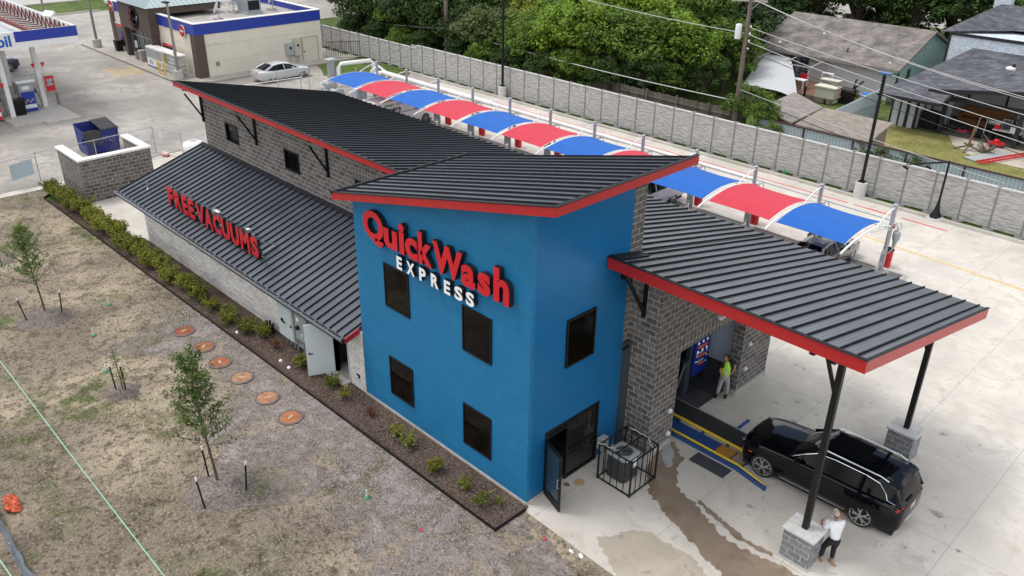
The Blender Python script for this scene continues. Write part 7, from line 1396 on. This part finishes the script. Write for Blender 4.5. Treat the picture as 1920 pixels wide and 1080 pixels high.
for k in range(6): mb.box(-29.4+k*2.7, -29.3+k*2.7, 36.82, 36.92, 0, 1.9)
mb.build('fence_post', M_wood, q)
q = T('yard_bench', 'thin dark metal frame standing on the green lawn', 'frame', (-20.3, 40.5, 0)); mb = MB(); mb.tube([(-.9, 0, 0), (-.8, 0, .6), (.8, 0, 1.0), (.9, 0, 0)], .02, 5); mb.build('frame', M_black, q); mb = MB(); mb.bar((-.8, .4, .3), (.8, .4, .5), .03); mb.build('rail', M_black, q)
c = T('far_house', 'far cream house glimpsed between the trees at top right', 'house', (-18, 98, 0)); mb = MB(); mb.box(-6, 8, 0, 8, 0, 4); mb.build('wall', mat('far_cream', (.55, .48, .38), .8), c); mb = MB(); mb.loft([[(x, -.8, 3.8), (x, 4, 6.4), (x, 8.8, 3.8)] for x in (-6.5, 8.5)]); mb.build('roof', shing, c)
c = T('far_house', 'far brown brick building hidden behind the trees left of the transformer pole', 'house', (-46, 88, 0)); mb = MB(); mb.box(-7, 6, 0, 7, 0, 3.2); mb.build('wall', mat('far_brown', (.13, .075, .05), .9), c); mb = MB(); mb.loft([[(x, -.8, 3.0), (x, 3.5, 5.2), (x, 7.8, 3.0)] for x in (-7.5, 6.5)]); mb.build('roof', shing2, c)
# ================================================================ UTILITY POLES AND WIRES
wd = mat('pole_wood', (.15, .115, .095), .9, var=.3, scale=4, stretch=(3, 3, .3))
c = T('utility_pole', 'wooden utility pole with white transformer beside the striped shade sail', 'utility pole', (-15.9, 36.05, 0))
mb = MB(); mb.tube([(0, 0, 0), (0, 0, 9.5)], [.17, .12], 12); mb.build('pole', wd, c, smooth=50); mb = MB(); mb.bar((-1.1, -.5, 9.1), (.9, .5, 9.1), .1, .12); mb.bar((.5, .3, 9.05), (0, .0, 8.5), .04); mb.build('crossarm', mat('crossarm', (.36, .33, .30), .8), c)
mb = MB(); mb.lathe((-.42, -.32, 6.75), [(.2, 0), (.21, .85), (.15, .92)], 16); mb.build('transformer', mat('transformer_grey', (.58, .60, .61), .4), c, smooth=50)
mb = MB()
for z in (7.5, 7.05, 6.6, 6.1): mb.lathe((.22, .05, z), [(.05, 0), (.07, .05), (.04, .12)], 8)
mb.build('insulator', M_white, c)
c = T('utility_pole', 'brown wooden utility pole rising in front of the dark trees', 'utility pole', (-45.0, 35.4, 0)); mb = MB(); mb.tube([(0, 0, 0), (0, 0, 10)], [.19, .14], 12); mb.build('pole', wd, c, smooth=50); mb = MB(); mb.bar((-1, 0, 9.4), (1, 0, 9.4), .1); mb.build('crossarm', MATS['crossarm'], c)
def wire(pts, lab, sag=.5, r=.014, m=None):
    P = []
    for a, b in zip(pts, pts[1:]):
        a, b = Vector(a), Vector(b); n = 14
        for k in range(n+(b == Vector(pts[-1]))): t = k/n; p = a.lerp(b, t); p.z -= sag*4*t*(1-t); P.append(p)
    tag((lambda mb: (mb.tube(P, r, 4), mb)[-1])(MB()).build('power_line', m or M_galv), lab, 'wire', 'overhead lines between the poles')
PW = mat('light_cable', (.45, .45, .44), .6); DW = M_blk2
wire([(-80, 36, 1.9), (-45.1, 35.2, 3.5)], 'lowest cable left of the brown utility pole', .5, .03, PW); wire([(-44.9, 35.2, 3.5), (-16, 36, 2.7)], 'thick low cable sagging between the two utility poles', .25, .035, PW)
wire([(-45, 35.4, 9.4), (-15.95, 36, 7.1)], 'high cable running to the white transformer', .5, .022, PW)
for z0, z1, n in ((9.1, 6.6, 'top'), (9.15, 6.75, 'second highest')): wire([(-15.6, 36.1+(.3 if n == 'top' else 0), z0), (6, 36.4, z1-1.0)], '%s wire from the crossarm across the brown roof' % n, .6, .018, PW)
for z0, z1, n in ((7.5, 5.3, 'uppermost'), (7.05, 4.6, 'second'), (6.6, 3.9, 'third'), (6.1, 3.3, 'lowest')): wire([(-15.7, 36, z0), (1.2, 36, z1), (12, 36, z1-1.2)], '%s of four wires running right from below the transformer' % n, .15, .02, PW if n != 'lowest' else DW)
wire([(-15.8, 36, 3.2), (1.2, 36, .8)], 'dark low cable from the transformer pole over the sheds', .15, .025, DW); wire([(-15.8, 36, 3.5), (1.2, 36, 1.5)], 'pale low cable from the transformer pole over the sheds', .15, .02, PW)
# ================================================================ VEGETATION
LF = {'dark': leafmat('leaf_dark', (.014, .034, .009), (.06, .11, .024)), 'mid': leafmat('leaf_mid', (.035, .075, .012), (.15, .24, .035), .35),
      'bright': leafmat('leaf_bright', (.07, .14, .016), (.26, .39, .045), .4), 'lime': leafmat('leaf_lime', (.14, .18, .02), (.34, .36, .05)), 'olive': leafmat('leaf_olive', (.035, .06, .02), (.12, .16, .05)),
      'sap': leafmat('leaf_sapling', (.045, .08, .02), (.16, .23, .06), .3), 'shrub': leafmat('leaf_shrub', (.06, .085, .014), (.27, .28, .045)), 'red': leafmat('leaf_red', (.10, .02, .01), (.22, .06, .03))}
def leafquad(V, F, p, n, s, asp=1.6):
    n = n.normalized(); a = n.cross(Vector((random.uniform(-1, 1), random.uniform(-1, 1), random.uniform(-1, 1))));
    if a.length < 1e-3: a = n.orthogonal()
    a.normalize(); b = n.cross(a); k = len(V); a = a*s*asp/2; b = b*s/2
    V += [tuple(p-a), tuple(p+b*.9-a*.1), tuple(p+a), tuple(p-b*.9-a*.1)]; F.append((k, k+1, k+2, k+3))
def rnd_dir():
    while 1:
        v = Vector((random.uniform(-1, 1), random.uniform(-1, 1), random.uniform(-1, 1)))
        if .05 < v.length < 1: return v.normalized()
def mesh_of(V, F, m, name):
    me = bpy.data.meshes.new(name); me.from_pydata(V, [], F); me.materials.append(m); me.update(); return me
def big_tree(seed, h, rad, leaf, nclump=95, per=80, s=.19, base=.10, name='tree'):
    random.seed(seed); V = []; F = []; cl = []
    for k in range(nclump):
        d = rnd_dir(); d.z = abs(d.z)*1.0 if random.random() < .75 else d.z; q = random.uniform(.55, 1.0)
        z = h*(base+(1-base)*.5) + d.z*h*(1-base)*.5*q; p = Vector((d.x*rad*q, d.y*rad*q, z)); cl.append(p); cr = random.uniform(.14, .30)*rad
        for j in range(per):
            e = rnd_dir(); w = random.uniform(.5, 1)**.5; pp = p+Vector((e.x*cr, e.y*cr, e.z*cr*.7))*w*1.1
            leafquad(V, F, pp, e*.8+Vector((0, 0, .7))+rnd_dir()*.6, s*random.uniform(.6, 1.3))
    lm = mesh_of(V, F, leaf, 'crown')
    mb = MB(); mb.tube([(0, 0, 0), (.08, 0, h*.25), (-.05, .1, h*.5), (.1, 0, h*.75)], [h*.03, h*.024, h*.017, h*.006], 8)
    for p in cl[::4]: z0 = random.uniform(.2, .5)*h; mb.tube([(0, 0, z0), (p.x*.45, p.y*.45, z0+(p.z-z0)*.6), tuple(p)], [h*.011, h*.007, h*.003], 5)
    return lm, mb
class TP:
    def __init__(self, *a, **k): self.lm, mb = big_tree(*a, **k); o = mb.build("trunk", M_bark, None); self.tm = o.data; bpy.data.objects.remove(o)
    def put(self, name, label, cat, loc, sc=1., rz=0, group=None, szz=1):
        t = T(name, label, cat, loc, rz, group); t.scale = (sc, sc, sc*szz)
        for nm, me in (("crown", self.lm), ("trunk", self.tm)): o = bpy.data.objects.new(nm, me); COL.objects.link(o); o.parent = t
        return t
tp = {}
def proto(kind, i, **k):
    key = (kind, i)
    if key not in tp: tp[key] = TP(100+i*7+len(kind), 7, 3.0, LF[kind], **k)
    return tp[key]
random.seed(42); G = 'trees in the dense wood behind the concrete wall'
wood = []
# rows along the wall, front row first: (x, y, kind, scale)
front = [(-60, 37, 'dark', 1.0), (-57, 36.6, 'dark', .9), (-54.2, 37.2, 'mid', .95), (-51.0, 36.5, 'dark', 1.0), (-48.0, 37.4, 'dark', 1.05), (-43.6, 37.0, 'dark', .85), (-40.8, 36.6, 'olive', .95), (-38.2, 37.8, 'mid', .85), (-36.2, 36.6, 'mid', .75), (-34.0, 38.2, 'bright', .95), (-31.4, 38.6, 'bright', 1.0), (-29.0, 39.4, 'mid', 1.0), (-27.0, 40.6, 'mid', 1.0), (-25.3, 42.4, 'bright', 1.0), (-31.0, 36.4, 'mid', .5), (-28.2, 37.2, 'dark', .5), (-24.6, 39.8, 'mid', .5), (-22.9, 42.6, 'dark', .6), (-33.2, 35.4, 'dark', .5), (-25.6, 38.6, 'dark', .55), (-58, 34.6, 'dark', .5), (-54.5, 34.8, 'dark', .45), (-50.6, 34.6, 'mid', .45), (-47.5, 34.8, 'dark', .5), (-42.6, 34.8, 'dark', .45), (-39.6, 34.8, 'mid', .5), (-36.6, 34.7, 'dark', .45)]
second = [(-66, 41, 'dark', 1.2), (-62, 42, 'dark', 1.25), (-57.5, 42, 'mid', 1.2), (-53, 42.5, 'dark', 1.2), (-49, 42, 'dark', 1.15), (-45, 43, 'mid', 1.1), (-42, 42, 'lime', .78), (-39, 43.5, 'bright', 1.1), (-35.5, 43, 'mid', 1.15), (-32.5, 44, 'bright', 1.2), (-29.3, 45.5, 'bright', 1.15), (-26.8, 47.5, 'mid', 1.1), (-23.6, 46.6, 'mid', .95), (-26.2, 51.5, 'dark', 1.1), (-28.2, 56, 'dark', 1.0)]
third = [(-72, 48, 'dark', 1.4), (-67, 48, 'dark', 1.4), (-62, 49, 'dark', 1.4), (-57, 49, 'dark', 1.3), (-52, 50, 'mid', 1.3), (-47, 50, 'dark', 1.3), (-43.5, 52, 'dark', 1.2), (-39.5, 51, 'mid', 1.3), (-35.5, 51.5, 'bright', 1.3), (-31, 53, 'bright', 1.25), (-80, 58, 'dark', 1.5), (-73, 58, 'dark', 1.5), (-66, 59, 'dark', 1.5), (-59, 60, 'dark', 1.5), (-52, 62, 'dark', 1.4), (-45, 62, 'dark', 1.3), (-38, 60, 'mid', 1.4), (-34, 66, 'dark', 1.1)]
rowname = ['front row of the wood', 'second row of the wood', 'back rows of the wood']; kindw = {'dark': 'dark green', 'mid': 'mid green', 'bright': 'bright green', 'lime': 'yellow green', 'olive': 'dull olive green'}
for ri, row in enumerate((front, second, third)):
    cnt = {}
    for x, y, k, s in sorted(row):
        i = random.randrange(2 if k in ('dark', 'mid', 'bright') else 1); cnt[k] = cnt.get(k, 0)+1
        nth = ORD[cnt[k]-1]
        proto(k, i).put('broadleaf_tree', '%s %s tree from the left in the %s' % (nth, kindw[k], rowname[ri]), 'tree', (x, y, 0), s, random.uniform(0, 6), G, random.uniform(.9, 1.1))
# street trees far behind the houses
far = [(-44, 78, 'dark', 1.3), (-33.5, 77, 'dark', 1.35), (-27, 76.5, 'dark', 1.25), (-22.5, 78, 'mid', 1.3), (-17.5, 77, 'dark', 1.35), (-12.5, 78, 'olive', 1.3), (-40, 70, 'dark', .9), (-7, 82, 'mid', 1.4), (0, 84, 'olive', 1.5), (-38, 106, 'bright', 1.3), (-28, 108, 'mid', 1.4), (-18, 112, 'bright', 1.4), (-50, 104, 'bright', 1.3), (-60, 100, 'mid', 1.4), (-2, 104, 'mid', 1.5), (6, 76, 'olive', 1.5), (-30, 74, 'dark', 1.1), (-25, 73, 'dark', 1.15), (-20, 74, 'dark', 1.1), (-15, 73.5, 'dark', 1.1), (-36, 82, 'dark', 1.3), (-24, 84, 'dark', 1.3), (-9.5, 75, 'mid', 1.0), (-34, 60, 'dark', .8), (-31, 66, 'dark', .9)]
cnt = {}
for x, y, k, s in sorted(far):
    cnt[k] = cnt.get(k, 0)+1
    proto(k, 0).put('shade_tree', '%s %s street tree from the left beyond the house roofs' % (ORD[cnt[k]-1], kindw[k]), 'tree', (x, y, 0), s*1.1, random.uniform(0, 6), 'street trees beyond the houses')
for x, y, z, lab in ((-112, 25, 0, 'far bush at the edge of the street behind the shop'), (-108, 32, 0, 'second far bush at the street edge behind the shop')): proto('mid', 0).put('far_bush', lab, 'bush', (x, y, z), .3, 1)
# shrub by the sheds and vines on the fence
sh = TP(55, 7, 3.0, LF['mid'], nclump=46, per=80, s=.20, base=.0)
for x, y, s, lab in ((-15.9, 37.4, .56, 'tall loose shrub at the foot of the transformer pole'), (-14.6, 36.9, .50, 'dense leafy shrub between the transformer pole and the small shed'), (-13.0, 36.2, .28, 'smaller leafy shrub right of the small shed behind the wall'), (-17.2, 38.2, .25, 'low dark shrub left of the transformer pole')): sh.put('garden_shrub', lab, 'shrub', (x, y, 0), s, random.uniform(0, 6))
vine = TP(56, 7, 3.0, LF['olive'], nclump=22, per=60, s=.25, base=.0)
for x, y, s, lab in ((-6.9, 36.0, .28, 'left weedy vine climbing the pale blue metal fence'), (-5.8, 36.0, .30, 'middle weedy vine climbing the pale blue metal fence'), (-3.9, 36.0, .30, 'right weedy vine on the metal fence behind the arm lamp')): vine.put('climbing_weed', lab, 'weed', (x, y, 0), s, random.uniform(0, 6))
random.seed(77); V = []; F = []
for k in range(5200): x = random.uniform(-4.5, 12); p = Vector((x, 37.6+random.gauss(0, .45), random.uniform(0, .4))); leafquad(V, F, p, rnd_dir(), .12, 3.5)
o = bpy.data.objects.new('tall_grass', mesh_of(V, F, LF['bright'], 'tall_grass')); COL.objects.link(o); tag(o, 'bright tall grass along the far side of the metal fence', 'grass', kind='stuff')
# verge grass at the wall foot and lawn tufts near the camera
random.seed(78); V = []; F = []
for k in range(9000): p = Vector((random.uniform(-44, 4), 32.55+abs(random.gauss(0, .25)), random.uniform(0.03, .12))); leafquad(V, F, p, rnd_dir(), .07, 2.5)
o = bpy.data.objects.new('verge_grass', mesh_of(V, F, LF['shrub'], 'verge_grass')); COL.objects.link(o); tag(o, 'short weedy grass along the foot of the concrete wall', 'grass', kind='stuff')
tuft = leafmat('dry_grass_blade', (.10, .09, .045), (.36, .30, .18), .1); V = []; F = []
for k in range(36000):
    x = -36+random.random()**.8*46; y = -1.9-random.random()*10.5
    if x > 1 and y > -1.5-.0: continue
    p = Vector((x, y, random.uniform(.0, .03))); leafquad(V, F, p, Vector((random.uniform(-1, 1), random.uniform(-1, 1), .35)), random.uniform(.010, .019), random.uniform(3, 5.5))
o = bpy.data.objects.new('dry_grass', mesh_of(V, F, tuft, 'dry_grass')); COL.objects.link(o); tag(o, 'sparse dry grass blades over the brown front lawn', 'grass', kind='stuff')
gt = leafmat('green_grass_blade', (.07, .085, .03), (.17, .19, .07), .1); V = []; F = []
for cx, cy, rr, n in ((-17.2, -4.2, 1.2, 1100), (-12.5, -6.9, 1.3, 1500), (-11.2, -6.2, .8, 800), (-8.0, -7.6, .9, 1400), (-7.2, -8.4, 1.0, 1500), (-8.6, -9.6, 1.3, 900), (-6.0, -5.2, .5, 500), (-6.6, -6.25, .35, 260), (-2.6, -5.3, 1.6, 700), (-3.6, -8.2, 1.2, 700), (-34, -4, 2.5, 1800), (-30, -3, 2.0, 900), (-36, -8, 2.5, 1500), (1.5, -4, 1.8, 600), (-13, -9.5, 1.6, 900), (-5.5, -7.0, 1.0, 500)):
    for k in range(n): p = Vector((cx+random.gauss(0, rr*.55)*1.4, cy+random.gauss(0, rr*.4), random.uniform(0, .04))); leafquad(V, F, p, Vector((random.uniform(-1, 1), random.uniform(-1, 1), .3)), random.uniform(.008, .016), random.uniform(3, 6)) if p.y < -1.6 else None
o = bpy.data.objects.new('green_grass', mesh_of(V, F, gt, 'green_grass')); COL.objects.link(o); tag(o, 'patches of greener grass in the dry front lawn', 'grass', kind='stuff')
ch = mat('bark_chip', (.20, .16, .135), .95, var=.5, scale=30); V = []; F = []
def chips(n, fx):
    for k in range(n): x, y, z = fx(); leafquad(V, F, Vector((x, y, z)), Vector((random.uniform(-.5, .5), random.uniform(-.5, .5), 1)), random.uniform(.015, .03), random.uniform(1.5, 3))
chips(9000, lambda: (random.uniform(-16, .1), random.uniform(-1.35, -.06), .02+random.random()*.015))
chips(3500, lambda: (random.uniform(-34, -16), random.uniform(-1.6, -.3), .02+random.random()*.015))
for cx, cy in ((-21.3, -6.35), (-6.7, -6.2), (-13.9, -6.2)): chips(900, lambda: (cx+random.gauss(0, .45), cy+random.gauss(0, .45), .12-random.random()*.06))

V2 = []; F2 = []; V_, F_ = V, F; V, F = V2, F2
chips(26000, lambda: (lambda x: (x, -1.55-abs(random.gauss(0, 1.6 if x < -8 else 2.2)), .012))(random.uniform(-18.5, 1.2)))
o = bpy.data.objects.new('wood_chips', mesh_of(V2, F2, mat('pale_chip', (.36, .315, .30), .95, var=.45, scale=22), 'wood_chips')); COL.objects.link(o); tag(o, 'pale washed out wood chips on the bare ground by the manholes', 'wood chips', kind='stuff'); V, F = V_, F_
o = bpy.data.objects.new('bark_chips', mesh_of(V, F, ch, 'bark_chips')); COL.objects.link(o); tag(o, 'loose bark chips in the planting bed and tree rings', 'bark chips', kind='stuff')
# saplings with stakes
def sapling(seed, loc, h, label, lean=(0, 0), dens=1., spread=.34, base=.3):
    random.seed(seed); c = T('young_tree', label, 'tree', loc); mb = MB(); V = []; F = []
    top = Vector((lean[0], lean[1], h*.93)); axis = lambda t: Vector((top.x*t+.05*sin(t*5+seed), top.y*t+.04*cos(t*4), top.z*t))
    mb.tube([axis(i/8) for i in range(9)], [.036*(1-i/10)*h/4.2+.006 for i in range(9)], 7)
    nb = int(44*dens)
    for k in range(nb):
        t = base+(1-base)*(k/nb)**.9; a = k*2.4+random.uniform(-.4, .4); L = h*spread*(1-((t-base)/(1-base))**1.6*.75)*random.uniform(.55, 1.1); p0 = axis(t)
        if (k//5) % 3 == 2: L *= .6
        d = Vector((cos(a), sin(a), random.uniform(.5, 1.1))).normalized(); p1 = p0+d*L*.5; p2 = p1+(d+Vector((0, 0, .15))).normalized()*L*.5; mb.tube([p0, p1, p2], [.012, .008, .004], 4, False)
        for j in range(int(85*dens*random.uniform(.5, 1.3))):
            u = random.uniform(.25, 1.05); q = p0.lerp(p1, u*2) if u < .5 else p1.lerp(p2, u*2-1); q = q+rnd_dir()*random.uniform(.02, .17)
            leafquad(V, F, q, rnd_dir()+Vector((0, 0, .5)), random.uniform(.035, .062), 1.8)
    mb.build('trunk', M_bark, c); o = bpy.data.objects.new('crown', mesh_of(V, F, LF['sap'], 'crown')); COL.objects.link(o); o.parent = c; return c
sapling(1, (-21.77, -6.21, .05), 4.1, 'leafy young tree staked in the dry lawn nearer the left edge', (.05, -.05))
sapling(2, (-7.16, -6.11, .05), 4.7, 'tallest young tree with three stakes in the front lawn', (-.1, -.1), 1.15)
sapling(5, (-13.9, -6.19, .05), 1.9, 'sparse nearly leafless young tree between two stakes', (.1, 0), .24, .25, .15)
sapling(8, (-29.4, -6.6, .05), 2.2, 'sparse young tree cut by the left edge of the photo', (0, 0), .2, .2, .3)
def stake(x, y, lab, h=1.05, lean=(0, 0)):
    c = T('tree_stake', lab, 'stake', (x, y, 0), 0, 'black steel tree stakes'); mb = MB(); mb.bar((0, 0, 0), (lean[0], lean[1], h), .045, .03); mb.build('stake_bar', M_black, c); mb = MB(); t = 1.12; mb.bar((lean[0], lean[1], h), (lean[0]*t, lean[1]*t, h*1.12), .048, .034); mb.build('white_tip', M_wlet, c)
for x, y, l, lab in ((-21.42, -6.95, (-.12, -.12), 'leaning stake left of the leafy young tree by the left edge'), (-21.13, -5.72, (.03, .1), 'upright stake right of the leafy young tree by the left edge'), (-14.0, -6.35, (-.15, 0), 'left stake of the sparse sapling'), (-13.8, -6.1, (-.1, .02), 'right stake of the sparse sapling'), (-6.29, -6.89, (-.12, -.05), 'stake nearest the camera at the tallest young tree'), (-6.18, -5.64, (.06, .08), 'stake right of the tallest young tree'), (-7.51, -6.16, (-.12, .0), 'stake behind the trunk of the tallest young tree'), (-27.6, -6.1, (0, 0), 'stake beside the sapling at the left edge of the photo')): stake(x, y, lab, 1.0, l)
for i, (a, b, lab) in enumerate((((-6.2, -5.6, .98), (-7.15, -6.1, 1.25), 'tie wire from the right stake to the tallest young tree'), ((-6.35, -6.9, .98), (-7.15, -6.1, 1.3), 'tie wire from the near stake to the tallest young tree'), ((-21.1, -5.65, .95), (-21.75, -6.2, 1.2), 'tie wire at the leafy young tree by the left edge'))): mb = MB(a); mb.tube([a, b], .008, 4); q = mb.build('tie_wire', M_black); q.location = a; tag(q, lab, 'wire')
# shrubs in the planting bed
SHM = []
def shrub_mesh(seed, r, h, dens, leaf, s=.05):
    random.seed(seed); V = []; F = []; mb = MB()
    for k in range(int(26*dens)):
        a = random.uniform(0, 6.28); rr = r*random.uniform(.2, 1); tip = Vector((cos(a)*rr, sin(a)*rr, h*random.uniform(.5, 1.05))); mid = tip*.5+Vector((0, 0, .05)); mb.tube([(cos(a)*.03, sin(a)*.03, 0), mid, tip], [.008, .006, .003], 4, False)
        for j in range(int(30*min(dens, 1.6))): u = random.uniform(.25, 1.05); q = mid.lerp(tip, u*1.2-.2)+rnd_dir()*random.uniform(.02, .10); leafquad(V, F, q, rnd_dir()+Vector((0, 0, .8)), random.uniform(.7, 1.3)*s, 1.5)
    o = mb.build('stem', M_bark); tm = o.data; bpy.data.objects.remove(o); return mesh_of(V, F, leaf, 'foliage'), tm
dense = [shrub_mesh(30+i, .50, .72, 2.6, LF['shrub']) for i in range(3)]; mid_ = [shrub_mesh(40+i, .40, .5, 1.5, LF['shrub']) for i in range(2)]; thin = [shrub_mesh(50+i, .38, .45, .7, LF['shrub']) for i in range(2)]; redm = shrub_mesh(60, .3, .4, .7, LF['red'], .03)
def shrub(ms, x, y, s, lab):
    c = T('shrub', lab, 'shrub', (x, y, .01), random.uniform(0, 6), 'low green shrubs in the mulch bed'); c.scale = (s, s, s)
    for nm, me in zip(('foliage', 'stem'), ms): o = bpy.data.objects.new(nm, me); COL.objects.link(o); o.parent = c
random.seed(91)
hedge = [(-35.4+k*1.03, -1.15+random.uniform(-.12, .12)) for k in range(15)]
for i, (x, y) in enumerate(hedge): shrub(random.choice(dense), x, y, random.uniform(1.05, 1.3) if i < 9 else random.uniform(.8, 1.15), 'leafy shrub in the dense hedge row, %s from the far left end' % ORD[i])
for i, (x, y) in enumerate([(-19.9, -1.05), (-19.1, -.95), (-18.4, -1.05)]): shrub(random.choice(dense), x, y, .95, 'full shrub in the middle of the bed, %s past the hedge gap' % ORD[i])
for i, (x, y) in enumerate([(-17.3, -1.05), (-16.4, -.85), (-15.8, -1.1), (-14.6, -.95)]): shrub(random.choice(mid_), x, y, random.uniform(.9, 1.1), 'thinner shrub before the stone wall, %s from the far end' % ORD[i])
for ms, x, y, s, lab in ((mid_[0], -13.9, -.6, .95, 'green shrub in the mulch left of the electrical cabinets'), (redm, -12.8, -.75, 1, 'rusty red dying shrub below the electrical cabinets'), (mid_[1], -11.0, -.75, .9, 'upright shrub just left of the open white door'), (mid_[0], -9.1, -.62, .8, 'spiky shrub at the foot of the open doorway'), (thin[0], -8.2, -.75, .9, 'thin shrub at the corner of the blue tower'), (redm, -6.7, -.7, .9, 'rusty red dying shrub below the tower wall'), (thin[1], -5.2, -.75, 1.0, 'sparse wide shrub under the lower left tower window'), (thin[0], -4.5, -.8, 1.0, 'sparse shrub beside the bushy one in front of tower'), (dense[0], -3.0, -.98, .62, 'small bushy bright green shrub on the bed edging'), (thin[1], -1.75, -.85, .85, 'sparse yellow green shrub near the front end of bed'), (thin[0], -.85, -.95, 1.0, 'open sparse shrub at the front corner of the bed'), (thin[1], -.55, -.55, .55, 'tiny shrub nearest the tower corner')): shrub(ms, x, y, s, lab)
# ================================================================ one mesh per separate piece
def _clusters(me):
    n = len(me.vertices); p = list(range(n))
    def fd(i):
        while p[i] != i: p[i] = p[p[i]]; i = p[i]
        return i
    for e in me.edges:
        a, b = fd(e.vertices[0]), fd(e.vertices[1])
        if a != b: p[a] = b
    isl = {}
    for i in range(n): isl.setdefault(fd(i), []).append(i)
    if not 2 <= len(isl) <= 60: return None
    bb = []
    for k, vs in isl.items():
        c = [me.vertices[i].co for i in vs]; bb.append(([min(v[j] for v in c)-.012 for j in range(3)], [max(v[j] for v in c)+.012 for j in range(3)], [k]))
    ch = True
    while ch:
        ch = False
        for i in range(len(bb)):
            for j in range(i+1, len(bb)):
                if all(bb[i][0][k] <= bb[j][1][k] and bb[j][0][k] <= bb[i][1][k] for k in range(3)):
                    bb[i] = ([min(bb[i][0][k], bb[j][0][k]) for k in range(3)], [max(bb[i][1][k], bb[j][1][k]) for k in range(3)], bb[i][2]+bb[j][2]); del bb[j]; ch = True; break
            if ch: break
    root = {i: k for k, vs in isl.items() for i in vs}
    return [{i for i in range(n) if root[i] in set(b[2])} for b in bb]
SPLIT = {'pillar', 'corner_pillar', 'reflector_strip', 'tie_wire', 'edge_lacing', 'rail', 'insulator', 'sticker', 'deck_post', 'foundation', 'vent_pipe', 'side_panel', 'beam', 'arm', 'leg', 'wall_fixture', 'shutter', 'grade_button', 'soffit', 'fascia', 'roof_trim', 'canopy_beam', 'eye', 'rake_board', 'door_frame', 'roller_plate', 'roof_fascia', 'bottle', 'pergola_post', 'timber_frame', 'mat_clamp', 'sign_bracket', 'cover', 'tunnel_wall', 'portal_wall', 'wall_cap', 'blue_band', 'frame', 'crossarm', 'door', 'inner_wall', 'inner_dado', 'gutter_edge'} - {'grade_button', 'gutter_edge', 'sign_bracket', 'frame', 'tunnel_wall', 'door_frame'} | {'pipe_bracket', 'fence_post', 'pole', 'inner_wall', 'timber_frame', 'picket', 'wall', 'shelf', 'bottle', 'block_base'}
_cache = {}
for o in [x for x in bpy.data.objects if x.type == 'MESH' and x.name.split('.')[0] in SPLIT and x.parent]:
    me = o.data
    if me.name not in _cache:
        cl = _clusters(me); _cache[me.name] = None
        if cl and 2 <= len(cl) <= 16:
            res = []
            for s in cl:
                m2 = me.copy(); bm = bmesh.new(); bm.from_mesh(m2); bm.verts.ensure_lookup_table(); bmesh.ops.delete(bm, geom=[bm.verts[i] for i in range(len(bm.verts)) if i not in s], context='VERTS'); bm.to_mesh(m2); bm.free(); res.append(m2)
            _cache[me.name] = res
    r = _cache[me.name]
    if not r: continue
    o.data = r[0]
    for m2 in r[1:]: c = o.copy(); c.data = m2; COL.objects.link(c)
